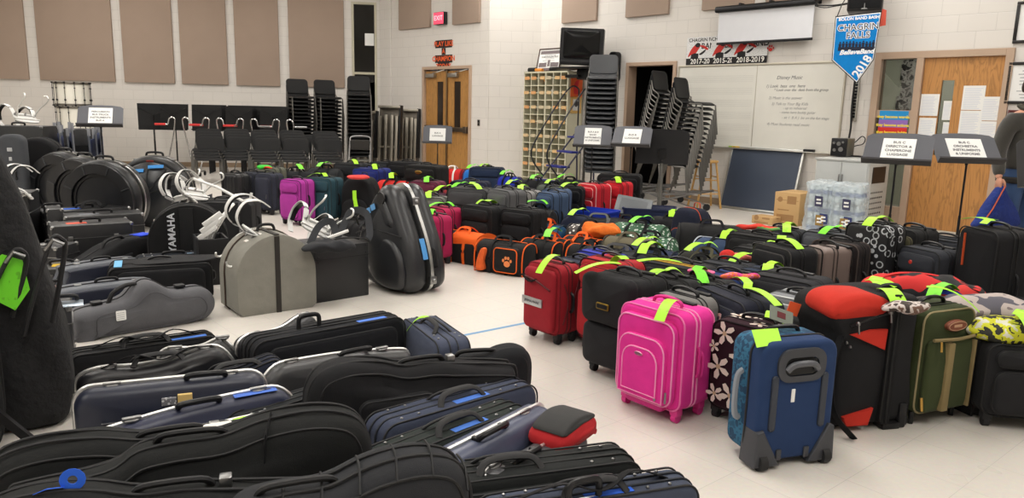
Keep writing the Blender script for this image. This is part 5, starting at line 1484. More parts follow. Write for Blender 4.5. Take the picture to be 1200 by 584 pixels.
def suitcase(label, loc, yaw, w_, d, h, col, kind='suitcase', name='suitcase', trim=None, wheels='spin', pockets=2, tagd=True, hard=False, m=None, handle_m=None, soft=0.006, tag_ang=None, badge=None, zipm=None, group=None, tilt=None, z0=0.0, ribs=0, wheel_m=None, pcol=None, rim=True):
    loc = Vector(loc); loc.z = z0
    t = thing(name, label, kind, loc, yaw, group, tilt)
    body = m or (mat('hard', col, 0.4) if hard else mat('fabric', col))
    wz = 0.055 if wheels else 0.0
    trimm = mat('fabric', trim) if trim else mat('rubber', tuple(int(v * 0.45) for v in col))
    zm = zipm or mat('rubber', tuple(int(v * 0.55) for v in col))
    hm = handle_m or BPL
    rc = min(0.055, w_ * 0.2)
    bm = nb(); o = rrect(w_, h - wz, rc, wz, 5)
    slab(bm, o, -d / 2, d / 2, 0.03 if not hard else 0.045, 4, 0.010, 0.004)
    wob(bm, soft, 5, loc.x * 3 + loc.y, wz)
    if ribs:
        for v in bm.verts: pass
    obj('case_body', bm, body, t)
    if rim:
        for y in (-d / 2 + 0.010, d / 2 - 0.010):
            bm = nb(); tube(bm, outline3(offs(o, -0.004), y), 0.0045, 6, closed=True); obj('piping', bm, trimm, t)
    y = -d * 0.12
    bm = nb(); tube(bm, outline3(offs(o, 0.0015), y), 0.004, 5, closed=True); tube(bm, outline3(offs(o, 0.0015), y + 0.028), 0.004, 5, closed=True); obj('zip_seam', bm, zm, t)
    pm = mat('fabric', pcol) if pcol else body
    if ribs:
        for i in range(ribs):
            x = -w_ / 2 + w_ * (i + 0.7) / (ribs + 0.4)
            bm = nb(); slab(bm, rrect(w_ / ribs * 0.4, (h - wz) * 0.86, 0.012, wz + (h - wz) * 0.07, x0=x - w_ / ribs * 0.2), -d / 2 - 0.016, -d / 2 + 0.01, 0.008); obj('rib', bm, body, t)
    elif pockets >= 1:
        ph = (h - wz) * (0.60 if pockets > 1 else 0.84)
        po = rrect(w_ * 0.84, ph, 0.05, wz + (h - wz) * 0.06, 5)
        bm = nb(); slab(bm, po, -d / 2 - 0.034, -d / 2 + 0.01, 0.022, 3, 0.012); wob(bm, soft * 0.6, 6, loc.x, wz); p = obj('front_pocket', bm, pm, t)
        bm = nb(); tube(bm, outline3(offs(po, -0.004), -d / 2 - 0.022), 0.004, 5, closed=True); obj('pocket_zip', bm, zm if not trim else trimm, p)
        bm = nb(); tube(bm, [(w_ * 0.34, -d / 2 - 0.043, wz + ph * 0.55), (w_ * 0.335, -d / 2 - 0.05, wz + ph * 0.40)], 0.004, 5); obj('zip_puller', bm, STEEL, p)
        if pockets > 1:
            po = rrect(w_ * 0.84, (h - wz) * 0.24, 0.04, wz + (h - wz) * 0.69, 5)
            bm = nb(); slab(bm, po, -d / 2 - 0.028, -d / 2 + 0.01, 0.018, 3, 0.008); p = obj('upper_pocket', bm, pm, t)
            bm = nb(); tube(bm, outline3(offs(po, -0.004), -d / 2 - 0.018), 0.0035, 5, closed=True); obj('pocket_zip', bm, zm if not trim else trimm, p)
    # handles
    bm = nb(); tube(bm, spl([(-0.08, 0, h - 0.004), (-0.075, 0, h + 0.02), (-0.03, 0, h + 0.034), (0.03, 0, h + 0.034), (0.075, 0, h + 0.02), (0.08, 0, h - 0.004)], 4, False), 0.011, 8, ry=0.008); obj('top_handle', bm, hm, t)
    bm = nb(); x = w_ / 2; tube(bm, spl([(x - 0.004, 0, h * 0.42), (x + 0.018, 0, h * 0.45), (x + 0.022, 0, h * 0.54), (x + 0.018, 0, h * 0.63), (x - 0.004, 0, h * 0.66)], 4, False), 0.008, 6, ry=0.011); obj('side_handle', bm, hm, t)
    bm = nb(); box(bm, -0.09, 0.09, d * 0.30, d * 0.30 + 0.035, h - 0.006, h + 0.010, 0.006); obj('telescopic_handle', bm, BPL, t)
    wm = wheel_m or RUB
    if wheels == 'spin':
        for sx in (-1, 1):
            for sy in (-1, 1): wheel_spin(t, sx * (w_ / 2 - 0.04), sy * (d / 2 - 0.035), wm)
    elif wheels == 'two':
        for sx in (-1, 1):
            bm = nb(); x = sx * (w_ / 2 - 0.035); cyl(bm, (x - 0.014, d / 2 - 0.02, 0.032), (x + 0.014, d / 2 - 0.02, 0.032), 0.032, 14); box(bm, x - 0.022, x + 0.022, d / 2 - 0.04, d / 2 + 0.006, 0.03, 0.10, 0.008); obj('wheel', bm, wm, t)
            bm = nb(); cyl(bm, (x, -d / 2 + 0.04, 0), (x, -d / 2 + 0.04, 0.06), 0.012, 8); obj('foot', bm, BPL, t)
    if badge:
        bm = nb(); box(bm, -0.03, 0.03, -d / 2 - 0.05, -d / 2 - 0.03, h * 0.80, h * 0.80 + 0.016, 0.003); obj('badge', bm, badge, t)
    if tagd:
        ta = tag_ang if tag_ang is not None else random.uniform(-2.2, -0.6)
        neon_tag(t, (random.uniform(-0.04, 0.04), -0.01, h + 0.022), ta, c=random.choice([NEON, NEON, NEON2]))
    return t
def sc(label, a, b, h, d, col, **k):
    c, yaw, w_ = corners(a, b, h, d)
    return suitcase(label, c, yaw, w_, d, h, col, **k)
DY = math.radians(-48)
def sx(label, px, py, h, col, w_=0.36, d=0.22, yaw=None, dz=0.0, **k):
    """placed by the middle of its top"""
    y = DY + math.radians(random.uniform(-4, 4)) if yaw is None else math.radians(yaw)
    p = at(px, py, h + k.get('z0', 0.0))
    return suitcase(label, p, y, w_, d, h, col, **k)
def duffel(label, loc, yaw, L_, wd, h, col, trim=None, name='duffel_bag', strap=None, tagd=True, z0=0.0, m=None, end=None, pocket=True, group=None, mesh_m=None, soft=0.016):
    loc = Vector(loc); loc.z = z0
    t = thing(name, label, 'bag', loc, yaw, group)
    body = m or mat('fabric', col)
    tr = mat('fabric', trim) if trim else mat('rubber', tuple(int(v * 0.5) for v in col))
    st = mat('fabric', strap) if strap else mat('fabric', (24, 24, 26))
    o = spl([(-wd / 2, 0.02), (-wd * 0.4, 0.0), (wd * 0.4, 0.0), (wd / 2, 0.02), (wd * 0.52, h * 0.5), (wd * 0.40, h * 0.88), (0, h), (-wd * 0.40, h * 0.88), (-wd * 0.52, h * 0.5)], 4)
    bm = nb(); slab(bm, o, -L_ / 2, L_ / 2, 0.05, 4, 0.02, 0.02, M=RZ90)
    wob(bm, soft, 4.5, loc.x * 2 + loc.y, 0.0)
    for v in bm.verts: v.co.z = max(v.co.z, 0.0)
    obj('bag_body', bm, body, t)
    for s in (-1, 1):
        bm = nb(); tube(bm, [(s * (L_ / 2 - 0.012), -p[0], p[1]) for p in offs(o, -0.002)], 0.006, 6, closed=True); obj('end_piping', bm, tr, t)
    if end:
        for s in (-1, 1):
            bm = nb(); prism(bm, [(p[0] * 0.8, 0.03 + p[1] * 0.8) for p in o], L_ / 2 + 0.016, L_ / 2 + 0.021, M=Matrix.Rotation(-s * PI / 2, 4, 'Z')); obj('end_panel', bm, mat('fabric', end), t)
    bm = nb(); tube(bm, [(-L_ * 0.42, 0, h + 0.002), (0, 0, h + 0.008), (L_ * 0.42, 0, h + 0.002)], 0.007, 6, ry=0.003); obj('zip', bm, tr, t)
    for x in (-L_ * 0.17, L_ * 0.17):
        pts = [(x, -p[0] , p[1]) for p in offs(o, 0.004)]
        k0 = len(pts) // 9 * 3
        pts = pts[k0:] + pts[:k0]
        bm = nb(); tube(bm, pts, 0.018, 6, closed=True, ry=0.0022, up=(0, 0.001, 1)); obj('strap', bm, st, t)
    for s in (-1, 1):
        bm = nb(); tube(bm, spl([(-L_ * 0.17, s * wd * 0.36, h * 0.9), (-L_ * 0.13, s * wd * 0.1, h + 0.035), (0, s * 0.02, h + 0.045), (L_ * 0.13, s * wd * 0.1, h + 0.035), (L_ * 0.17, s * wd * 0.36, h * 0.9)], 4, False), 0.014, 6, ry=0.003); obj('handle', bm, st, t)
    if pocket:
        bm = nb(); slab(bm, rrect(L_ * 0.30, h * 0.5, 0.03, h * 0.14), -wd * 0.52 - 0.012, -wd * 0.40, 0.012, 3, 0.006); p = obj('side_pocket', bm, body, t)
        if trim:
            bm = nb(); tube(bm, outline3(rrect(L_ * 0.30, h * 0.5, 0.03, h * 0.14), -wd * 0.52 - 0.012), 0.005, 5, closed=True); obj('pocket_piping', bm, tr, p)
    if tagd: neon_tag(t, (random.uniform(-0.05, 0.05), -0.02, h + 0.06), random.uniform(-2.4, -0.7), c=random.choice([NEON, NEON2]))
    return t
def dx(label, px, py, h, col, L_=0.5, wd=0.27, yaw=None, z0=0.0, **k):
    y = DY + math.radians(random.uniform(-6, 6)) if yaw is None else math.radians(yaw)
    return duffel(label, at(px, py, h + z0), y, L_, wd, h, col, z0=z0, **k)
def backpack(label, loc, yaw, wd, d, h, col, trim=None, tagd=True, z0=0.0, m=None, tilt=None):
    loc = Vector(loc); loc.z = z0
    t = thing('backpack', label, 'backpack', loc, yaw, None, tilt)
    body = m or mat('fabric', col)
    tr = mat('fabric', trim) if trim else mat('rubber', tuple(int(v * 0.5) for v in col))
    o = spl([(-wd * 0.46, 0.0), (wd * 0.46, 0.0), (wd * 0.5, h * 0.3), (wd * 0.47, h * 0.7), (wd * 0.3, h * 0.95), (0, h), (-wd * 0.3, h * 0.95), (-wd * 0.47, h * 0.7), (-wd * 0.5, h * 0.3)], 4)
    bm = nb(); slab(bm, o, -d / 2, d / 2, 0.05, 4, 0.02, 0.0); wob(bm, 0.012, 5, loc.x, 0)
    for v in bm.verts: v.co.z = max(v.co.z, 0.0)
    obj('bag_body', bm, body, t)
    o2 = [(p[0] * 0.78, 0.02 + p[1] * 0.52) for p in o]
    bm = nb(); slab(bm, o2, -d / 2 - 0.06, -d / 2 + 0.02, 0.035, 3, 0.015); wob(bm, 0.008, 6, loc.y, 0); p = obj('front_pocket', bm, body, t)
    bm = nb(); tube(bm, outline3(o2, -d / 2 - 0.03), 0.004, 5, closed=True); obj('pocket_zip', bm, tr, p)
    bm = nb(); tube(bm, outline3(offs(o, 0.001), -d * 0.1), 0.0045, 5, closed=True); obj('zip', bm, tr, t)
    bm = nb(); tube(bm, spl([(-0.04, d * 0.3, h * 0.97), (-0.03, d * 0.3, h + 0.04), (0.03, d * 0.3, h + 0.04), (0.04, d * 0.3, h * 0.97)], 4, False), 0.010, 6, ry=0.004); obj('top_handle', bm, tr, t)
    for s in (-1, 1):
        bm = nb(); tube(bm, spl([(s * 0.07, d / 2, h * 0.9), (s * 0.09, d / 2 + 0.05, h * 0.7), (s * 0.11, d / 2 + 0.04, h * 0.35), (s * 0.13, d / 2, h * 0.12)], 4, False), 0.028, 6, ry=0.007, up=(0, 1, 0)); obj('shoulder_strap', bm, body, t)
    if tagd: neon_tag(t, (0.0, d * 0.2, h + 0.03), random.uniform(-2.3, -0.8))
    return t
def heap(name, label, px, py, z0, hgt, wd, dp, m, yaw=0, cat='bag', amp=0.3, tagd=False, strap=None, seed=1, sc_=6):
    p = at(px, py, z0 + hgt); p.z = z0
    t = thing(name, label, cat, p, math.radians(yaw))
    bm = nb(); ball(bm, (0, 0, hgt * 0.46), 0.5, 4, (wd, dp, hgt * 1.05))
    for v in bm.verts:
        n_ = noise.noise(v.co * sc_ + Vector((seed, 0, 0))) * amp
        v.co += v.co.normalized() * n_ * min(wd, dp) * 0.35
        v.co.z += noise.noise(v.co * 11 + Vector((0, seed, 0))) * amp * 0.08
        v.co.z = max(v.co.z, 0)
    obj('cloth_body', bm, m, t)
    if strap:
        bm = nb(); tube(bm, spl([(-wd * 0.4, -dp * 0.2, hgt * 0.75), (-wd * 0.2, 0, hgt * 0.98), (wd * 0.1, 0.02, hgt * 0.97), (wd * 0.4, -dp * 0.25, hgt * 0.7)], 5, False), 0.018, 6, ry=0.003); obj('strap', bm, mat('fabric', strap), t)
    if tagd: neon_tag(t, (0, -0.02, hgt), random.uniform(-2.3, -0.8))
    return t

# ---------------------------------------------------------------- front row, left to right
random.seed(21)
def rowpos(fl, fr, d):
    A, B = at(*fl), at(*fr); u = B - A; yaw = math.atan2(u.y, u.x)
    n = Vector((-math.sin(yaw), math.cos(yaw), 0))
    return (A + B) / 2 + n * (d / 2 - 0.035), yaw
# red spinner
REDC = (152, 36, 46)
c, yaw = rowpos((622, 393), (650, 405), 0.22)
yaw = math.radians(-50)
t = suitcase('red spinner suitcase at the left end of the front row with a silver name strip', c, yaw, 0.30, 0.19, 0.48, REDC, trim=(120, 28, 36), pockets=0, tagd=False, soft=0.004)
bm = nb(); o = rrect(0.265, 0.38, 0.04, 0.075); slab(bm, o, -0.135, -0.09, 0.02, 3, 0.008); p = obj('front_pocket', bm, mat('fabric', REDC), t)
bm = nb(); tube(bm, spl([(-0.13, -0.148, 0.40), (0.0, -0.151, 0.385), (0.12, -0.148, 0.345)], 4, False), 0.006, 6); obj('pocket_zip', bm, mat('rubber', (90, 20, 28)), p)
bm = nb(); tube(bm, spl([(-0.12, -0.149, 0.405), (-0.05, -0.155, 0.375), (0.0, -0.150, 0.39)], 4, False), 0.014, 6, ry=0.006); obj('open_gap', bm, mat('fabric', (20, 14, 16)), p)
bm = nb(); box(bm, -0.125, 0.055, -0.1485, -0.140, 0.225, 0.275, 0.002); q = obj('name_strip', bm, mat('metal', (200, 200, 202), 0.45), t)
text('handwriting', 'JENNA MARK', 0.022, T(-0.035, -0.1495, 0.25) @ FRONT, mat('paper', (90, 90, 96)), q, shear=0.2)
bm = nb(); tube(bm, spl([(0.152, -0.06, 0.13), (0.155, -0.03, 0.22), (0.155, -0.03, 0.30), (0.152, -0.06, 0.38)], 4, False), 0.004, 5); tube(bm, spl([(0.152, 0.06, 0.13), (0.155, 0.03, 0.22), (0.155, 0.03, 0.30), (0.152, 0.06, 0.38)], 4, False), 0.004, 5); obj('side_seam', bm, mat('rubber', (100, 22, 30)), t)
neon_tag(t, (0.04, -0.02, 0.515), math.radians(-75), 0.20, 0.062, 0.5, second=False)
suitcase('royal blue thin suitcase squeezed between the two red front suitcases', (0.45, 4.60, 0), math.radians(-50), 0.36, 0.16, 0.50, (60, 66, 170), tagd=False, trim=(30, 34, 80))
t = suitcase('second red suitcase, behind the black bag with gold label in the front row', (0.585, 4.25, 0), math.radians(-50), 0.34, 0.22, 0.55, (168, 40, 46), tagd=False, wheels='two', trim=(60, 20, 24))
# black bag with gold label
t = suitcase('black suitcase with small gold label and three neon tags, left of the pink one', (0.775, 3.92, 0), math.radians(-50), 0.35, 0.25, 0.55, (34, 34, 36), tagd=False, wheels='spin', pockets=0, soft=0.01)
bm = nb(); slab(bm, rrect(0.35, 0.26, 0.05, 0.30), -0.19, -0.10, 0.04, 3, 0.02); wob(bm, 0.008, 6, 3); p = obj('upper_pocket', bm, FB((34, 34, 36)), t)
bm = nb(); slab(bm, rrect(0.34, 0.23, 0.04, 0.065), -0.165, -0.10, 0.03, 3, 0.02); wob(bm, 0.008, 6, 5); obj('lower_pocket', bm, FB((36, 36, 38)), t)
bm = nb(); slab(bm, rrect(0.085, 0.035, 0.008, 0.395, x0=-0.02), -0.221, -0.212, 0.003); q = obj('gold_label', bm, mat('metal', (150, 122, 52), 0.45), p)
bm = nb(); slab(bm, rrect(0.07, 0.022, 0.006, 0.4015, x0=-0.0125), -0.223, -0.219, 0.001); obj('label_centre', bm, BPL, q)
neon_tag(t, (-0.02, -0.05, 0.59), math.radians(-120), 0.24, 0.065, 0.25, second=False)
neon_tag(t, (-0.05, 0.02, 0.60), math.radians(150), 0.20, 0.065, 0.35, second=False)
neon_tag(t, (0.02, 0.04, 0.60), math.radians(60), 0.24, 0.065, 0.05, second=False)
# pink
PK = (226, 52, 150)
c, yaw = rowpos((731, 471), (791, 497), 0.25)
yaw = math.radians(-50)
t = suitcase('bright pink soft spinner suitcase in the middle of the front row', c, yaw, 0.375, 0.235, 0.51, PK, trim=(240, 120, 180), pockets=0, tagd=False, handle_m=mat('rubber', (206, 40, 130)), wheel_m=mat('plastic', (222, 48, 140), 0.4), soft=0.003, zipm=mat('fabric', (242, 150, 196)))
pm = mat('fabric', PK)
ZP = mat('metal', (236, 150, 190), 0.4)
o1 = rrect(0.335, 0.40, 0.06, 0.075); bm = nb(); slab(bm, o1, -0.152, -0.11, 0.022, 3, 0.004); p = obj('front_panel', bm, pm, t)
bm = nb(); tube(bm, outline3(offs(o1, -0.006), -0.150), 0.004, 6, closed=True); obj('piping', bm, mat('fabric', (244, 150, 196)), p)
def arch(wd, h0, h1, r=0.06):
    return [(-wd / 2, h0)] + [(wd / 2, h0)] + [(wd / 2, h1 - r)] + [(wd / 2 - r + r * math.cos(a), h1 - r + r * math.sin(a)) for a in [i * PI / 12 for i in range(1, 7)]] + [(-wd / 2 + r - r * math.cos(PI / 2 - i * PI / 12), h1 - r + r * math.sin(PI / 2 - i * PI / 12)) for i in range(0, 6)] + [(-wd / 2, h1 - r)]
for (wd, h0, h1, y) in ((0.27, 0.095, 0.39, -0.175), (0.21, 0.12, 0.34, -0.185)):
    o2 = arch(wd, h0, h1, 0.07); bm = nb(); slab(bm, o2, y, -0.13, 0.012, 3, 0.003); q = obj('front_pocket', bm, pm, p)
    bm = nb(); tube(bm, outline3(offs(o2, -0.005), y + 0.002), 0.0038, 6, closed=True)
    obj('pocket_piping', bm, mat('fabric', (244, 150, 196)), q)
bm = nb(); slab(bm, circ(0.024, 20, 0, 0.31, 0.010), -0.194, -0.186, 0.003); obj('oval_badge', bm, mat('metal', (235, 170, 200), 0.3), p)
for x, z in ((0.095, 0.16), (0.145, 0.16)):
    bm = nb(); tube(bm, [(x, -0.165 - (0.012 if x < 0.12 else 0), z), (x + 0.002, -0.168 - (0.012 if x < 0.12 else 0), z - 0.05)], 0.005, 6); obj('zip_puller', bm, STEEL, p)
bm = nb(); slab(bm, rrect(0.16, 0.30, 0.05, 0.13), 0.0, 0.012, 0.006, 2, M=T(0.183, 0, 0) @ Matrix.Rotation(PI / 2, 4, 'Z')); obj('side_panel', bm, pm, t)
bm = nb(); tube(bm, [(0.200, -0.02, 0.22), (0.208, -0.02, 0.24), (0.208, -0.02, 0.34), (0.200, -0.02, 0.36)], 0.008, 6); obj('side_grip', bm, mat('rubber', (206, 40, 130)), t)
bm = nb(); slab(bm, rrect(0.22, 0.05, 0.02, 0.045), -0.14, -0.10, 0.01); obj('base_bumper', bm, mat('rubber', (206, 40, 130)), t)
neon_tag(t, (0.07, -0.05, 0.535), math.radians(-75), 0.15, 0.07, 0.55, second=False)
# gray behind pink
sc('grey hard-ribbed suitcase top showing between the pink and the flowered one', (783, 350), (838, 366), 0.50, 0.20, (118, 116, 114), tagd=False, zipm=BPL, trim=(40, 40, 40), pockets=1)
# flowered
FL = mat('fabric', (44, 20, 30), sheen=0.02)
c, yaw = rowpos((836, 488), (878, 512), 0.20)
yaw = math.radians(-48)
t = suitcase('dark maroon suitcase printed with white flowers, between the pink and blue ones', c, yaw, 0.36, 0.20, 0.475, (44, 20, 30), tagd=False, pockets=0, m=FL, trim=(30, 20, 24), soft=0.002)
PET = mat('paper', (222, 206, 196)); PET2 = mat('paper', (190, 160, 130))
random.seed(5)
def flower(t, M, x, z, r, y, a0):
    bm = nb()
    for q in range(5):
        a = a0 + 2 * PI * q / 5
        P = [(x + r * k * math.cos(a + dl), z + r * k * math.sin(a + dl)) for k, dl in ((0.12, -0.3), (0.6, -0.38), (0.98, -0.16), (1.0, 0.12), (0.62, 0.4), (0.12, 0.3))]
        prism(bm, P, y, y + 0.0012, M)
    f = obj('printed_flower', bm, PET, t, flat=True)
    bm = nb(); prism(bm, circ(r * 0.2, 8, x, z), y - 0.001, y, M); obj('flower_centre', bm, PET2, f, flat=True)
I4 = Matrix.Identity(4)
for x, z, r in ((-0.10, 0.42, 0.055), (-0.02, 0.33, 0.05), (-0.12, 0.26, 0.06), (-0.05, 0.14, 0.06), (-0.13, 0.13, 0.045), (0.06, 0.40, 0.06), (0.10, 0.27, 0.06), (0.05, 0.20, 0.045), (0.12, 0.11, 0.05), (-0.15, 0.35, 0.03), (0.02, 0.08, 0.03), (0.15, 0.43, 0.03)):
    flower(t, I4, x, z, r, -0.1135, random.uniform(0, 1))
for x, z, r in ((-0.11, 0.02, 0.05), (0.02, -0.03, 0.045), (0.12, 0.03, 0.05), (-0.04, 0.07, 0.03)):
    flower(t, T(0, 0, 0.475) @ Matrix.Rotation(-PI / 2, 4, 'X'), x, z, r, -0.0015 if False else 0.0 - 0.002, random.uniform(0, 1))
for x, z, r in ((-0.05, 0.38, 0.05), (0.03, 0.27, 0.055), (-0.04, 0.15, 0.05)):
    flower(t, T(0.181, 0, 0) @ Matrix.Rotation(PI / 2, 4, 'Z'), x, z, r, -0.0035, random.uniform(0, 1))
bm = nb(); box(bm, 0.0, 0.035, -0.1155, -0.11, 0.39, 0.415, 0.002); obj('red_badge', bm, mat('paper', (205, 60, 66)), t)
neon_tag(t, (0.06, -0.03, 0.50), math.radians(-25), 0.2, 0.058, 0.1, second=True)

# blue suitcase seen from behind
BLU = (40, 60, 98)
A, B = at(885, 548), at(957, 537)
yaw = math.atan2(B.y - A.y, B.x - A.x) - 0.03
w_, d, h = 0.355, 0.21, 0.52
c = (A + B) / 2 + Vector((-math.sin(yaw), math.cos(yaw), 0)) * (d / 2 - 0.03)
t = thing('suitcase', 'navy suitcase seen from its wheeled back with teal patterned side', 'suitcase', c, yaw)
o = rrect(w_, h - 0.03, 0.06, 0.03)
bm = nb(); slab(bm, o, -d / 2, -d / 2 + 0.12, 0.02, 4, 0.004); wob(bm, 0.002, 6, 2); obj('back_shell', bm, mat('fabric', BLU), t)
bm = nb(); slab(bm, rrect(w_ + 0.006, h - 0.032, 0.06, 0.032), -d / 2 + 0.07, d / 2, 0.03, 4, 0, 0.006); obj('front_shell', bm, mat('camo', (22, 62, 92), scale=28, col2=(40, 98, 130), col3=(28, 78, 108)), t)
bm = nb(); tube(bm, outline3(offs(o, 0.002), -d / 2 + 0.075), 0.005, 6, closed=True); obj('piping', bm, RUB, t)
GY = mat('plastic', (58, 60, 66), 0.5)
def annul(bm, out, inn, y0, y1):
    n = len(out)
    R_ = [[bm.verts.new((p[0], y, p[1])) for p in P] for P, y in ((out, y0), (out, y1), (inn, y1), (inn, y0))]
    for A_, B_ in zip(R_, R_[1:] + R_[:1]):
        for i in range(n):
            j = (i + 1) % n; bm.faces.new((A_[i], A_[j], B_[j], B_[i]))
bm = nb(); annul(bm, rrect(0.22, 0.135, 0.055, h - 0.16), rrect(0.155, 0.075, 0.032, h - 0.135), -d / 2 - 0.012, -d / 2 + 0.01); hc = obj('handle_well', bm, GY, t)
bm = nb(); slab(bm, rrect(0.15, 0.07, 0.03, h - 0.133), -d / 2 - 0.008, -d / 2 + 0.004, 0.003); obj('well_back', bm, mat('plastic', (16, 16, 18)), hc)
bm = nb(); tube(bm, spl([(-0.07, -d / 2 - 0.012, h - 0.11), (-0.04, -d / 2 - 0.02, h - 0.085), (0.04, -d / 2 - 0.02, h - 0.085), (0.07, -d / 2 - 0.012, h - 0.11)], 4, False), 0.013, 8); obj('pull_handle', bm, mat('plastic', (90, 92, 98), 0.4), t)
for s in (-1, 1):
    bm = nb(); slab(bm, rrect(0.03, 0.23, 0.014, 0.16, x0=s * 0.115 - 0.015), -d / 2 - 0.012, -d / 2 + 0.004, 0.006); obj('skid_rail', bm, mat('plastic', (44, 50, 62), 0.5), t)
    x = s * (w_ / 2 - 0.02)
    bm = nb(); slab(bm, [(x - s * 0.09, 0.015), (x + s * 0.03, 0.015), (x + s * 0.022, 0.16), (x - s * 0.005, 0.17)][::s], -d / 2 - 0.016, -d / 2 + 0.09, 0.008); cg = obj('corner_guard', bm, GY, t)
    bm = nb(); cyl(bm, (x - s * 0.01 - 0.016, -d / 2 - 0.0, 0.034), (x - s * 0.01 + 0.016, -d / 2 - 0.0, 0.034), 0.034, 18); obj('wheel', bm, RUB, cg)
    bm = nb(); cyl(bm, (s * 0.1, d / 2 - 0.04, 0), (s * 0.1, d / 2 - 0.04, 0.05), 0.012, 8); obj('foot', bm, BPL, t)
for x in (-0.07, 0.06):
    bm = nb(); box(bm, x - 0.012, x + 0.012, -d / 2 - 0.008, -d / 2, 0.035, 0.08, 0.003); obj('base_stud', bm, GY, t)
bm = nb(); box(bm, -0.035, -0.018, -d / 2 - 0.006, -d / 2 - 0.002, h - 0.245, h - 0.19, 0.002); obj('white_label', bm, PAPER, t)
bm = nb(); x = -w_ / 2 - 0.004; tube(bm, spl([(x, 0.01, 0.18), (x - 0.022, 0.01, 0.20), (x - 0.028, 0.01, 0.28), (x - 0.022, 0.01, 0.36), (x, 0.01, 0.38)], 4, False), 0.009, 6, ry=0.014); obj('side_handle', bm, mat('fabric', (150, 156, 164)), t)
bm = nb(); tube(bm, spl([(-0.08, 0.03, h - 0.01), (-0.06, 0.03, h + 0.02), (0.06, 0.03, h + 0.02), (0.08, 0.03, h - 0.01)], 4, False), 0.01, 6); obj('top_handle', bm, BPL, t)
bm = nb(); slab(bm, [(-0.07, -0.04), (0.05, -0.03), (0.07, 0.045), (-0.05, 0.045)], 0, 0.002, 0.0008, M=T(-0.13, -0.06, h + 0.01) @ Matrix.Rotation(math.radians(-55), 4, 'X')); obj('luggage_tag', bm, NEON, t, flat=True)
bm = nb(); box(bm, -0.05, 0.05, -0.001, 0.001, -0.04, 0.035, M=T(0.03, 0.08, h + 0.055) @ Matrix.Rotation(math.radians(-50), 4, 'X') @ Matrix.Rotation(0.5, 4, 'Y')); q = obj('grey_card', bm, mat('paper', (110, 116, 106)), t, flat=True)
bm = nb(); box(bm, -0.018, 0.018, -0.0022, -0.001, -0.018, 0.014, M=T(0.03, 0.08, h + 0.055) @ Matrix.Rotation(math.radians(-50), 4, 'X') @ Matrix.Rotation(0.5, 4, 'Y')); obj('card_mark', bm, mat('paper', (90, 24, 30)), q, flat=True)

# black and red bag seen from its side
c = at(1010, 505); c.z = 0
yaw = math.radians(13)
c += Vector((0.0, 0.16, 0))
t = thing('suitcase', 'tall black upright bag with red panels beside the navy wheeled suitcase', 'suitcase', c, yaw)
o = spl([(-0.17, 0.02), (0.19, 0.02), (0.205, 0.3), (0.20, 0.57), (0.16, 0.61), (0.0, 0.61), (-0.17, 0.60), (-0.23, 0.57), (-0.24, 0.50), (-0.20, 0.42), (-0.20, 0.25)], 5)
o = [(p[0], max(p[1], 0.02)) for p in o]
bm = nb(); slab(bm, o, -0.15, 0.17, 0.04, 4, 0.012, 0.0); wob(bm, 0.008, 5, 1, 0.02); obj('bag_body', bm, FB((32, 32, 34)), t)
RP = mat('fabric', (196, 52, 40))
bm = nb(); o2 = spl([(-0.24, 0.53), (-0.12, 0.515), (0.03, 0.555), (0.035, 0.605), (-0.1, 0.635), (-0.20, 0.62), (-0.25, 0.585)], 5); slab(bm, o2, -0.165, 0.05, 0.035, 3, 0.008); wob(bm, 0.014, 7, 4); obj('red_top_panel', bm, RP, t)
bm = nb(); slab(bm, [(-0.155, 0.455), (0.02, 0.38), (0.025, 0.475), (-0.06, 0.475)][::1], -0.176, -0.13, 0.006, 2); obj('red_wedge', bm, RP, t)
bm = nb(); slab(bm, [(-0.13, 0.03), (-0.02, 0.03), (0.0, 0.11), (-0.15, 0.075)], -0.172, -0.13, 0.006, 2); obj('red_foot_panel', bm, RP, t)
bm = nb(); slab(bm, rrect(0.05, 0.60, 0.012, 0.03, x0=0.035), -0.178, -0.14, 0.008); obj('gusset', bm, FB((24, 24, 26)), t)
bm = nb(); tube(bm, [(0.06, -0.18, 0.63), (0.055, -0.183, 0.3), (0.06, -0.18, 0.04)], 0.005, 6); tube(bm, [(0.035, -0.18, 0.60), (0.03, -0.18, 0.05)], 0.004, 6); obj('zip', bm, mat('rubber', (16, 16, 17)), t)
bm = nb(); tube(bm, spl([(-0.16, -0.165, 0.495), (-0.05, -0.176, 0.535), (0.02, -0.176, 0.55)], 4, False), 0.005, 6); obj('top_zip', bm, DARKM, t)
for x, z in ((-0.14, 0.51), (0.015, 0.555)):
    bm = nb(); ball(bm, (x, -0.185, z), 0.011, 1); tube(bm, [(x, -0.188, z), (x + 0.006, -0.19, z - 0.045)], 0.004, 5); obj('zip_puller', bm, STEEL, t)
for x in (-0.17, -0.15):
    bm = nb(); ball(bm, (x, -0.163, 0.42 - (x + 0.17)), 0.008, 1); obj('snap', bm, STEEL, t)
bm = nb(); tube(bm, spl([(-0.19, -0.15, 0.45), (-0.235, -0.17, 0.3), (-0.22, -0.19, 0.12), (-0.14, -0.24, 0.006)], 5, False), 0.025, 6, ry=0.004, up=(1, 0, 0)); obj('hanging_strap', bm, FB((26, 26, 28)), t)
for x in (0.165,):
    bm = nb(); slab(bm, rrect(0.04, 0.12, 0.01, 0.0, x0=x - 0.02), -0.165, -0.12, 0.01); cyl(bm, (x - 0.01, -0.13, 0.03), (x + 0.03, -0.13, 0.03), 0.03, 14); obj('wheel_guard', bm, BPL, t)
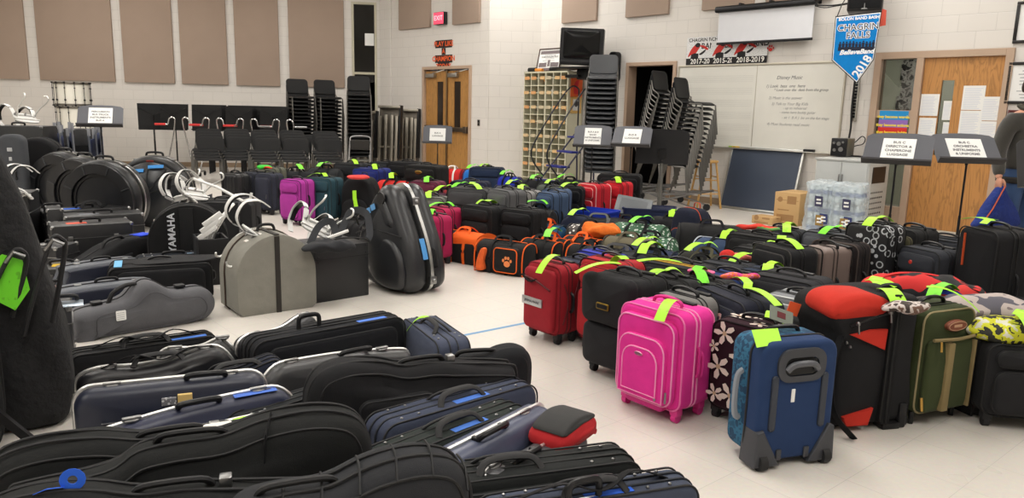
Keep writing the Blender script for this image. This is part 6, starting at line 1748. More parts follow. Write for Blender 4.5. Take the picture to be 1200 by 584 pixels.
bm = nb(); box(bm, 0.06, 0.15, -0.17, -0.1, 0.0, 0.03, 0.006); box(bm, -0.14, -0.1, -0.1, 0.1, 0.0, 0.03, 0.006); obj('foot', bm, BPL, t)
bm = nb(); tube(bm, spl([(0.06, -0.04, 0.60), (0.08, -0.04, 0.635), (0.16, -0.04, 0.635), (0.18, -0.04, 0.60)], 4, False), 0.012, 6); obj('top_handle', bm, RUB, t)
neon_tag(t, (0.05, -0.09, 0.62), math.radians(-95), 0.13, 0.11, 0.6, second=False)
neon_tag(t, (0.08, 0.06, 0.625), math.radians(-60), 0.13, 0.085, 0.1, second=False)
bm = nb(); box(bm, -0.03, 0.03, -0.002, 0.002, -0.03, 0.03, M=T(-0.30, 0.05, 0.52) @ Matrix.Rotation(0.3, 4, 'Y')); obj('orange_card', bm, mat('paper', (228, 90, 44)), t, flat=True)

# olive green suitcase
OLV = (58, 66, 40)
A, B = at(1073, 507), at(1124, 484)
yaw = math.radians(24)
w_ = 0.345; d = 0.22
c = (A + B) / 2 + Vector((-math.sin(yaw), math.cos(yaw), 0)) * (d / 2)
t = suitcase('olive green suitcase with brown oval patch and tan stripes', c, yaw, w_, d, 0.54, OLV, trim=(150, 138, 104), wheels='two', pockets=0, tagd=False, soft=0.008)
LTH = mat('paint', (128, 70, 50), 0.5)
TANF = mat('fabric', (134, 118, 82))
bm = nb(); slab(bm, rrect(0.31, 0.34, 0.03, 0.07), -d / 2 - 0.03, -d / 2 + 0.01, 0.02, 3, 0.015); p = obj('front_pocket', bm, mat('fabric', OLV), t)
for x in (-0.045, 0.115):
    bm = nb(); box(bm, x - 0.02, x + 0.02, -d / 2 - 0.053, -d / 2 - 0.025, 0.08, 0.40, 0.003) if x < 0 else box(bm, x, x + 0.012, -d / 2 - 0.048, -d / 2 - 0.025, 0.08, 0.40, 0.003); obj('tan_stripe', bm, TANF, p)
bm = nb(); tube(bm, [(-0.15, -d / 2 - 0.035, 0.42), (0.0, -d / 2 - 0.045, 0.415), (0.15, -d / 2 - 0.035, 0.42)], 0.008, 6); obj('pocket_zip', bm, TANF, p)
bm = nb(); slab(bm, circ(0.065, 28, 0.01, 0.47, 0.026), -d / 2 - 0.026, -d / 2 - 0.002, 0.005); q = obj('oval_patch', bm, LTH, t)
bm = nb(); tube(bm, outline3(circ(0.058, 24, 0.01, 0.47, 0.020), -d / 2 - 0.027), 0.0015, 5, closed=True); box(bm, -0.015, 0.035, -d / 2 - 0.029, -d / 2 - 0.025, 0.464, 0.477, 0.002); obj('patch_stitching', bm, mat('paint', (190, 150, 120)), q)
bm = nb(); tube(bm, [(-0.165, -d / 2 - 0.02, 0.15), (-0.165, -d / 2 - 0.03, 0.09)], 0.006, 6); tube(bm, [(-0.12, -d / 2 - 0.05, 0.415), (-0.12, -d / 2 - 0.055, 0.37)], 0.005, 6); obj('zip_puller', bm, BRASS, t)
neon_tag(t, (-0.02, 0.02, 0.60), math.radians(-52), 0.22, 0.05, 0.5, second=False)
heap('knit_scarf', 'brown and white striped cloth tied on the green suitcase handle', 1062, 352, 0.56, 0.06, 0.20, 0.12, mat('camo', (64, 54, 50), scale=20, col2=(200, 190, 185), col3=(110, 84, 72)), cat='cloth', seed=8)

# black duffel with a neon loop at the right end
t = duffel('large black duffel with a neon loop, rightmost in the front row', at(1172, 480) + Vector((0.05, 0.14, 0)), math.radians(14), 0.62, 0.34, 0.36, (34, 34, 36), tagd=False, soft=0.03)
bm = nb(); tube(bm, spl([(-0.12, -0.06, 0.385), (-0.09, -0.14, 0.37), (-0.05, -0.18, 0.30), (-0.02, -0.185, 0.24)], 4, False), 0.035, 4, ry=0.0012, up=(0.3, -1, 0.5)); obj('luggage_tag', bm, NEON2, t)

# ---------------------------------------------------------------- right field, second rows
t = sc('dark navy suitcase with a worn pink lettered patch on its front pocket', (832, 328), (892, 352), 0.50, 0.24, (38, 40, 52), pockets=1, tagd=False, wheels='two')
bm = nb(); box(bm, -0.15, 0.10, -0.168, -0.155, 0.365, 0.425, 0.002); p = obj('lettered_patch', bm, mat('voro', (206, 150, 146), scale=70, thr=0.25, col2=(235, 205, 200)), t)
text('lettering', 'BUTIOKJAM', 0.048, T(-0.025, -0.1692, 0.395) @ FRONT, mat('paper', (44, 34, 70)), p, bold=0.001)
bm = nb(); box(bm, -0.06, 0.0, -0.164, -0.15, 0.435, 0.447, 0.002); obj('metal_badge', bm, STEEL, t)
neon_tag(t, (0.1, -0.02, 0.53), math.radians(5), 0.22, 0.065, 0.2); neon_tag(t, (0.05, 0.02, 0.54), math.radians(165), 0.18, 0.065, 0.1, second=False)
heap('scarf', 'pink and orange cloth tied to the navy suitcase handle', 868, 318, 0.50, 0.05, 0.22, 0.06, mat('camo', (205, 60, 140), scale=30, col2=(235, 110, 60), col3=(240, 130, 170)), cat='cloth', seed=4)
sx('silver grey suitcase with white piping between the navy lettered one and the red top bag', 940, 345, 0.49, (128, 130, 134), w_=0.34, trim=(222, 222, 222), tagd=False)
sx('charcoal suitcase with low padded handle behind the silver grey one', 962, 330, 0.52, (44, 44, 48), w_=0.40, d=0.26, tagd=False)
sc('large black suitcase, two front pockets, in front of the taupe one', (890, 283), (936, 294), 0.56, 0.24, (34, 34, 36), trim=(70, 68, 66), tagd=True, tag_ang=0.0)
sc('taupe brown hardshell suitcase with black centre band', (958, 285), (982, 291), 0.56, 0.26, (126, 110, 104), pockets=0, tagd=False, hard=True, trim=(30, 28, 28))
sx('black suitcase with silver zip pullers right of the taupe one', 1002, 287, 0.56, (46, 40, 40), w_=0.34, d=0.18, tagd=False, trim=(90, 80, 76))
sc('large black suitcase printed with white rounded squares', (978, 262), (1030, 270), 0.68, 0.22, (24, 24, 27), m=mat('voro', (24, 24, 27), scale=17, ring=1, thr=0.28, wid=0.13, col2=(190, 194, 198), rnd=0.75), tagd=True, pockets=0, tag_ang=-1.4, hard=False)
t = sc('black suitcase with an olive front panel, beside the printed one', (1042, 270), (1076, 276), 0.64, 0.24, (36, 36, 37), tagd=False, pcol=(92, 88, 68))
t = sc('charcoal suitcase with a small red emblem on a padded front', (1083, 292), (1136, 303), 0.56, 0.24, (52, 54, 60), tagd=False, pockets=2)
bm = nb(); slab(bm, circ(0.014, 12, -0.02, 0.47), -0.158, -0.145, 0.003); obj('red_emblem', bm, mat('plastic', (190, 50, 40)), t)
sx('flat grey suitcase top with blue ribbon behind the charcoal one', 1103, 281, 0.56, (56, 58, 64), w_=0.38, d=0.2, tagd=False)
# tall black suitcase seen from its back
t = sc('tall black suitcase showing its wheeled back, below the blue tote bag', (1122, 262), (1168, 272), 0.74, 0.30, (30, 30, 32), pockets=0, tagd=False, wheels='two', soft=0.01)
t['label'] = 'tall black suitcase with an orange ribbon, directly below the blue tote bag'
wq = 0.2
bm = nb(); tube(bm, [(-0.08, -0.165, 0.70), (-0.07, -0.168, 0.50)], 0.008, 6, ry=0.003); obj('orange_ribbon', bm, mat('fabric', (215, 90, 50)), t)
neon_tag(t, (-0.05, -0.02, 0.76), math.radians(-170), 0.2, 0.085, 0.1, second=False); neon_tag(t, (-0.03, -0.02, 0.77), math.radians(-60), 0.16, 0.06, 0.1, second=False)
sx('brown leather-look suitcase at the right edge behind the tall black one', 1204, 284, 0.66, (104, 76, 66), w_=0.30, d=0.2, tagd=False, yaw=-48, hard=True, pockets=1, trim=(70, 46, 40))
# upper edge of the field
dx('black round topped soft suitcase lying by the chalkboard', 832, 262, 0.36, (32, 32, 33), L_=0.62, wd=0.36, tagd=False, yaw=-12)
sx('black suitcase with a rainbow and red scarf on its handle', 893, 275, 0.50, (36, 36, 37), w_=0.46, d=0.26, tagd=False)
heap('scarf', 'rainbow and red knotted scarf on a black suitcase before the carton', 888, 263, 0.50, 0.05, 0.34, 0.09, mat('camo', (206, 50, 38), scale=9, col2=(214, 60, 40), col3=(110, 170, 90)), yaw=-30, cat='cloth', seed=2)
sx('dark suitcase with round black handle and neon tag, before the brown carton', 925, 269, 0.50, (50, 52, 56), tagd=True)
sx('grey suitcase with black handle in front of the wrapped water bottles', 962, 270, 0.52, (88, 90, 96), tagd=True)
dx('denim blue duffel with white trim and big neon tag', 850, 281, 0.36, (58, 74, 104), L_=0.46, wd=0.28, trim=(190, 196, 205), yaw=-40)
sx('black wide suitcase right of the denim duffel', 900, 292, 0.46, (38, 38, 40), w_=0.40, tagd=True)
dx('navy duffel with dark straps below the green camouflage bag', 768, 295, 0.34, (40, 48, 74), L_=0.44, wd=0.3, yaw=-35)
dx('black duffel with olive straps behind the yellow striped bag', 812, 297, 0.36, (44, 44, 40), L_=0.4, wd=0.28, strap=(86, 84, 66))
dx('dark green duffel below the denim one', 838, 309, 0.36, (30, 54, 44), L_=0.34, wd=0.24, tagd=False)
sx('navy blue soft suitcase with rolled top, centre of the right field', 860, 314, 0.46, (40, 58, 110), w_=0.3, tagd=False)
heap('cloth_bundle', 'red bow of cloth on the bags in the middle of the right field', 852, 294, 0.44, 0.05, 0.10, 0.08, mat('cloth', (200, 40, 34)), cat='cloth', seed=5)
heap('cloth_bundle', 'coral pink towel lying over the bags in the right field', 880, 300, 0.42, 0.04, 0.34, 0.09, mat('cloth', (232, 120, 112)), yaw=-25, cat='towel', seed=6, tagd=True)
sx('slate suitcase under the coral towel', 882, 306, 0.44, (46, 48, 54), w_=0.34, d=0.24, tagd=False)
sx('navy suitcase below the coral towel with a neon tag', 905, 318, 0.46, (34, 44, 64), w_=0.40, d=0.2, tagd=True)
t = sx('black suitcase with a yellow stripe across the top', 790, 308, 0.46, (40, 40, 42), w_=0.42, d=0.26, tagd=False, wheels='two')
bm = nb(); tube(bm, [(-0.21, -0.06, 0.40), (-0.19, -0.06, 0.463), (0.19, -0.06, 0.463), (0.215, -0.06, 0.40)], 0.007, 6, ry=0.004); tube(bm, [(-0.21, -0.03, 0.40), (-0.19, -0.03, 0.463), (0.19, -0.03, 0.463), (0.215, -0.03, 0.40)], 0.004, 6); obj('yellow_stripe', bm, mat('fabric', (206, 160, 60)), t)
sx('black suitcase with a pink cloth on it, behind the pink suitcase', 806, 327, 0.47, (42, 42, 44), w_=0.36, d=0.22, tagd=True)
heap('cloth_bundle', 'small pink fluffy cloth on a black suitcase behind the bright pink one', 822, 313, 0.47, 0.04, 0.16, 0.09, mat('cloth', (236, 104, 150)), cat='cloth', seed=9)
sx('black suitcase directly behind the one with the gold label', 765, 322, 0.50, (34, 34, 36), w_=0.36, d=0.24, tagd=True)
dx('flat black duffel with grey straps behind the red suitcases', 718, 297, 0.36, (38, 40, 42), L_=0.56, wd=0.3, yaw=-30, strap=(70, 70, 72), tagd=False)
dx('dark grey garment bag with neon tag in the gap behind the red suitcases', 748, 303, 0.42, (48, 50, 54), L_=0.56, wd=0.28, yaw=-34)
sx('navy suitcase with curved black handle behind the red spinner', 664, 308, 0.47, (44, 48, 66), w_=0.36, d=0.2, tagd=False)
# right heaps
dx('black duffel under the red and black sports bag', 1075, 335, 0.36, (32, 32, 34), L_=0.6, wd=0.34, yaw=-20, tagd=False)
heap('sports_bag', 'red and black soft sports bag lying on other bags, right field', 1085, 322, 0.40, 0.16, 0.62, 0.26, mat('camo', (206, 44, 44), scale=5, col2=(30, 30, 32), col3=(214, 60, 56)), yaw=-22, strap=(196, 44, 44), seed=12)
dx('blue and grey soft bag with neon tags, behind the red topped black bag', 1038, 345, 0.48, (46, 60, 92), L_=0.46, wd=0.26, yaw=-20, strap=(60, 60, 64))
dx('dark grey soft bag with white strap left of the red sports bag', 1065, 340, 0.44, (62, 58, 60), L_=0.42, wd=0.24, yaw=-25, strap=(180, 178, 175), tagd=False)
dx('navy blue travel bag behind the green suitcase', 1118, 362, 0.46, (38, 54, 96), L_=0.5, wd=0.3, yaw=-15, strap=(30, 50, 130))
sx('black suitcase under the yellow patterned bag', 1160, 385, 0.40, (36, 36, 38), w_=0.4, d=0.24, tagd=False, yaw=-10)
heap('blanket', 'grey and pink camouflage fleece blanket heaped at the right edge', 1165, 345, 0.40, 0.14, 0.5, 0.3, mat('camo', (88, 86, 96), scale=7, col2=(176, 164, 160), col3=(120, 108, 110)), yaw=-10, cat='blanket', seed=14)
dx('dark duffel under the camouflage blanket', 1165, 352, 0.38, (40, 42, 50), L_=0.5, wd=0.3, yaw=-10, tagd=False)
heap('patterned_bag', 'yellow, black and white camouflage bag at the right edge', 1190, 372, 0.38, 0.12, 0.46, 0.2, mat('camo', (40, 40, 36), scale=24, col2=(196, 196, 40), col3=(206, 204, 190)), yaw=0, tagd=True, seed=15)
# ---------------------------------------------------------------- middle field
random.seed(33)
# in front: orange and black duffels
t = duffel('orange and black duffel bag, leftmost of the orange trimmed ones', at(546, 309) + Vector((0, 0.12, 0)), math.radians(-38), 0.46, 0.27, 0.27, (30, 29, 29), trim=(232, 98, 34), strap=(232, 98, 34), tagd=False, pocket=False, m=FB((30, 29, 29)))
bm = nb(); o = spl([(-0.135, 0.16), (-0.12, 0.245), (0, 0.278), (0.12, 0.245), (0.10, 0.235), (0, 0.262), (-0.10, 0.235), (-0.122, 0.16)], 4); slab(bm, o, -0.235, 0.06, 0.01, M=RZ90); obj('orange_top_panel', bm, mat('fabric', (232, 98, 34)), t)
bm = nb(); tube(bm, [(-0.245, -p[0] * 0.9, p[1] * 0.9 + 0.01) for p in spl([(-0.13, 0.02), (0.13, 0.02), (0.13, 0.13), (0.08, 0.24), (0, 0.265), (-0.08, 0.24), (-0.13, 0.13)], 4)], 0.014, 6, closed=True); obj('orange_end_ring', bm, mat('fabric', (232, 98, 34)), t)
OFF = (232, 100, 40)
t = duffel('black duffel with orange piping and an orange paw print on its end', at(592, 322) + Vector((0.0, 0.13, 0)), math.radians(-30), 0.50, 0.26, 0.27, (32, 31, 31), trim=OFF, tagd=False, strap=(30, 30, 31), pocket=False)
bm = nb(); slab(bm, rrect(0.24, 0.22, 0.04, 0.02, x0=-0.03), -0.165, -0.10, 0.02, 3); p = obj('end_pocket', bm, FB((34, 33, 33)), t)
bm = nb(); tube(bm, outline3(rrect(0.225, 0.205, 0.035, 0.028, x0=-0.023), -0.163), 0.005, 5, closed=True); obj('pocket_piping', bm, mat('fabric', OFF), p)
bm = nb(); prism(bm, circ(0.030, 16, 0.11, 0.105, 0.026), -0.1685, -0.16)
pw = obj('paw_pad', bm, mat('paper', (240, 140, 80)), p, flat=True)
for dx_, dz_ in ((-0.036, 0.028), (-0.013, 0.05), (0.013, 0.05), (0.036, 0.028)):
    bm = nb(); prism(bm, circ(0.0115, 10, 0.11 + dx_, 0.105 + dz_, 0.015), -0.1685, -0.16); obj('paw_toe', bm, mat('paper', (240, 140, 80)), pw, flat=True)
bm = nb(); slab(bm, spl([(-0.20, 0.02), (-0.12, 0.03), (-0.13, 0.1), (-0.11, 0.2), (-0.15, 0.21), (-0.19, 0.12)], 3), -0.17, -0.12, 0.01); obj('orange_cloth', bm, mat('cloth', OFF), t)
for (px, py, lb, yw) in ((628, 283, 'black duffel with orange piping behind the paw print one', -35), (650, 282, 'black duffel with thick orange straps and small neon tag', -30), (670, 281, 'black duffel with orange piping right of the orange strapped one', -38), (690, 287, 'black and red piped duffel, rightmost of the orange trimmed row', -40)):
    dx(lb, px, py, 0.27, (30, 30, 31), L_=0.36, wd=0.22, yaw=yw, trim=OFF, strap=OFF if 'strap' in lb else (30, 30, 31), tagd='neon' in lb, pocket=False)
# twins of raspberry suitcases
sx('raspberry red suitcase, left and nearer of the raspberry pair behind the tuba case', 512, 251, 0.44, (166, 36, 82), w_=0.34, d=0.24, trim=(40, 20, 30), tagd=True, tag_ang=3.0)
sx('raspberry red suitcase with black side handle, right of the raspberry pair', 536, 245, 0.45, (172, 38, 80), w_=0.32, d=0.24, trim=(40, 20, 30), tagd=True)
t = sx('black suitcase with two arched front pockets behind the orange duffel', 573, 240, 0.49, (30, 30, 32), w_=0.40, d=0.26, yaw=-40, tagd=True, tag_ang=1.8)
t = sx('black suitcase with hanging zip pull, right of the arched pocket one', 611, 242, 0.48, (30, 30, 32), w_=0.38, d=0.24, yaw=-35, tagd=False)
sx('dark grey mesh-fronted large suitcase with neon tag, behind the black pair', 564, 222, 0.60, (72, 72, 74), w_=0.44, d=0.26, yaw=-20, tagd=True)
sx('grey suitcase with looped handle beside the dark mesh-fronted one', 588, 222, 0.62, (92, 92, 94), w_=0.34, d=0.24, tagd=False)
sx('olive grey rounded suitcase right behind the tuba case', 506, 230, 0.46, (112, 112, 106), w_=0.38, d=0.22, yaw=-20)
dx('teal blue duffel with an orange strap', 642, 262, 0.32, (38, 84, 122), L_=0.34, wd=0.24, yaw=-30, strap=OFF, tagd=False)
backpack('navy backpack with two neon tags in front of the blue suitcases', at(658, 250, 0.38), math.radians(-20), 0.34, 0.24, 0.38, (34, 40, 58))
dx('black bag between the teal duffel and the black suitcase', 632, 246, 0.42, (36, 36, 38), L_=0.36, wd=0.24, yaw=-30)
MTL = mat('voro', (60, 52, 48), scale=30, thr=0.32, col2=(228, 226, 220))
duffel('black and white spotted duffel bag beside the orange cloth', at(680, 266, 0.34), math.radians(-25), 0.40, 0.26, 0.34, (60, 52, 48), m=MTL, tagd=False)
heap('cloth_bundle', 'bright orange cloth draped over bags next to the olive duffel', 706, 262, 0.26, 0.12, 0.36, 0.24, mat('cloth', (240, 116, 34)), yaw=10, cat='cloth', seed=21, amp=0.5)
duffel('olive grey canvas duffel with short straps', at(723, 277, 0.32), math.radians(-28), 0.44, 0.28, 0.32, (104, 98, 80), tagd=False, strap=(92, 86, 70))
GRN = mat('voro', (44, 92, 62), scale=28, thr=0.36, col2=(208, 216, 208))
duffel('green and white patterned large soft bag with neon tag', at(742, 259, 0.36), math.radians(-30), 0.52, 0.36, 0.34, (44, 92, 62), m=GRN, soft=0.04)
duffel('green and white patterned soft bag, the lower right one', at(768, 272, 0.32), math.radians(-30), 0.44, 0.30, 0.30, (44, 92, 62), m=GRN, tagd=False, soft=0.04)
# bins
def bin_(label, loc, yaw, L_, wd, h, col):
    loc = Vector(loc); loc.z = 0
    t = thing('plastic_bin', label, 'bin', loc, yaw)
    bm = nb(); n0 = rrect(1, 1, 0.12, -0.5, 5)
    R_ = []
    for (k, z) in ((0.88, 0.0), (1.0, h), (1.04, h), (1.04, h - 0.02), (0.985, h - 0.02), (0.97, h - 0.03), (0.86, 0.012)):
        R_.append([bm.verts.new((p[0] * L_ * k, p[1] * wd * k, z)) for p in n0])
    n = len(n0)
    for A_, B_ in zip(R_, R_[1:]):
        for i in range(n): bm.faces.new((A_[i], A_[(i + 1) % n], B_[(i + 1) % n], B_[i]))
    bm.faces.new(R_[0][::-1]); bm.faces.new(R_[-1])
    obj('bin_body', bm, mat('plastic', col, 0.4), t)
    for s in (-1, 1):
        bm = nb(); box(bm, s * L_ * 0.52 - 0.012, s * L_ * 0.52 + 0.012, -0.07, 0.07, h * 0.68, h * 0.84, 0.006); obj('grip', bm, mat('plastic', tuple(int(v * 0.6) for v in col)), t)
    return t
bin_('bright blue open plastic bin between the red suitcase and the navy bin', at(697, 248, 0.34), math.radians(-38), 0.5, 0.34, 0.34, (34, 64, 190))
b_ = bin_('large navy laundry bin holding a grey folder', at(745, 243, 0.36), math.radians(-14), 0.56, 0.40, 0.36, (38, 46, 78))
t = thing('folder', 'grey plastic folder case sticking out of the navy bin', 'folder', b_.location + Vector((-0.05, 0.0, 0.26)), math.radians(-14), tilt=(math.radians(-50), math.radians(8)))
bm = nb(); box(bm, -0.2, 0.2, -0.02, 0.02, 0, 0.28, 0.012); obj('shell', bm, mat('plastic', (104, 108, 112), 0.45), t)
bm = nb(); box(bm, -0.15, 0.15, -0.023, -0.018, 0.05, 0.23, 0.004); obj('panel', bm, mat('plastic', (88, 92, 96), 0.5), t)
dx('black duffel with a long grey shoulder strap before the blue bin', 690, 253, 0.32, (38, 40, 42), L_=0.6, wd=0.3, yaw=-15, strap=(90, 92, 92), tagd=False)
dx('black soft bag in front of the navy bin', 715, 257, 0.28, (36, 38, 40), L_=0.4, wd=0.26, yaw=-20, tagd=False)
backpack('dark navy backpack standing right of the navy bin', at(795, 241, 0.46), math.radians(-55), 0.34, 0.26, 0.46, (32, 36, 52), trim=(200, 90, 60), tagd=False)
dx('black duffel between the navy bin and the round topped bag', 782, 258, 0.30, (34, 34, 36), L_=0.4, wd=0.26, yaw=-30)
# suitcases before the right wall furniture
sx('tall black suitcase right of the red pair, before the stack sign stand', 725, 205, 0.66, (26, 26, 28), w_=0.52, d=0.28, yaw=-15, tagd=False)
sx('red suitcase with pale zips behind the blue bin', 705, 217, 0.58, (190, 38, 50), w_=0.34, d=0.24, yaw=-55, trim=(226, 180, 176), tagd=False)
sx('red suitcase, right half of the red pair behind the blue bin', 717, 214, 0.60, (196, 36, 46), w_=0.30, d=0.24, yaw=-40, tagd=True)
sx('black square box suitcase between the red and slate blue suitcases', 683, 220, 0.56, (24, 25, 28), w_=0.36, d=0.26, yaw=-12, tagd=True, tag_ang=-2.2)
sx('slate blue suitcase, right one of the slate blue pair', 664, 223, 0.56, (74, 92, 122), w_=0.28, d=0.24, yaw=-30, tagd=False, pockets=1)
sx('slate blue suitcase, left one of the slate blue pair', 648, 226, 0.56, (66, 84, 112), w_=0.26, d=0.24, yaw=-50, tagd=False)
sx('light grey suitcase with black band left of the slate blue pair', 627, 224, 0.56, (140, 138, 136), w_=0.36, d=0.24, yaw=-35, trim=(60, 58, 58), tagd=True)
dx('pink flowered soft bag on the floor before the light grey suitcase', 612, 233, 0.44, (198, 140, 142), L_=0.36, wd=0.26, yaw=-30, m=mat('voro', (196, 140, 140), scale=26, thr=0.3, col2=(60, 60, 66)), tagd=False)
dx('black duffel with royal blue end near the cubby shelf', 622, 211, 0.40, (30, 30, 34), L_=0.5, wd=0.3, yaw=-25, end=(40, 50, 160), tagd=True)
dx('royal blue bag left of the black duffel near the cubby shelf', 602, 207, 0.42, (36, 48, 160), L_=0.34, wd=0.26, yaw=-30, tagd=True)
dx('grey green soft bag before the rolling ladder', 648, 217, 0.38, (78, 84, 78), L_=0.42, wd=0.26, yaw=-25)
dx('dark grey duffel with neon tag in front of the black and blue duffel', 600, 218, 0.40, (70, 72, 76), L_=0.46, wd=0.28, yaw=-20)
dx('black soft bag left of the grey stacked chairs', 668, 211, 0.40, (34, 36, 40), L_=0.44, wd=0.28, yaw=-15, tagd=True)
# by the double doors
sx('large black suitcase before the folded risers, left of the badge one', 484, 189, 0.66, (28, 28, 30), w_=0.52, d=0.30, yaw=-15, tagd=False)
t = sx('large black suitcase with an oval badge standing before the double doors', 507, 193, 0.66, (32, 31, 31), w_=0.50, d=0.32, yaw=-25, tagd=False)
bm = nb(); slab(bm, circ(0.05, 18, 0, 0.58, 0.022), -0.205, -0.19, 0.004); obj('oval_badge', bm, BRASS, t)
dx('red sports duffel with a white strap before the double doors', 536, 198, 0.42, (190, 40, 40), L_=0.40, wd=0.3, yaw=-20, strap=(226, 220, 216), tagd=False)
dx('bright blue duffel right of the red sports duffel', 553, 199, 0.42, (40, 110, 190), L_=0.4, wd=0.28, yaw=-20, tagd=True)
sx('navy and black soft suitcase with big handle, rightmost by the double doors', 571, 196, 0.50, (34, 46, 70), w_=0.52, d=0.3, yaw=-10, tagd=True, tag_ang=1.5)
sx('dark navy flat suitcase in front of the bright blue duffel', 548, 212, 0.46, (38, 42, 64), w_=0.50, d=0.26, yaw=-15, tagd=False)
sx('plum suitcase with neon tags before the badge suitcase', 502, 212, 0.52, (102, 42, 64), w_=0.40, d=0.26, yaw=-20, tagd=True)
dx('red and navy soft bag with neon tag behind the olive grey suitcase', 541, 222, 0.44, (150, 44, 50), L_=0.46, wd=0.28, yaw=-20)
dx('purple patterned soft bag with neon tag', 521, 226, 0.46, (88, 52, 72), L_=0.4, wd=0.28, yaw=-20)
dx('teal duffel with neon tag behind the tuba case top', 486, 206, 0.46, (54, 120, 140), L_=0.44, wd=0.3, yaw=-20)
dx('red soft bag with black trim behind the tuba case top', 461, 211, 0.48, (196, 44, 40), L_=0.44, wd=0.3, yaw=-25, trim=(40, 30, 30))
dx('green topped dark bag with neon band left of the teal duffel', 462, 202, 0.46, (40, 60, 50), L_=0.5, wd=0.3, yaw=-20)
sx('dark suitcase with looped handle before the folded risers', 452, 190, 0.52, (36, 38, 42), w_=0.48, d=0.28, yaw=-15, tagd=False)
sx('navy blue suitcase behind the red topped backpack', 437, 197, 0.60, (36, 46, 112), w_=0.42, d=0.3, yaw=-25, tagd=True)
sx('black suitcase with neon tag behind the red topped backpack', 405, 192, 0.58, (36, 37, 40), w_=0.46, d=0.3, yaw=-20, tagd=True)
t = backpack('black backpack with a red cap on top and a hanging neon tag', Z0(at(424, 262)), math.radians(-15), 0.42, 0.30, 0.56, (26, 26, 28), tagd=False)
bm = nb(); tube(bm, [(0.02, -0.22, 0.42), (0.03, -0.235, 0.33), (0.05, -0.235, 0.22)], 0.035, 4, ry=0.0012, up=(0, -1, 0)); obj('luggage_tag', bm, NEON, t)
heap('baseball_cap', 'flat red cap lying on the black backpack', 420, 205, 0.56, 0.05, 0.26, 0.2, mat('cloth', (216, 66, 62)), cat='cap', seed=3, amp=0.1)
dx('black duffel lying beside the black backpack, front left', 418, 258, 0.22, (28, 28, 30), L_=0.42, wd=0.32, yaw=-35, tagd=False)
# magenta, teal, navy
t = sx('magenta purple suitcase with arched pocket left of the teal one', 349, 210, 0.53, (168, 56, 150), w_=0.34, d=0.24, yaw=-30, tagd=False, trim=(80, 30, 80))
t = sx('dark teal suitcase right of the magenta one', 380, 208, 0.54, (44, 72, 82), w_=0.38, d=0.26, yaw=-25, tagd=True, tag_ang=-2.8)
dx('black duffel with a neon band lying behind the magenta suitcase', 353, 199, 0.50, (34, 35, 38), L_=0.56, wd=0.3, yaw=-10)
dx('black soft bag with upright handle behind the teal suitcase', 388, 197, 0.52, (38, 40, 42), L_=0.46, wd=0.3, yaw=-10)
t = sx('dark slate suitcase, right one of the pair before the nested chairs', 313, 203, 0.52, (52, 54, 66), w_=0.30, d=0.22, yaw=-30, tagd=False, pockets=1)
sx('dark slate suitcase with two pockets, left of the pair before the nested chairs', 298, 202, 0.52, (50, 52, 62), w_=0.28, d=0.22, yaw=-30, tagd=False, pockets=2)
sx('black ribbed suitcase left of the dark slate pair', 277, 203, 0.52, (36, 36, 38), w_=0.30, d=0.22, yaw=-30, tagd=False, ribs=5, hard=True)
sx('grey olive suitcase with a green and red ribbon behind the dark slate pair', 318, 196, 0.56, (96, 98, 86), w_=0.36, d=0.24, yaw=-20, tagd=False)
heap('ribbon', 'green and red ribbon bow on the suitcases before the nested chairs', 310, 194, 0.56, 0.05, 0.2, 0.12, mat('camo', (50, 180, 50), scale=14, col2=(60, 190, 60), col3=(210, 60, 40)), cat='ribbon', seed=13)
# ================================================================ INSTRUMENT CASES
random.seed(77)
def hardbox(label, a, b, h, d, col, name='instrument_case', latches=2, m=None, handle=True, edge=STEEL, z0=0.0, off=0.0, loc=None, yaw=None, w_=None, bev=0.008, lid=0.3, tape=None, handle_side='top'):
    if loc is None:
        loc, yaw, w_ = corners(a, b, h + z0, d)
    loc = Vector(loc); loc.z = z0
    t = thing(name, label, 'case', loc, yaw)
    bm = nb(); box(bm, -w_ / 2, w_ / 2, -d / 2, d / 2, 0, h, bev); obj('case_body', bm, m or mat('hard', col), t)
    bm = nb(); z = h * (1 - lid)
    o = [(-w_ / 2 - 0.002, -d / 2 - 0.002), (w_ / 2 + 0.002, -d / 2 - 0.002), (w_ / 2 + 0.002, d / 2 + 0.002), (-w_ / 2 - 0.002, d / 2 + 0.002)]
    tube(bm, [(p[0], p[1], z) for p in o], 0.004, 4, closed=True); obj('lid_seam', bm, edge, t)
    if edge is not RUB:
        for s1 in (-1, 1):
            for s2 in (-1, 1):
                for z_ in (0.012, h - 0.012):
                    bm = nb(); ball(bm, (s1 * (w_ / 2 - 0.012), s2 * (d / 2 - 0.012), z_), 0.021, 1); obj('metal_corner', bm, edge, t)
    for k in range(latches):
        x = w_ * (-0.28 + 0.56 * k / max(1, latches - 1)) if latches > 1 else 0
        bm = nb(); box(bm, x - 0.018, x + 0.018, -d / 2 - 0.010, -d / 2, z - 0.03, z + 0.02, 0.003); obj('latch', bm, STEEL, t)
    if handle:
        if handle_side == 'top': P = [(-0.07, 0, h), (-0.06, 0, h + 0.03), (0.06, 0, h + 0.03), (0.07, 0, h)]
        else: P = [(-0.07, -d / 2, h * 0.5), (-0.06, -d / 2 - 0.03, h * 0.5), (0.06, -d / 2 - 0.03, h * 0.5), (0.07, -d / 2, h * 0.5)]
        bm = nb(); tube(bm, spl(P, 4, False), 0.011, 8); obj('handle', bm, BPL, t)
    if tape:
        bm = nb(); box(bm, -w_ * 0.3, -w_ * 0.05, -d * 0.2, d * 0.1, h, h + 0.0015); obj('tape', bm, mat('paper', tape), t, flat=True)
    return t
SLV = mat('metal', (228, 228, 226), 0.45)
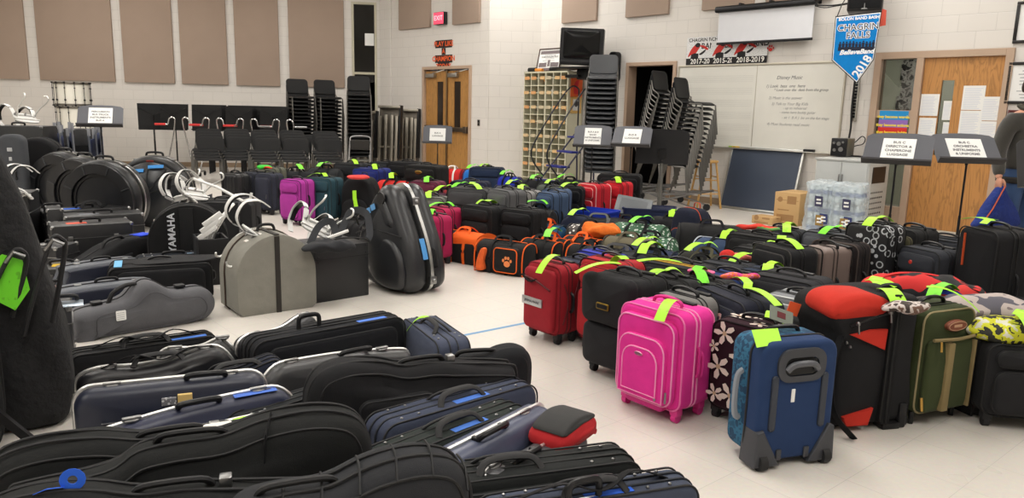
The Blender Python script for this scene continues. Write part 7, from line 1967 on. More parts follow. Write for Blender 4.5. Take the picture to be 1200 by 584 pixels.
def vcase(label, a, b, h, th, kind, col, L_=None, trim=None, hard=True, tape=None, name='violin_case', z0=0.0, handle='bar', studs=False, tagc=None, flip=False, pocket=False, strap=False, tilt=None, handle_x=0.0, yaw_add=0.0):
    """case standing on its long side; a,b are the pixels of the two ends of its top edge"""
    A, B = at(a[0], a[1], h + z0), at(b[0], b[1], h + z0)
    u = B - A; L_ = L_ or u.length; yaw = math.atan2(u.y, u.x)
    c = A + u.normalized() * (L_ / 2) if not flip else B - u.normalized() * (L_ / 2)
    c.z = z0
    t = thing(name, label, 'instrument case', c, yaw + math.radians(yaw_add), None, tilt)
    m = mat('hard', col, 0.38) if hard else mat('fabric', col)
    l2 = L_ / 2
    if kind == 'oblong': o = rrect(L_, h, min(0.07, h * 0.3), 0, 6)
    elif kind == 'dart':
        P = [(-l2 + 0.06, h * 0.16), (-l2 * 0.2, h * 0.02), (l2 * 0.55, 0.0), (l2 - 0.05, 0.0), (l2, 0.07), (l2, h - 0.08), (l2 - 0.07, h - 0.004), (l2 * 0.5, h), (-l2 * 0.1, h * 0.95), (-l2 + 0.08, h * 0.80), (-l2, h * 0.68), (-l2 - 0.005, h * 0.34)]
        o = spl(P, 4)
    else:
        P = [(-l2 + 0.05, 0.0), (0.0, 0.012), (l2 - 0.06, 0.0), (l2, 0.06), (l2, h - 0.09), (l2 - 0.07, h), (l2 * 0.45, h * 0.99), (l2 * 0.1, h * 0.86), (-l2 * 0.3, h * 0.82), (-l2 * 0.75, h * 0.86), (-l2, h * 0.70), (-l2, h * 0.25)]
        o = spl(P, 4)
    if flip: o = [(-p[0], p[1]) for p in o][::-1]
    zlo = min(p[1] for p in o); o = [(p[0], max(0.0, p[1])) for p in o]
    bm = nb(); slab(bm, o, -th / 2, th / 2, 0.045 if hard else 0.03, 4, 0.014, 0.014)
    if not hard: wob(bm, 0.006, 5, c.x, 0.0)
    obj('case_body', bm, m, t)
    if trim:
        bm = nb(); tube(bm, outline3(offs(o, 0.003), 0.0), 0.007, 6, closed=True, ry=0.011); obj('metal_trim', bm, trim, t)
    else:
        for y in (-0.022, 0.022):
            bm = nb(); tube(bm, outline3(offs(o, 0.002), y), 0.0045, 5, closed=True); obj('zip_seam', bm, mat('rubber', tuple(int(v * 0.5) for v in col)), t)
        for y in (-th / 2 + 0.012, th / 2 - 0.012):
            bm = nb(); tube(bm, outline3(offs(o, -0.002), y), 0.004, 5, closed=True); obj('piping', bm, RUB, t)
    def topz(x):
        zs = [p for p in o if abs(p[0] - x) < L_ * 0.08 and p[1] > h * 0.4]
        return max(p[1] for p in zs) if zs else h
    if trim:
        for x in (-l2 * 0.62, l2 * 0.62):
            z = topz(x)
            bm = nb(); slab(bm, circ(0.022, 14), -0.003, 0.007, 0.003, M=T(x, 0, z + 0.001) @ Matrix.Rotation(-PI / 2, 4, 'X') @ Matrix.Scale(1.4, 4, (1, 0, 0))); box(bm, x - 0.034, x + 0.034, -0.012, 0.012, z + 0.002, z + 0.012, 0.004); obj('latch', bm, STEEL, t)
    hx = handle_x * L_
    z = topz(hx)
    if handle == 'bar':
        bm = nb(); tube(bm, spl([(hx - 0.075, -0.03, z + 0.006), (hx - 0.06, -0.045, z + 0.022), (hx + 0.06, -0.045, z + 0.022), (hx + 0.075, -0.03, z + 0.006)], 4, False), 0.012, 8); box(bm, hx - 0.085, hx - 0.065, -0.035, 0.0, z - 0.002, z + 0.012, 0.004); box(bm, hx + 0.065, hx + 0.085, -0.035, 0.0, z - 0.002, z + 0.012, 0.004); obj('handle', bm, mat('plastic', (26, 26, 28), 0.35), t)
    elif handle == 'up':
        bm = nb(); tube(bm, spl([(hx - 0.055, 0, z), (hx - 0.055, 0, z + 0.05), (hx - 0.035, 0, z + 0.068), (hx + 0.035, 0, z + 0.068), (hx + 0.055, 0, z + 0.05), (hx + 0.055, 0, z)], 3, False), 0.010, 8, ry=0.012); obj('handle', bm, mat('plastic', (34, 34, 36), 0.4), t)
    elif handle == 'soft':
        bm = nb(); tube(bm, spl([(hx - 0.11, -0.05, z - 0.002), (hx - 0.07, -0.02, z + 0.035), (hx + 0.07, -0.02, z + 0.035), (hx + 0.11, -0.05, z - 0.002)], 4, False), 0.014, 8, ry=0.008); obj('handle', bm, RUB, t)
        bm = nb(); tube(bm, spl([(hx - 0.11, 0.05, z - 0.002), (hx - 0.07, 0.02, z + 0.03), (hx + 0.07, 0.02, z + 0.03), (hx + 0.11, 0.05, z - 0.002)], 4, False), 0.010, 8, ry=0.006); obj('handle', bm, RUB, t)
    if studs:
        for x in (-l2 * 0.75, -l2 * 0.55, l2 * 0.5, l2 * 0.72):
            for y in (-th * 0.30, th * 0.28):
                bm = nb(); ball(bm, (x, y, topz(x) + 0.002), 0.007, 1); obj('snap_stud', bm, STEEL, t)
    if tape:
        x = l2 * (0.35 if not flip else -0.1)
        z = topz(x)
        bm = nb(); box(bm, x, x + 0.17, -th * 0.36, -th * 0.36 + 0.035, z + 0.001, z + 0.0025); obj('tape', bm, mat('paper', tape), t, flat=True)
        bm = nb()
    if pocket:
        po = rrect(L_ * 0.84, h * 0.72, 0.05, h * 0.12, 5)
        bm = nb(); slab(bm, po, -th / 2 - 0.028, -th / 2 + 0.01, 0.02, 3, 0.01); p = obj('front_pocket', bm, m, t)
        bm = nb(); tube(bm, outline3(offs(po, -0.003), -th / 2 - 0.018), 0.004, 5, closed=True); obj('pocket_zip', bm, RUB, p)
    if strap:
        bm = nb(); tube(bm, spl([(-l2 * 0.7, 0, topz(-l2 * 0.7)), (-l2 * 0.3, -0.03, z + 0.05), (l2 * 0.05, -0.05, z + 0.02), (l2 * 0.4, 0.0, z + 0.045), (l2 * 0.75, 0, topz(l2 * 0.7))], 5, False), 0.018, 6, ry=0.003, up=(0, 0.3, 1)); obj('shoulder_strap', bm, FB((24, 24, 26)), t)
    if tagc:
        neon_tag(t, (hx + 0.09, -0.03, z + 0.0), math.radians(-20), 0.13, 0.03, 0.1, second=False)
    return t
NAVY = (38, 42, 58); SLT = (66, 72, 92)
# back rows, left
vcase('long black soft case with a blue tape strip, at the back of the violin rows', (78, 414), (252, 389), 0.17, 0.16, 'oblong', (28, 28, 30), hard=False, tape=(62, 112, 200), strap=True, handle='soft')
vcase('black shaped hard case with silver trim in front of the long soft one', (90, 428), (215, 412), 0.22, 0.14, 'shaped', (28, 28, 32), L_=0.66, trim=SLV, handle='soft', flip=False, strap=True)
vcase('rounded black case end with silver trim, right end of the long back row', (205, 402), (256, 398), 0.20, 0.15, 'shaped', (30, 30, 32), L_=0.36, trim=SLV, handle=None)
vcase('navy case with buckled strap between the black shaped one and the big navy one', (205, 432), (292, 418), 0.20, 0.14, 'shaped', (34, 38, 52), L_=0.5, handle='soft', hard=False)
t = vcase('large navy hard violin case with silver trim and a yellow square sticker', (92, 458), (272, 440), 0.25, 0.15, 'oblong', NAVY, L_=0.72, trim=SLV, handle='bar', handle_x=0.18)
bm = nb(); box(bm, 0.02, 0.075, -0.092, -0.075, 0.165, 0.21, 0.002); p = obj('yellow_sticker', bm, mat('paper', (222, 190, 120)), t, flat=True)
bm = nb(); slab(bm, rrect(0.52, 0.003, 0.001, 0.12), -0.0905, -0.08, 0.001); obj('crease_line', bm, mat('metal', (150, 152, 160), 0.4), t)
bm = nb(); box(bm, -0.04, 0.015, -0.0915, -0.075, 0.17, 0.20, 0.002); obj('white_sticker', bm, mat('voro', (120, 120, 124), scale=60, thr=0.3, col2=(220, 220, 222)), t, flat=True)
vcase('navy hard violin case with silver trim and blue tape on the handle, leaning row', (112, 500), (318, 462), 0.22, 0.12, 'dart', (46, 50, 72), L_=0.76, trim=SLV, tape=(70, 110, 200), handle='bar')
vcase('navy dart shaped hard case with a green name tag, nearest of the navy ones', (120, 522), (322, 484), 0.20, 0.11, 'dart', (56, 60, 84), L_=0.74, trim=SLV, handle='bar', tagc=True)
vcase('black soft violin case, mostly hidden behind the big padded bags', (262, 498), (372, 462), 0.17, 0.13, 'oblong', (34, 36, 38), L_=0.6, hard=False, handle=None, studs=True)
vcase('round end of a silver trimmed black case behind the upright handled long one', (262, 392), (312, 380), 0.24, 0.14, 'shaped', (34, 34, 38), L_=0.5, trim=SLV, handle=None)
vcase('long black soft case with blue tape and an upright brown handle', (285, 397), (455, 367), 0.25, 0.18, 'oblong', (26, 27, 31), L_=0.86, hard=False, tape=(76, 120, 210), handle='up', handle_x=-0.12, pocket=True)
vcase('charcoal hard violin case with silver trim, right of the round trimmed one', (315, 428), (470, 397), 0.22, 0.13, 'dart', (56, 56, 58), L_=0.76, trim=SLV, handle='bar', flip=True, handle_x=0.1)
t = vcase('small slate violin case with neon tag, seen from its end beside the tape line', (480, 370), (522, 402), 0.21, 0.20, 'oblong', (70, 76, 94), L_=0.56, hard=False, handle='soft', studs=True)
neon_tag(t, (-0.1, 0.0, 0.22), math.radians(-120), 0.12, 0.06, 0.8, second=False)

# padded cello and bass bags
def gig(label, loc, yaw, L_, W_, th, col, flip=False, name='cello_bag', z0=0.0, quilt=False, pocket=True, roll=0.0, bow_strap=True, m=None, neck=0.30):
    loc = Vector(loc); loc.z = z0
    t = thing(name, label, 'instrument bag', loc, yaw, None, (roll, 0))
    l = L_ / 2; hw = W_ / 2
    half = [(l, 0.0), (l - 0.01, 0.5), (l - 0.07, 0.86), (l - 0.20, 1.0), (l - 0.36, 0.94), (l - 0.50, 0.76), (l - 0.64, 0.74), (l - 0.76, 0.66), (l - 0.86, neck + 0.10), (-l + 0.05, neck * 0.9), (-l, neck * 0.6)]
    k = L_ / 1.15
    half = [(l - (l - x) * (1 if i > 8 else k), f) for i, (x, f) in enumerate(half)]
    pts = [(x, hw - hw * f) for x, f in half][::-1] + [(x, hw + hw * f) for x, f in half[1:]]
    if flip: pts = [(-x, z) for x, z in pts][::-1]
    o = spl(pts, 4); o = [(p[0], max(p[1], 0.0)) for p in o]
    # orientation check
    ar = sum(o[i - 1][0] * o[i][1] - o[i][0] * o[i - 1][1] for i in range(len(o)))
    if ar < 0: o = o[::-1]
    body = m or mat('fabric', col)
    bm = nb(); slab(bm, o, -th / 2, th / 2, th * 0.36, 5, 0.03, 0.03); wob(bm, 0.014, 3.5, loc.x * 2, 0.0)
    obj('bag_body', bm, body, t)
    for y in (-th * 0.18, th * 0.12):
        bm = nb(); tube(bm, outline3(offs(o, 0.001), y), 0.006, 6, closed=True); obj('zip', bm, RUB, t)
    bm = nb(); tube(bm, outline3(offs(o, -th * 0.16), -th / 2 + 0.012), 0.005, 6, closed=True); obj('piping', bm, mat('rubber', (16, 16, 18)), t)
    s = -1 if flip else 1
    if pocket:
        po = rrect(L_ * 0.36, W_ * 0.34, 0.05, W_ * 0.30, x0=(l - 0.22 * k - L_ * 0.36) if not flip else (-l + 0.22 * k))
        bm = nb(); slab(bm, po, -th / 2 - 0.045, -th / 2 + 0.01, 0.03, 3, 0.01); wob(bm, 0.006, 6, 3); p = obj('front_pocket', bm, body, t)
        bm = nb(); tube(bm, outline3(offs(po, -0.006), -th / 2 - 0.035), 0.004, 5, closed=True); obj('pocket_zip', bm, RUB, p)
    if quilt:
        for q in range(7):
            x = s * (l - 0.03 - q * 0.10)
            i = min(range(len(o)), key=lambda j: abs(o[j][0] - x) + (0 if o[j][1] > hw else 9))
            z = o[i][1]
            bm = nb(); tube(bm, [(x, -th * 0.46, z - th * 0.16), (x + 0.01, -th * 0.2, z + 0.004), (x + 0.015, 0, z + 0.006), (x + 0.02, th * 0.3, z - 0.005)], 0.004, 5); obj('quilt_seam', bm, mat('rubber', (18, 18, 20)), t)
    if bow_strap:
        x = s * (l - 0.34 * k)
        bm = nb(); tube(bm, [(x, -th * 0.1, W_ * 0.985), (x - 0.02 * s, -th * 0.42, W_ * 0.9), (x - 0.03 * s, -th * 0.53, W_ * 0.6), (x - 0.06 * s, -th * 0.53, W_ * 0.2)], 0.022, 6, ry=0.004, up=(1, 0, 0)); obj('compression_strap', bm, FB((22, 22, 24)), t)
        bm = nb(); box(bm, x - 0.045 * s - 0.03, x - 0.045 * s + 0.03, -th * 0.56 - 0.006, -th * 0.53, W_ * 0.3, W_ * 0.3 + 0.05, 0.005); obj('buckle', bm, BPL, t)
    hx = s * (l - 0.60 * k)
    zt_ = max(p[1] for p in o if abs(p[0] - hx) < 0.06)
    bm = nb(); tube(bm, spl([(hx - 0.10, 0, zt_ - 0.01), (hx - 0.07, -0.02, zt_ + 0.02), (hx + 0.07, -0.02, zt_ + 0.02), (hx + 0.10, 0, zt_ - 0.01)], 4, False), 0.014, 8, ry=0.010); obj('handle', bm, RUB, t)
    bm = nb(); box(bm, hx + 0.12, hx + 0.155, -0.02, 0.02, zt_ - 0.03, zt_ + 0.012, 0.004); obj('metal_clip', bm, STEEL, t)
    return t
gig('black padded cello bag with a long front pocket, neck pointing at the floor tape', (-0.36, 2.97, 0), math.radians(27), 0.92, 0.37, 0.22, (30, 30, 32), flip=True, bow_strap=False, neck=0.5)
# small gig bag end beyond it
gig('small black padded bag end with a blue edge, right end of the cello bag', (-0.13, 3.36, 0), math.radians(14), 0.5, 0.26, 0.16, (30, 31, 34), pocket=False, bow_strap=False, name='guitar_bag', neck=0.4)
gig('black cello bag with big round end and a buckled strap, centre bottom', (-0.90, 2.22, 0), math.radians(20), 1.05, 0.41, 0.22, (30, 31, 31), pocket=False)
t = gig('dark quilted cello bag with a hanging metal clip, bottom middle', (-0.57, 1.93, 0), math.radians(22), 0.92, 0.43, 0.22, (44, 45, 48), quilt=True, pocket=False, bow_strap=False)
bm = nb(); tube(bm, spl([(0.30, -0.15, 0.31), (0.312, -0.155, 0.29), (0.305, -0.155, 0.265), (0.292, -0.155, 0.285)], 4), 0.003, 6, closed=True); tube(bm, [(0.302, -0.155, 0.262), (0.30, -0.155, 0.235), (0.305, -0.155, 0.21)], 0.0035, 6); obj('hanging_clip', bm, STEEL, t)
gig('large black padded bag lying across the lower left, its wide end at the left', (-1.13, 2.30, 0), math.radians(26), 1.02, 0.33, 0.22, (28, 29, 29), flip=True, pocket=False, bow_strap=False, neck=0.6)
t = gig('black padded bag with a curled blue ribbon, nearest at the bottom left', (-0.90, 1.93, 0), math.radians(20), 0.95, 0.36, 0.2, (32, 33, 33), flip=True, pocket=False, bow_strap=False, neck=0.5)
bm = nb(); ring = [(-0.22 + 0.022 * math.cos(a), -0.03, 0.385 + 0.022 * math.sin(a)) for a in [i * 2 * PI / 14 for i in range(14)]]
tube(bm, ring, 0.014, 4, closed=True, ry=0.0012, up=(0, 1, 0)); tube(bm, [(-0.24, -0.03, 0.367), (-0.28, -0.035, 0.37), (-0.31, -0.04, 0.362)], 0.014, 4, ry=0.0012, up=(0, 0.4, 1)); obj('blue_ribbon', bm, mat('paper', (36, 96, 216)), t)
# paper label and leather tag on the big bags
for (px, py, z, c, lb, nm) in ((257, 507, 0.32, (232, 230, 224), 'white paper label lying on the big black bags', 'paper_label'), (262, 522, 0.31, (206, 176, 140), 'tan leather name tag on the black padded bags', 'name_tag')):
    p = at(px, py, z); bm = nb(); slab(bm, rrect(0.09, 0.05, 0.01, 0), -0.0015, 0.0015, 0.0005, M=Matrix.Rotation(-PI / 2 + 0.3, 4, 'X')); o_ = obj(nm, bm, mat('paper', c)); o_.location = p; o_.rotation_euler = (0, 0, 0.5); tag(o_, lb, 'label')

# right hand violin rows
vcase('slate blue oblong violin case with blue tape and a soft handle', (470, 480), (612, 440), 0.22, 0.17, 'oblong', (60, 66, 84), L_=0.78, hard=False, tape=(76, 124, 216), handle='soft', studs=True, flip=True, strap=False)
vcase('black green violin case with blue tape and snap studs, before the slate one', (455, 520), (590, 470), 0.21, 0.16, 'oblong', (38, 44, 42), L_=0.74, hard=False, tape=(70, 118, 205), handle='soft', studs=True, flip=True)
vcase('slate hard violin case with bright silver trim, slanting to the upper right', (548, 533), (655, 476), 0.22, 0.14, 'oblong', (72, 78, 100), L_=0.76, trim=SLV, handle='bar', flip=True)
t = vcase('grey violin case with a red zipped accessory pouch on its end', (600, 548), (680, 498), 0.20, 0.14, 'shaped', (74, 74, 78), L_=0.66, trim=SLV, handle='bar', flip=True, handle_x=-0.1)
bm = nb(); slab(bm, spl([(0.12, 0.15), (0.33, 0.15), (0.345, 0.18), (0.33, 0.225), (0.22, 0.235), (0.12, 0.21)], 4), -0.095, 0.085, 0.03, 3, 0.01); obj('red_pouch', bm, mat('fabric', (176, 40, 44)), t)
bm = nb(); slab(bm, spl([(0.13, 0.21), (0.33, 0.22), (0.32, 0.24), (0.22, 0.255), (0.14, 0.235)], 4), -0.08, 0.07, 0.012, 3, 0.008); obj('pouch_lid', bm, FB((62, 62, 62)), t)
vcase('wide black soft violin case with a leather handle, behind the upright handled one', (550, 541), (722, 520), 0.20, 0.18, 'oblong', (32, 34, 34), L_=0.72, hard=False, handle='soft', studs=True, flip=True, pocket=True, handle_x=-0.15)
vcase('grey hard violin case with an upright handle and silver latches, bottom centre', (612, 588), (775, 548), 0.19, 0.12, 'dart', (84, 84, 92), L_=0.70, trim=SLV, handle='up', flip=True)
vcase('slate blue oblong violin case with torn blue tape, nearest at the bottom', (640, 576), (803, 551), 0.19, 0.15, 'oblong', (66, 72, 88), L_=0.74, hard=False, tape=(40, 100, 220), handle='soft', studs=True, flip=True, strap=True)

# ---------------------------------------------------------------- band cases, left
# grey saxophone case
A, B = at(92, 402), at(236, 378)
yaw = math.atan2(B.y - A.y, B.x - A.x)
SXG = mat('fabric', (92, 92, 96), rough=0.75, sheen=0.05)
t = thing('saxophone_case', 'grey moulded saxophone case with a white card on its handle', 'instrument case', A + (B - A) * 0.56 + Vector((-math.sin(yaw), math.cos(yaw), 0)) * 0.11, yaw)
o = spl([(-0.38, 0.0), (0.0, 0.0), (0.30, 0.005), (0.39, 0.05), (0.41, 0.13), (0.36, 0.205), (0.25, 0.215), (0.15, 0.225), (0.06, 0.285), (0.0, 0.30), (-0.06, 0.265), (-0.14, 0.20), (-0.37, 0.165), (-0.40, 0.09), (-0.40, 0.03)], 5)
o = [(p[0], max(0, p[1])) for p in o]
bm = nb(); slab(bm, o, -0.12, 0.12, 0.055, 5, 0.012, 0.012); obj('case_body', bm, SXG, t)
bm = nb(); tube(bm, outline3(offs(o, 0.001), 0.01), 0.005, 6, closed=True); obj('zip_seam', bm, RUB, t)
bm = nb(); tube(bm, outline3([(p[0] * 0.78 + 0.02, 0.02 + p[1] * 0.74) for p in o], -0.133), 0.003, 5, closed=True); obj('moulded_line', bm, mat('rubber', (66, 66, 70)), t)
bm = nb(); tube(bm, spl([(-0.20, -0.02, 0.185), (-0.17, -0.03, 0.25), (-0.10, -0.03, 0.285), (-0.04, -0.02, 0.285)], 5, False), 0.013, 8); obj('handle', bm, RUB, t)
for x, z in ((-0.26, 0.185), (0.22, 0.222)):
    bm = nb(); slab(bm, rrect(0.06, 0.02, 0.006, z, x0=x - 0.03), -0.03, 0.03, 0.006); obj('latch', bm, BPL, t)
bm = nb(); slab(bm, rrect(0.055, 0.06, 0.006, 0.10, x0=-0.19), -0.137, -0.134, 0.001, M=Matrix.Rotation(0.0, 4, 'Y')); p = obj('white_card', bm, PAPER, t, flat=True)
bm = nb(); [box(bm, -0.185, -0.185 + 0.04, -0.1378, -0.137, 0.110 + i * 0.012, 0.1115 + i * 0.012) for i in range(4)]; obj('printed_lines', bm, mat('paper', (90, 90, 95)), p, flat=True)
# two navy trapezoid cases behind
for (a, b, h, lb) in (((86, 338), (165, 330), 0.24, 'navy moulded case with grey rim right behind the grey saxophone case'), ((86, 314), (160, 305), 0.24, 'navy moulded case with grey rim, second behind the saxophone case')):
    c, yw, w_ = corners(a, b, h, 0.2)
    t = thing('instrument_case', lb, 'instrument case', c, yw)
    w_ = 0.56
    o = spl([(-w_ / 2, 0.0), (w_ / 2, 0.0), (w_ / 2, h * 0.5), (w_ / 2 - 0.05, h), (-w_ / 2 + 0.06, h), (-w_ / 2 + 0.01, h * 0.8)], 5); o = [(p[0], max(0, p[1])) for p in o]
    bm = nb(); slab(bm, o, -0.1, 0.1, 0.02, 3); obj('rim_shell', bm, mat('hard', (84, 88, 96), 0.5), t)
    bm = nb(); slab(bm, [(p[0] * 0.9, 0.02 + p[1] * 0.86) for p in o], -0.115, -0.09, 0.012, 3); obj('face_panel', bm, mat('hard', (34, 38, 54), 0.45), t)
    bm = nb(); tube(bm, outline3(offs(o, 0.002), 0), 0.005, 5, closed=True); obj('seam', bm, RUB, t)
    bm = nb(); tube(bm, spl([(-0.06, 0, h), (-0.05, 0, h + 0.03), (0.05, 0, h + 0.03), (0.06, 0, h)], 4, False), 0.01, 6); obj('handle', bm, BPL, t)
    for x in (-0.16, 0.16):
        bm = nb(); box(bm, x - 0.02, x + 0.02, -0.02, 0.02, h - 0.004, h + 0.012, 0.004); obj('latch', bm, STEEL, t)
# large soft black case with light blue tape
c, yw, w_ = corners((121, 312), (236, 305), 0.27, 0.34)
t = suitcase('wide black soft case with light blue tape and a loose flap behind the saxophone case', c, yw, 0.66, 0.34, 0.27, (28, 28, 30), kind='instrument case', name='trumpet_case', wheels=None, pockets=1, tagd=False)
bm = nb(); box(bm, -0.29, -0.24, -0.15, 0.08, 0.272, 0.278, 0.002); obj('tape', bm, LBTAPE, t)
bm = nb(); slab(bm, spl([(-0.18, -0.1), (0.2, -0.14), (0.36, -0.05), (0.3, 0.08), (-0.1, 0.1)], 4), 0, 0.012, 0.005, M=T(0.02, 0, 0.285) @ Matrix.Rotation(-PI / 2, 4, 'X')); wob(bm, 0.01, 5, 1); obj('loose_flap', bm, FB((36, 36, 38)), t)
bm = nb(); cyl(bm, (-0.30, -0.175, 0.10), (-0.30, -0.165, 0.10), 0.02, 12); obj('brass_snap', bm, BRASS, t)
# blue grey violin cases behind it
vcase('blue grey slim case with pale tape lying behind the wide black soft case', (150, 303), (236, 297), 0.20, 0.14, 'oblong', (74, 80, 92), L_=0.56, hard=False, handle='bar', tape=(150, 180, 210), studs=True, name='flute_case')
vcase('dark blue edged slim case, left of the blue grey one', (96, 312), (150, 305), 0.20, 0.12, 'oblong', (52, 58, 78), L_=0.4, hard=False, handle=None, name='flute_case')
# hard boxes
hardbox('black box case with a red label on its lid', (76, 268), (172, 262), 0.36, 0.32, (30, 30, 32), tape=(206, 84, 62))
hardbox('black box case behind the one with the red label', (74, 255), (168, 250), 0.36, 0.30, (32, 32, 34), tape=(110, 112, 118))
t = hardbox('black box case with a blue cloth and strap, before the ring shaped cases', (66, 246), (165, 240), 0.36, 0.30, (30, 30, 32), tape=(40, 90, 190))
bm = nb(); tube(bm, spl([(-0.05, -0.1, 0.37), (0.0, -0.05, 0.42), (0.10, -0.05, 0.42), (0.12, -0.1, 0.38), (0.2, 0.05, 0.38)], 5, False), 0.02, 6, ry=0.004); obj('loose_strap', bm, FB((22, 22, 24)), t)
hardbox('tall black box at the left between the bass bag and the box cases', (46, 246), (66, 245), 0.42, 0.3, (34, 34, 36), latches=1)
t = hardbox('small black box with a silver latch plate on its lid, left', (46, 291), (76, 292), 0.26, 0.28, (38, 38, 40), latches=1)
bm = nb(); box(bm, -0.10, -0.02, -0.1, 0.0, 0.262, 0.272, 0.003); obj('latch_plate', bm, STEEL, t)
hardbox('flat black box case with a yellow tag on its lid', (62, 318), (98, 316), 0.20, 0.32, (34, 35, 36), tape=(226, 186, 40))
LTH2 = mat('hard', (98, 56, 40), 0.45)
hardbox('small brown leather case with a worn lid', (66, 344), (86, 340), 0.20, 0.30, (98, 56, 40), m=LTH2, latches=1, edge=BRASS)
t = hardbox('black box with a silver corner right behind the bass bag', (62, 362), (83, 360), 0.30, 0.26, (48, 49, 52), latches=1)
bm = nb(); box(bm, -0.02, 0.1, -0.135, 0.0, 0.302, 0.306, 0.002); obj('foil_patch', bm, mat('metal', (190, 205, 220), 0.3), t)
# soft trombone case
c, yw, w_ = corners((84, 292), (178, 274), 0.26, 0.22)
t = thing('trombone_case', 'long black soft trombone case with a bright blue patch', 'instrument case', c, yw)
o = spl([(-0.42, 0.0), (0.36, 0.0), (0.40, 0.08), (0.38, 0.24), (0.25, 0.27), (0.0, 0.25), (-0.25, 0.17), (-0.42, 0.12), (-0.45, 0.05)], 5); o = [(p[0], max(0, p[1])) for p in o]
bm = nb(); slab(bm, o, -0.11, 0.11, 0.04, 4, 0.015); wob(bm, 0.01, 5, 2, 0); obj('case_body', bm, FB((26, 26, 28)), t)
bm = nb(); slab(bm, [(-0.28, 0.03), (0.05, 0.03), (0.08, 0.16), (-0.2, 0.12)], -0.15, -0.1, 0.02); obj('side_pocket', bm, FB((24, 24, 26)), t)
bm = nb(); tube(bm, spl([(-0.12, -0.02, 0.21), (-0.08, -0.03, 0.27), (0.05, -0.03, 0.29), (0.1, -0.02, 0.26)], 4, False), 0.014, 6); obj('handle', bm, RUB, t)
bm = nb(); box(bm, 0.22, 0.36, -0.09, 0.03, 0.265, 0.275, 0.002); obj('blue_patch', bm, mat('paper', (30, 70, 215)), t)
bm = nb(); tube(bm, outline3(offs(o, 0.001), 0), 0.005, 5, closed=True); obj('zip', bm, RUB, t)
# black drum bag lettered YAMAHA
def dshape(wd, hh, z0=0.0):
    r = wd / 2
    zc = max(z0 + 0.05, hh - r)
    return [(-r + 0.03, z0), (0, z0), (r - 0.03, z0), (r, z0 + 0.03), (r, (zc + z0) / 2 + 0.02)] + [(r * math.cos(a), zc + (hh - zc) * math.sin(a)) for a in [i * PI / 18 for i in range(19)]] + [(-r, (zc + z0) / 2 + 0.02), (-r, z0 + 0.03)]
c = atY(203, 6.2, 0.3)
t = thing('drum_bag', 'round topped black drum bag lettered YAMAHA upwards in white', 'drum bag', Z0(c), math.radians(22))
o = dshape(0.60, 0.56)
bm = nb(); slab(bm, o, -0.16, 0.2, 0.015, 3, 0.008); obj('bag_body', bm, FB((26, 26, 27)), t)
for y in (-0.155, -0.02, 0.19):
    bm = nb(); tube(bm, outline3(offs(o, 0.001), y), 0.005, 5, closed=True); obj('piping', bm, RUB, t)
bm = nb(); box(bm, -0.06, 0.04, -0.175, -0.165, 0.01, 0.54, 0.002); obj('centre_panel', bm, FB((30, 30, 31)), t)
text('lettering', 'YAMAHA', 0.075, T(-0.12, -0.176, 0.345) @ FRONT @ Matrix.Rotation(PI / 2, 4, 'Z'), mat('paper', (206, 208, 214)), t, bold=0.002, space=1.05)
bm = nb(); tube(bm, outline3(circ(0.022, 16, -0.12, 0.12), -0.174), 0.003, 5, closed=True); box(bm, -0.122, -0.118, -0.176, -0.172, 0.10, 0.14); box(bm, -0.14, -0.10, -0.176, -0.172, 0.118, 0.122); obj('round_emblem', bm, mat('paper', (190, 194, 204)), t)
# grey bass drum case with brown black strap
GD = mat('fabric', (136, 134, 126), rough=0.6, sheen=0.02)
A, B, A2 = at(280, 373), at(368, 358), at(254, 359)
yaw = math.radians(38)
n_ = Vector((-math.sin(yaw), math.cos(yaw), 0)); u_ = dirv(yaw)
w_ = 0.54; d = 0.36
c = A + u_ * (w_ / 2) + n_ * (d / 2)
t = thing('drum_case', 'large grey round topped drum case with a black strap down its face', 'drum case', Z0(c), yaw)
o = dshape(w_, 0.53)
bm = nb(); slab(bm, o, -d / 2, d / 2 - 0.09, 0.006, 2, 0.0, 0.0); obj('case_body', bm, GD, t)
bm = nb(); slab(bm, offs(o, 0.006), d / 2 - 0.10, d / 2, 0.006, 2); obj('case_lid', bm, GD, t)
bm = nb(); tube(bm, outline3(offs(o, 0.005), d / 2 - 0.105), 0.009, 6, closed=True, ry=0.005); obj('dark_seam', bm, mat('rubber', (66, 50, 40)), t)
bm = nb(); box(bm, -0.017, 0.017, -d / 2 - 0.006, -d / 2, 0.0, 0.52, 0.001); box(bm, -0.017, 0.017, -d / 2 - 0.006, d / 2 + 0.004, 0.53, 0.536, 0.001); obj('strap', bm, mat('rubber', (36, 32, 28)), t, flat=True)
bm = nb(); slab(bm, rrect(0.12, 0.05, 0.004, 0), 0, 0.002, 0.0005, M=T(-0.11, -0.06, 0.503) @ Matrix.Rotation(0.42, 4, 'Y').inverted() @ Matrix.Rotation(-PI / 2, 4, 'X')); q = obj('red_white_sticker', bm, mat('voro', (232, 228, 222), scale=60, thr=0.25, col2=(196, 70, 60)), t)
bm = nb(); tube(bm, spl([(-0.06, 0.02, 0.53), (-0.04, 0.02, 0.57), (0.04, 0.02, 0.57), (0.06, 0.02, 0.53)], 4, False), 0.010, 6); obj('handle', bm, RUB, t)
drum_case = t
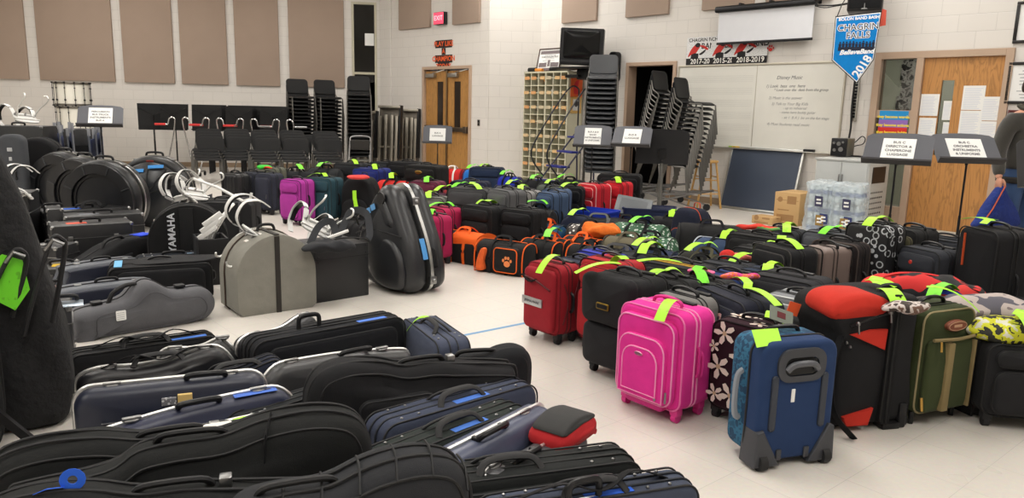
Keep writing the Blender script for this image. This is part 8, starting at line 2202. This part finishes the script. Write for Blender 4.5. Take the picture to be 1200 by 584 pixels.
# black cube
A, B = at(371, 356), at(432, 346)
yaw = math.atan2(B.y - A.y, B.x - A.x)
c = (A + B) / 2 + Vector((-math.sin(yaw), math.cos(yaw), 0)) * 0.2
t = hardbox('square black trunk between the grey drum case and the tuba case', None, None, 0.40, 0.40, (34, 35, 37), loc=c, yaw=yaw, w_=0.43, latches=0, handle=False, edge=RUB, lid=0.22, name='square_case')
bm = nb()
for x in (-0.19, 0.19):
    for z in (0.02, 0.29, 0.33, 0.385): ball(bm, (x, -0.202, z), 0.006, 1)
obj('rivet', bm, DARKM, t)
# tuba case
TB = mat('hard', (38, 39, 42), 0.33)
yaw = math.radians(-44)
c = at(451, 338); c.z = 0
c += Vector((-math.sin(yaw), math.cos(yaw), 0)) * 0.16
t = thing('tuba_case', 'big black moulded tuba case with a silver rim and blue tape', 'instrument case', c, yaw)
o = spl([(-0.22, 0.02), (0.0, 0.0), (0.24, 0.0), (0.36, 0.06), (0.37, 0.20), (0.32, 0.38), (0.22, 0.58), (0.13, 0.74), (0.05, 0.80), (-0.04, 0.79), (-0.12, 0.70), (-0.24, 0.54), (-0.33, 0.38), (-0.34, 0.20), (-0.30, 0.08)], 5); o = [(p[0], max(0, p[1])) for p in o]
bm = nb(); slab(bm, o, -0.20, -0.012, 0.09, 6, 0.05, 0); obj('front_shell', bm, TB, t)
bm = nb(); slab(bm, o, 0.012, 0.17, 0.09, 6, 0, 0.03); obj('back_shell', bm, TB, t)
bm = nb(); annul(bm, offs(o, 0.008), offs(o, -0.06), -0.014, 0.014); obj('silver_rim', bm, mat('metal', (214, 214, 212), 0.35), t)
bm = nb(); slab(bm, spl([(0.0, 0.05), (0.26, 0.04), (0.31, 0.16), (0.26, 0.32), (0.12, 0.42), (-0.08, 0.38), (-0.14, 0.2)], 5), -0.242, -0.17, 0.06, 6, 0.012); obj('bell_bulge', bm, TB, t)
bm = nb(); slab(bm, spl([(-0.22, 0.45), (-0.05, 0.50), (0.16, 0.50), (0.10, 0.64), (0.0, 0.74), (-0.08, 0.68)], 5), -0.222, -0.15, 0.03, 4); obj('upper_bulge', bm, TB, t)
bm = nb(); tube(bm, spl([(-0.31, -0.206, 0.40), (-0.1, -0.236, 0.46), (0.12, -0.236, 0.46), (0.27, -0.21, 0.44)], 5, False), 0.006, 6); obj('moulded_seam', bm, mat('rubber', (20, 20, 22)), t)
bm = nb(); tube(bm, [(-0.26, -0.215, 0.47), (-0.27, -0.235, 0.53), (-0.22, -0.235, 0.57), (-0.20, -0.215, 0.55)], 0.010, 6); obj('side_handle', bm, BPL, t)
for (x, z, r_) in ((-0.10, 0.60, 0.4), (-0.04, 0.635, 0.4)):
    bm = nb(); box(bm, -0.028, 0.028, -0.001, 0.001, -0.022, 0.022, M=T(x, -0.236, z) @ Matrix.Rotation(-r_, 4, 'Y')); obj('blue_tape', bm, mat('paper', (100, 160, 215)), t, flat=True)
# along the rim's near edge
def edge_pt(zq):
    q = [p for p in o if p[0] > 0.05]; return min(q, key=lambda p: abs(p[1] - zq))
for z0_, z1_ in ((0.26, 0.44),):
    pts = sorted([p for p in o if p[0] > 0.1 and z0_ <= p[1] <= z1_], key=lambda p: p[1])
    bm = nb(); tube(bm, [(p[0] + 0.001, -0.045, p[1]) for p in pts], 0.026, 6, ry=0.003, up=(1, 0, 0.4)); obj('blue_tape', bm, mat('paper', (80, 150, 215)), t)
for zq in (0.12, 0.70):
    p = edge_pt(zq); bm = nb(); box(bm, p[0] - 0.01, p[0] + 0.024, -0.03, 0.03, p[1] - 0.03, p[1] + 0.03, 0.006); ball(bm, (p[0] + 0.024, 0, p[1]), 0.018, 2); obj('latch', bm, STEEL, t)
p1, p2 = edge_pt(0.20), edge_pt(0.34)
bm = nb(); tube(bm, [(p1[0], 0.035, p1[1]), (p1[0] + 0.03, 0.035, p1[1] + 0.01), (p2[0] + 0.03, 0.035, p2[1] - 0.01), (p2[0], 0.035, p2[1])], 0.010, 6); obj('handle', bm, BPL, t)
bm = nb(); cyl(bm, (-0.27, -0.24, 0.04), (-0.27, -0.21, 0.04), 0.04, 14); cyl(bm, (-0.27, 0.17, 0.04), (-0.27, 0.2, 0.04), 0.04, 14); obj('wheel', bm, RUB, t)
bm = nb(); cyl(bm, (0.04, -0.225, 0.71), (0.04, -0.212, 0.71), 0.045, 20); obj('top_cap', bm, mat('hard', (24, 24, 26)), t)
# sousaphone cases
SB = mat('hard', (27, 28, 31), 0.36)
def ringcase(label, px, Y, D, yaw, th=0.26, dome=False, z0=0.0):
    loc = Z0(atY(px, Y, D / 2)); loc.z = z0
    t = thing('sousaphone_case', label, 'instrument case', loc, math.radians(yaw))
    o = circ(D / 2, 48, 0, D / 2)
    bm = nb(); slab(bm, o, -th / 2, -0.01, 0.05, 4, 0.0 if not dome else 0.0); 
    obj('front_shell', bm, SB, t)
    bm = nb(); slab(bm, o, 0.01, th / 2, 0.05, 4, 0, 0.02); obj('back_shell', bm, SB, t)
    bm = nb(); annul(bm, circ(D / 2 + 0.006, 48, 0, D / 2), circ(D / 2 - 0.05, 48, 0, D / 2), -0.012, 0.012); obj('silver_rim', bm, mat('metal', (176, 176, 174), 0.35), t)
    if dome:
        bm = nb(); slab(bm, circ(D * 0.42, 40, 0, D / 2), -th / 2 - 0.05, -th / 2 + 0.02, 0.04, 4, 0.10); obj('dome', bm, mat('hard', (34, 36, 40), 0.3), t)
        bm = nb()
        for k in range(5):
            a = math.radians(20 + 35 * k); tube(bm, [(0.04 * math.cos(a), -th / 2 - 0.152, D / 2 + 0.04 * math.sin(a)), (D * 0.2 * math.cos(a), -th / 2 - 0.133, D / 2 + D * 0.2 * math.sin(a)), (D * 0.40 * math.cos(a), -th / 2 - 0.052, D / 2 + D * 0.40 * math.sin(a))], 0.006, 5)
        obj('dome_seams', bm, RUB, t)
        for x, z, r_ in ((-0.20, 0.80 * D, 0.3), (0.01, 0.86 * D, -0.1)):
            bm = nb(); tube(bm, [(x, -th / 2 - 0.095, z), (x + 0.16, -th / 2 - 0.09, z + 0.01)], 0.022, 6, ry=0.004, up=(0, -1, 0.6)); obj('blue_tape', bm, mat('paper', (64, 140, 210)), t)
        bm = nb(); slab(bm, rrect(0.08, 0.035, 0.01, D * 0.90), -th / 2 - 0.012, -th / 2, 0.004); obj('badge', bm, mat('metal', (150, 70, 64), 0.4), t)
    else:
        bm = nb(); annul(bm, circ(D * 0.46, 48, 0, D / 2), circ(D * 0.34, 48, 0, D / 2), -th / 2 - 0.035, -th / 2 + 0.01); rg = obj('outer_ring', bm, SB, t)
        bm = nb(); annul(bm, circ(D * 0.33, 48, 0, D / 2), circ(D * 0.30, 48, 0, D / 2), -th / 2 - 0.012, -th / 2 + 0.01); obj('inner_ring', bm, mat('hard', (20, 20, 22), 0.4), t)
        for k in range(8):
            a = math.radians(22 + 45 * k); bm = nb(); tube(bm, [(D * 0.345 * math.cos(a), -th / 2 - 0.038, D / 2 + D * 0.345 * math.sin(a)), (D * 0.45 * math.cos(a), -th / 2 - 0.038, D / 2 + D * 0.45 * math.sin(a))], 0.008, 6); obj('rib', bm, mat('hard', (44, 46, 50), 0.35), t)
    bm = nb(); tube(bm, spl([(-0.09, 0, D - 0.01), (-0.07, 0, D + 0.03), (0.07, 0, D + 0.03), (0.09, 0, D - 0.01)], 4, False), 0.012, 8); obj('handle', bm, BPL, t)
    for a in (60, 120):
        r_ = math.radians(a); x, z = D / 2 * math.cos(r_), D / 2 + D / 2 * math.sin(r_)
        bm = nb(); box(bm, x - 0.02, x + 0.02, -0.03, 0.03, z - 0.012, z + 0.016, 0.005); obj('latch', bm, STEEL, t)
    return t
ringcase('round black sousaphone case, nearest of the three ring shaped ones', 113, 7.35, 0.80, -4)
ringcase('round black sousaphone case, middle of the three ring shaped ones', 99, 7.85, 0.80, -14)
ringcase('round black sousaphone case, farthest left of the three ring shaped ones', 80, 8.35, 0.82, -14)
ringcase('round domed black case with two blue tape strips near the nested chairs', 184, 8.3, 0.80, 4, dome=True)
# soft black trunk with straps
c = atY(262, 7.2, 0.4)
t = suitcase('black soft trunk with grey straps behind the YAMAHA drum bag', Z0(c), math.radians(6), 0.62, 0.42, 0.46, (34, 34, 36), kind='drum bag', name='drum_bag', wheels=None, pockets=0, tagd=False)
for x in (-0.16, 0.2):
    bm = nb(); tube(bm, [(x, -0.225, 0.05), (x, -0.225, 0.44), (x, -0.18, 0.48), (x, 0.2, 0.48)], 0.022, 6, ry=0.003, up=(1, 0, 0)); obj('strap', bm, FB((88, 88, 92)), t)
# far left block of cases
t = hardbox('tall black equipment case at the left edge with a white harness on top', None, None, 1.06, 0.4, (28, 29, 30), loc=Z0(atY(26, 9.2, 0.6)), yaw=math.radians(8), w_=0.70, latches=2)
c = Z0(atY(22, 8.2, 0.5))
t = thing('keyboard_case', 'slim grey rounded case standing upright at the left edge', 'instrument case', c, math.radians(10))
bm = nb(); slab(bm, rrect(0.25, 1.0, 0.09, 0, 6), -0.08, 0.08, 0.04, 4, 0.01); obj('case_body', bm, mat('fabric', (72, 74, 78)), t)
for z, wd_ in ((0.82, 0.05), (0.72, 0.03)):
    bm = nb(); box(bm, -wd_ / 2, wd_ / 2, -0.098, -0.088, z, z + 0.04, 0.004); obj('white_label', bm, mat('paper', (180, 182, 184)), t)
bm = nb(); tube(bm, [(0.04, -0.09, 0.52), (0.05, -0.115, 0.54), (0.05, -0.115, 0.60), (0.04, -0.09, 0.62)], 0.010, 6); obj('handle', bm, BPL, t)
c = Z0(atY(47, 8.6, 0.5))
t = thing('gong_case', 'rounded black case with a green tag right of the slim grey case', 'instrument case', c, math.radians(12))
o = dshape(0.50, 0.95)
bm = nb(); slab(bm, o, -0.14, 0.14, 0.05, 4, 0.01); obj('case_body', bm, FB((24, 24, 26)), t)
bm = nb(); box(bm, -0.23, -0.17, -0.175, -0.168, 0.60, 0.76, 0.003); obj('green_tag', bm, NEON2, t)
bm = nb(); tube(bm, outline3(offs(o, 0.001), 0), 0.006, 5, closed=True); obj('zip', bm, RUB, t)
# marching harnesses
WH = mat('plastic', (226, 226, 224), 0.3)
def harness(label, loc, rz, tilt=(0, 0), s=1.0):
    t = thing('marching_harness', label, 'drum harness', loc, rz, None, tilt)
    t.scale = (s, s, s)
    for k in (-1, 1):
        bm = nb(); tube(bm, spl([(k * 0.12, -0.04, 0.0), (k * 0.14, -0.10, 0.14), (k * 0.14, -0.05, 0.27), (k * 0.13, 0.08, 0.30), (k * 0.12, 0.17, 0.22), (k * 0.10, 0.19, 0.10)], 5, False), 0.030, 6, ry=0.006, up=(0, -0.5, 1)); obj('shoulder_hook', bm, WH, t)
        bm = nb(); tube(bm, spl([(k * 0.12, -0.04, 0.01), (k * 0.13, -0.09, 0.14), (k * 0.13, -0.045, 0.255), (k * 0.12, 0.08, 0.285), (k * 0.11, 0.16, 0.215)], 5, False), 0.026, 6, ry=0.004, up=(0, -0.5, 1)); obj('foam_pad', bm, BPL, t)
        bm = nb(); tube(bm, spl([(k * 0.10, -0.05, 0.02), (k * 0.14, -0.20, 0.05), (k * 0.16, -0.36, 0.02), (k * 0.15, -0.40, 0.06), (k * 0.14, -0.38, 0.09)], 4, False), 0.009, 8); obj('carrier_rod', bm, SLV, t)
    bm = nb(); slab(bm, spl([(-0.13, -0.06), (0.13, -0.06), (0.15, 0.02), (0.11, 0.09), (-0.11, 0.09), (-0.15, 0.02)], 4), -0.07, -0.05, 0.006); obj('chest_plate', bm, WH, t)
    bm = nb(); tube(bm, [(-0.17, -0.07, -0.02), (0.17, -0.07, -0.02)], 0.012, 8); tube(bm, [(-0.13, -0.08, 0.05), (0.13, -0.08, 0.05)], 0.010, 8); obj('cross_tube', bm, SLV, t)
    for k in (-1, 0, 1):
        bm = nb(); ball(bm, (k * 0.13, -0.085, 0.05), 0.016, 1); cyl(bm, (k * 0.13, -0.08, 0.05), (k * 0.13, -0.12, 0.05), 0.008, 6); obj('wing_bolt', bm, STEEL, t)
    return t
dc = Vector(drum_case.location)
harness('white marching harness lying on top of the grey drum case', dc + Vector((-0.06, 0.02, 0.545)), math.radians(-52), (math.radians(48), 0.1), 0.8)
harness('white marching harness behind the grey drum case, leaning to the black trunk', dc + Vector((0.22, 0.34, 0.47)), math.radians(40), (math.radians(-45), 0.5), 0.8)
harness('white marching harness on the YAMAHA lettered drum bag', Z0(atY(222, 6.35, 0.5)) + Vector((0, 0, 0.58)), math.radians(-30), (math.radians(40), -0.2), 0.8)
harness('white marching harness behind the YAMAHA bag on the soft trunk', Z0(atY(225, 7.0, 0.5)) + Vector((0, 0, 0.50)), math.radians(60), (math.radians(-40), 0.2), 0.85)
harness('white marching harness on top of the tall black case at the left edge', Z0(atY(28, 9.1, 1.1)) + Vector((0, 0, 1.10)), math.radians(70), (math.radians(-50), 0.1), 0.95)
harness('white marching harness beside the bass bag at the left edge', Z0(atY(34, 6.6, 0.6)) + Vector((0, 0, 0.58)), math.radians(-40), (math.radians(40), 0), 0.8)
hardbox('black box under the white harness beside the bass bag', None, None, 0.56, 0.4, (28, 28, 30), loc=Z0(atY(30, 6.7, 0.3)), yaw=math.radians(20), w_=0.4, latches=0)
# long white rods lying over the trunk
bm = nb(); a, b = at(228, 210, 0.72), at(285, 236, 0.60)
tube(bm, [tuple(a), tuple((a + b) / 2 + Vector((0, 0, 0.02))), tuple(b), tuple(b + Vector((0.06, 0, 0.02))), tuple(b + Vector((0.07, 0.0, 0.07)))], 0.012, 8)
o_ = obj('carrier_bar', bm, WH); tag(o_, 'long white carrier bar lying across the soft trunk toward the dark suitcases', 'bar')
# black container with metal rods
c = Z0(atY(247, 5.75, 0.3))
t = thing('rod_bin', 'open black bin behind the grey drum case holding bundled metal rods', 'bin', c, math.radians(30))
bm = nb()
for (x0, x1, y0, y1) in ((-0.11, 0.11, -0.15, -0.135), (-0.11, 0.11, 0.135, 0.15), (-0.11, -0.095, -0.135, 0.135), (0.095, 0.11, -0.135, 0.135)): box(bm, x0, x1, y0, y1, 0, 0.36, 0.003)
box(bm, -0.1, 0.1, -0.14, 0.14, 0, 0.015); obj('bin_body', bm, BPL, t)
t2 = thing('drum_bracket', 'bundle of white and silver brackets sticking out of the black bin', 'bracket', Vector(c) + Vector((0, 0, 0.02)), math.radians(30))
for k in range(6):
    x = -0.07 + 0.02 * k
    bm = nb(); tube(bm, spl([(x, -0.1 + 0.02 * k, 0.0), (x - 0.02, -0.06 + 0.02 * k, 0.28), (x + 0.10, 0.0, 0.42 + 0.02 * k), (x + 0.16, 0.04, 0.48 + 0.02 * k)], 3, False), 0.012, 6); obj('rod', bm, SLV if k % 2 else WH, t2)
for k in range(3):
    bm = nb(); box(bm, -0.10, 0.06, -0.012, 0.012, -0.02, 0.02, 0.004, M=T(-0.02 + 0.02 * k, -0.12, 0.40 + 0.05 * k) @ Matrix.Rotation(-0.6, 4, 'Y')); obj('clamp_plate', bm, WH, t2)
# straps and cables on the trunk
q0 = at(400, 288, 0.40)
t = thing('shoulder_strap', 'wide grey strap looping over the square black trunk', 'strap', Vector((q0.x, q0.y, 0.41)), math.radians(30))
bm = nb(); tube(bm, spl([(-0.22, 0.02, 0.01), (-0.14, 0.06, 0.13), (-0.04, 0.10, 0.15), (0.0, 0.08, 0.05), (0.06, 0.1, 0.14), (0.12, 0.12, 0.22), (0.22, 0.1, 0.20), (0.24, 0.08, 0.06), (0.22, 0.06, 0.015)], 5, False), 0.03, 6, ry=0.004, up=(0, 1, 0.2)); obj('webbing', bm, FB((70, 72, 76)), t)
bm = nb(); tube(bm, spl([(-0.2, -0.05, 0.01), (-0.05, -0.1, 0.06), (0.12, -0.08, 0.05), (0.2, -0.02, 0.01)], 5, False), 0.006, 6); obj('cord', bm, RUB, t)
bm = nb(); tube(bm, [(-0.1, 0, 0.05), (0.06, 0.03, 0.09)], 0.012, 6); obj('white_clip', bm, WH, t)
t = heap('strap_pile', 'pile of dark straps and pads on the square black trunk', 385, 283, 0.40, 0.07, 0.36, 0.2, FB((44, 45, 48)), yaw=35, cat='straps', seed=31, amp=0.5)

# ---------------------------------------------------------------- string bass bag at the left edge
BB_ = mat('cloth', (24, 24, 26))
loc = at(80, 446, 0.18) + Vector((-0.31, -0.10, 0)); loc.z = 0
t = thing('bass_bag', 'tall black cloth double bass bag standing at the left edge', 'instrument bag', loc, math.radians(30), None)
o = spl([(-0.36, 0.02), (0.0, 0.0), (0.27, 0.0), (0.33, 0.08), (0.34, 0.28), (0.30, 0.55), (0.25, 0.78), (0.19, 1.05), (0.11, 1.25), (0.03, 1.50), (-0.02, 1.72), (-0.08, 1.78), (-0.15, 1.7), (-0.2, 1.4), (-0.28, 1.15), (-0.34, 0.9), (-0.36, 0.7), (-0.40, 0.5), (-0.44, 0.25)], 5); o = [(p[0], max(0, p[1])) for p in o]
bm = nb(); slab(bm, o, -0.17, 0.17, 0.09, 5, 0.03, 0.03)
bmesh.ops.subdivide_edges(bm, edges=[e for e in bm.edges if e.calc_length() > 0.06], cuts=1, use_grid_fill=True)
for v in bm.verts:
    f_ = math.sin(v.co.x * 26 + v.co.z * 9 + 2 * noise.noise(v.co * 3)) * 0.010
    v.co.y += f_ * (1 if v.co.y < 0 else -1); v.co.x += noise.noise(v.co * 5) * 0.012
    v.co.z = max(v.co.z, 0)
obj('bag_body', bm, BB_, t)
for (x, z0_, z1_) in ((0.15, 0.48, 0.78), (0.285, 0.44, 0.82)):
    bm = nb(); tube(bm, spl([(x - 0.10, -0.20, z0_), (x - 0.06, -0.23, z0_ + 0.14), (x + 0.02, -0.24, z1_), (x + 0.06, -0.235, z1_ + 0.01), (x + 0.065, -0.225, z1_ - 0.05), (x + 0.0, -0.20, z0_ + 0.04)], 6, False), 0.014, 8, ry=0.009); obj('carry_handle', bm, mat('rubber', (34, 34, 36)), t)
    bm = nb(); tube(bm, [(x + 0.0, -0.248, z1_ - 0.03), (x + 0.03, -0.256, z1_ + 0.012), (x + 0.065, -0.245, z1_ - 0.01)], 0.008, 6); obj('metal_ring', bm, STEEL, t)
bm = nb(); prism(bm, [(0.10, 0.60), (0.165, 0.55), (0.22, 0.63), (0.205, 0.75), (0.14, 0.78), (0.075, 0.73)], -0.222, -0.219); obj('luggage_tag', bm, NEON2, t, flat=True)
# bass stand leg and second bag at the very edge
t = thing('instrument_stand', 'black metal stand leg reaching across the floor at the left edge', 'stand', at(-30, 470), 0)
a, b = at(-60, 440, 0.35) - at(-30, 470), at(50, 527, 0.02) - at(-30, 470)
bm = nb(); tube(bm, [tuple(a), tuple(b)], 0.016, 4, ry=0.022); obj('leg', bm, mat('metal', (40, 40, 42), 0.4), t)
bm = nb(); cyl(bm, tuple(b + Vector((-0.03, 0.0, -0.0))), tuple(b + Vector((0.03, -0.03, 0.0))), 0.02, 12); obj('foot', bm, RUB, t)
bm = nb(); cyl(bm, tuple(a - Vector((0, 0, 0.35))), tuple(a + Vector((0, 0, 0.5))), 0.014, 10); obj('post', bm, mat('metal', (60, 60, 62), 0.4), t)
t = gig('black padded bag edge rising at the left edge of the photo', at(-95, 560), math.radians(80), 0.7, 0.62, 0.2, (28, 28, 30), pocket=False, bow_strap=False, name='guitar_bag', neck=0.6)
# ================================================================ let crowded bags settle beside each other
bpy.context.view_layer.update()
def foot(t):
    lo = [9, 9, 9]; hi = [-9, -9, -9]
    for ch in t.children:
        n = ch.name
        if any(k in n for k in ('body', 'shell', 'pocket', 'panel', 'bulge')):
            for b in ch.bound_box:
                for i in range(3): lo[i] = min(lo[i], b[i]); hi[i] = max(hi[i], b[i])
    return lo, hi
FIX = ('front row', 'paw print on its end', 'leftmost of the orange', 'bright pink', 'teal patterned', 'red panels', 'olive green suitcase', 'grey drum case', 'tuba case with', 'double bass')
S = []
for t in C.objects:
    if t.parent is None and t.get('category') in ('suitcase', 'bag', 'backpack', 'instrument case', 'case', 'bin', 'drum bag', 'drum case', 'instrument bag') and t.location.z < 0.05:
        lo, hi = foot(t)
        if lo[0] < hi[0]:
            S.append({'t': t, 'c': Vector(((lo[0] + hi[0]) / 2, (lo[1] + hi[1]) / 2)), 'h': ((hi[0] - lo[0]) / 2 - 0.004, (hi[1] - lo[1]) / 2 - 0.004), 'a': t.rotation_euler.z,
                      'p': Vector((t.location.x, t.location.y)), 'o': Vector((t.location.x, t.location.y)), 'l': 0.07 if t.location.y < 4.1 and t.location.x < 0.4 else 0.18, 'w': 0.0 if any(k in t['label'] for k in FIX) else 1.0})
for q in S:
    ca, sa = math.cos(q['a']), math.sin(q['a'])
    q['x'] = Vector((ca, sa)); q['y'] = Vector((-sa, ca)); q['m'] = q['x'] * q['c'].x + q['y'] * q['c'].y
    q['r'] = math.hypot(*q['h'])
for it in range(160):
    mv = 0
    for i, a in enumerate(S):
        for b in S[i + 1:]:
            d = (b['p'] + b['m']) - (a['p'] + a['m'])
            if d.length > a['r'] + b['r']: continue
            best = None
            for ax in (a['x'], a['y'], b['x'], b['y']):
                ra = a['h'][0] * abs(a['x'].dot(ax)) + a['h'][1] * abs(a['y'].dot(ax))
                rb = b['h'][0] * abs(b['x'].dot(ax)) + b['h'][1] * abs(b['y'].dot(ax))
                s = d.dot(ax); pen = ra + rb - abs(s)
                if pen <= 0.001: best = None; break
                if best is None or pen < best[0]: best = (pen, ax if s >= 0 else -ax)
            if best is None: continue
            tw = a['w'] + b['w']
            if tw == 0: continue
            k = min(best[0], 0.03) * 0.6 / tw
            a['p'] -= best[1] * k * a['w']; b['p'] += best[1] * k * b['w']; mv += 1
    for q in S:
        e = q['p'] - q['o']
        if e.length > q['l']: q['p'] = q['o'] + e * (q['l'] / e.length)
    if not mv: break
for q in S: q['t'].location.x, q['t'].location.y = q['p'].x, q['p'].y
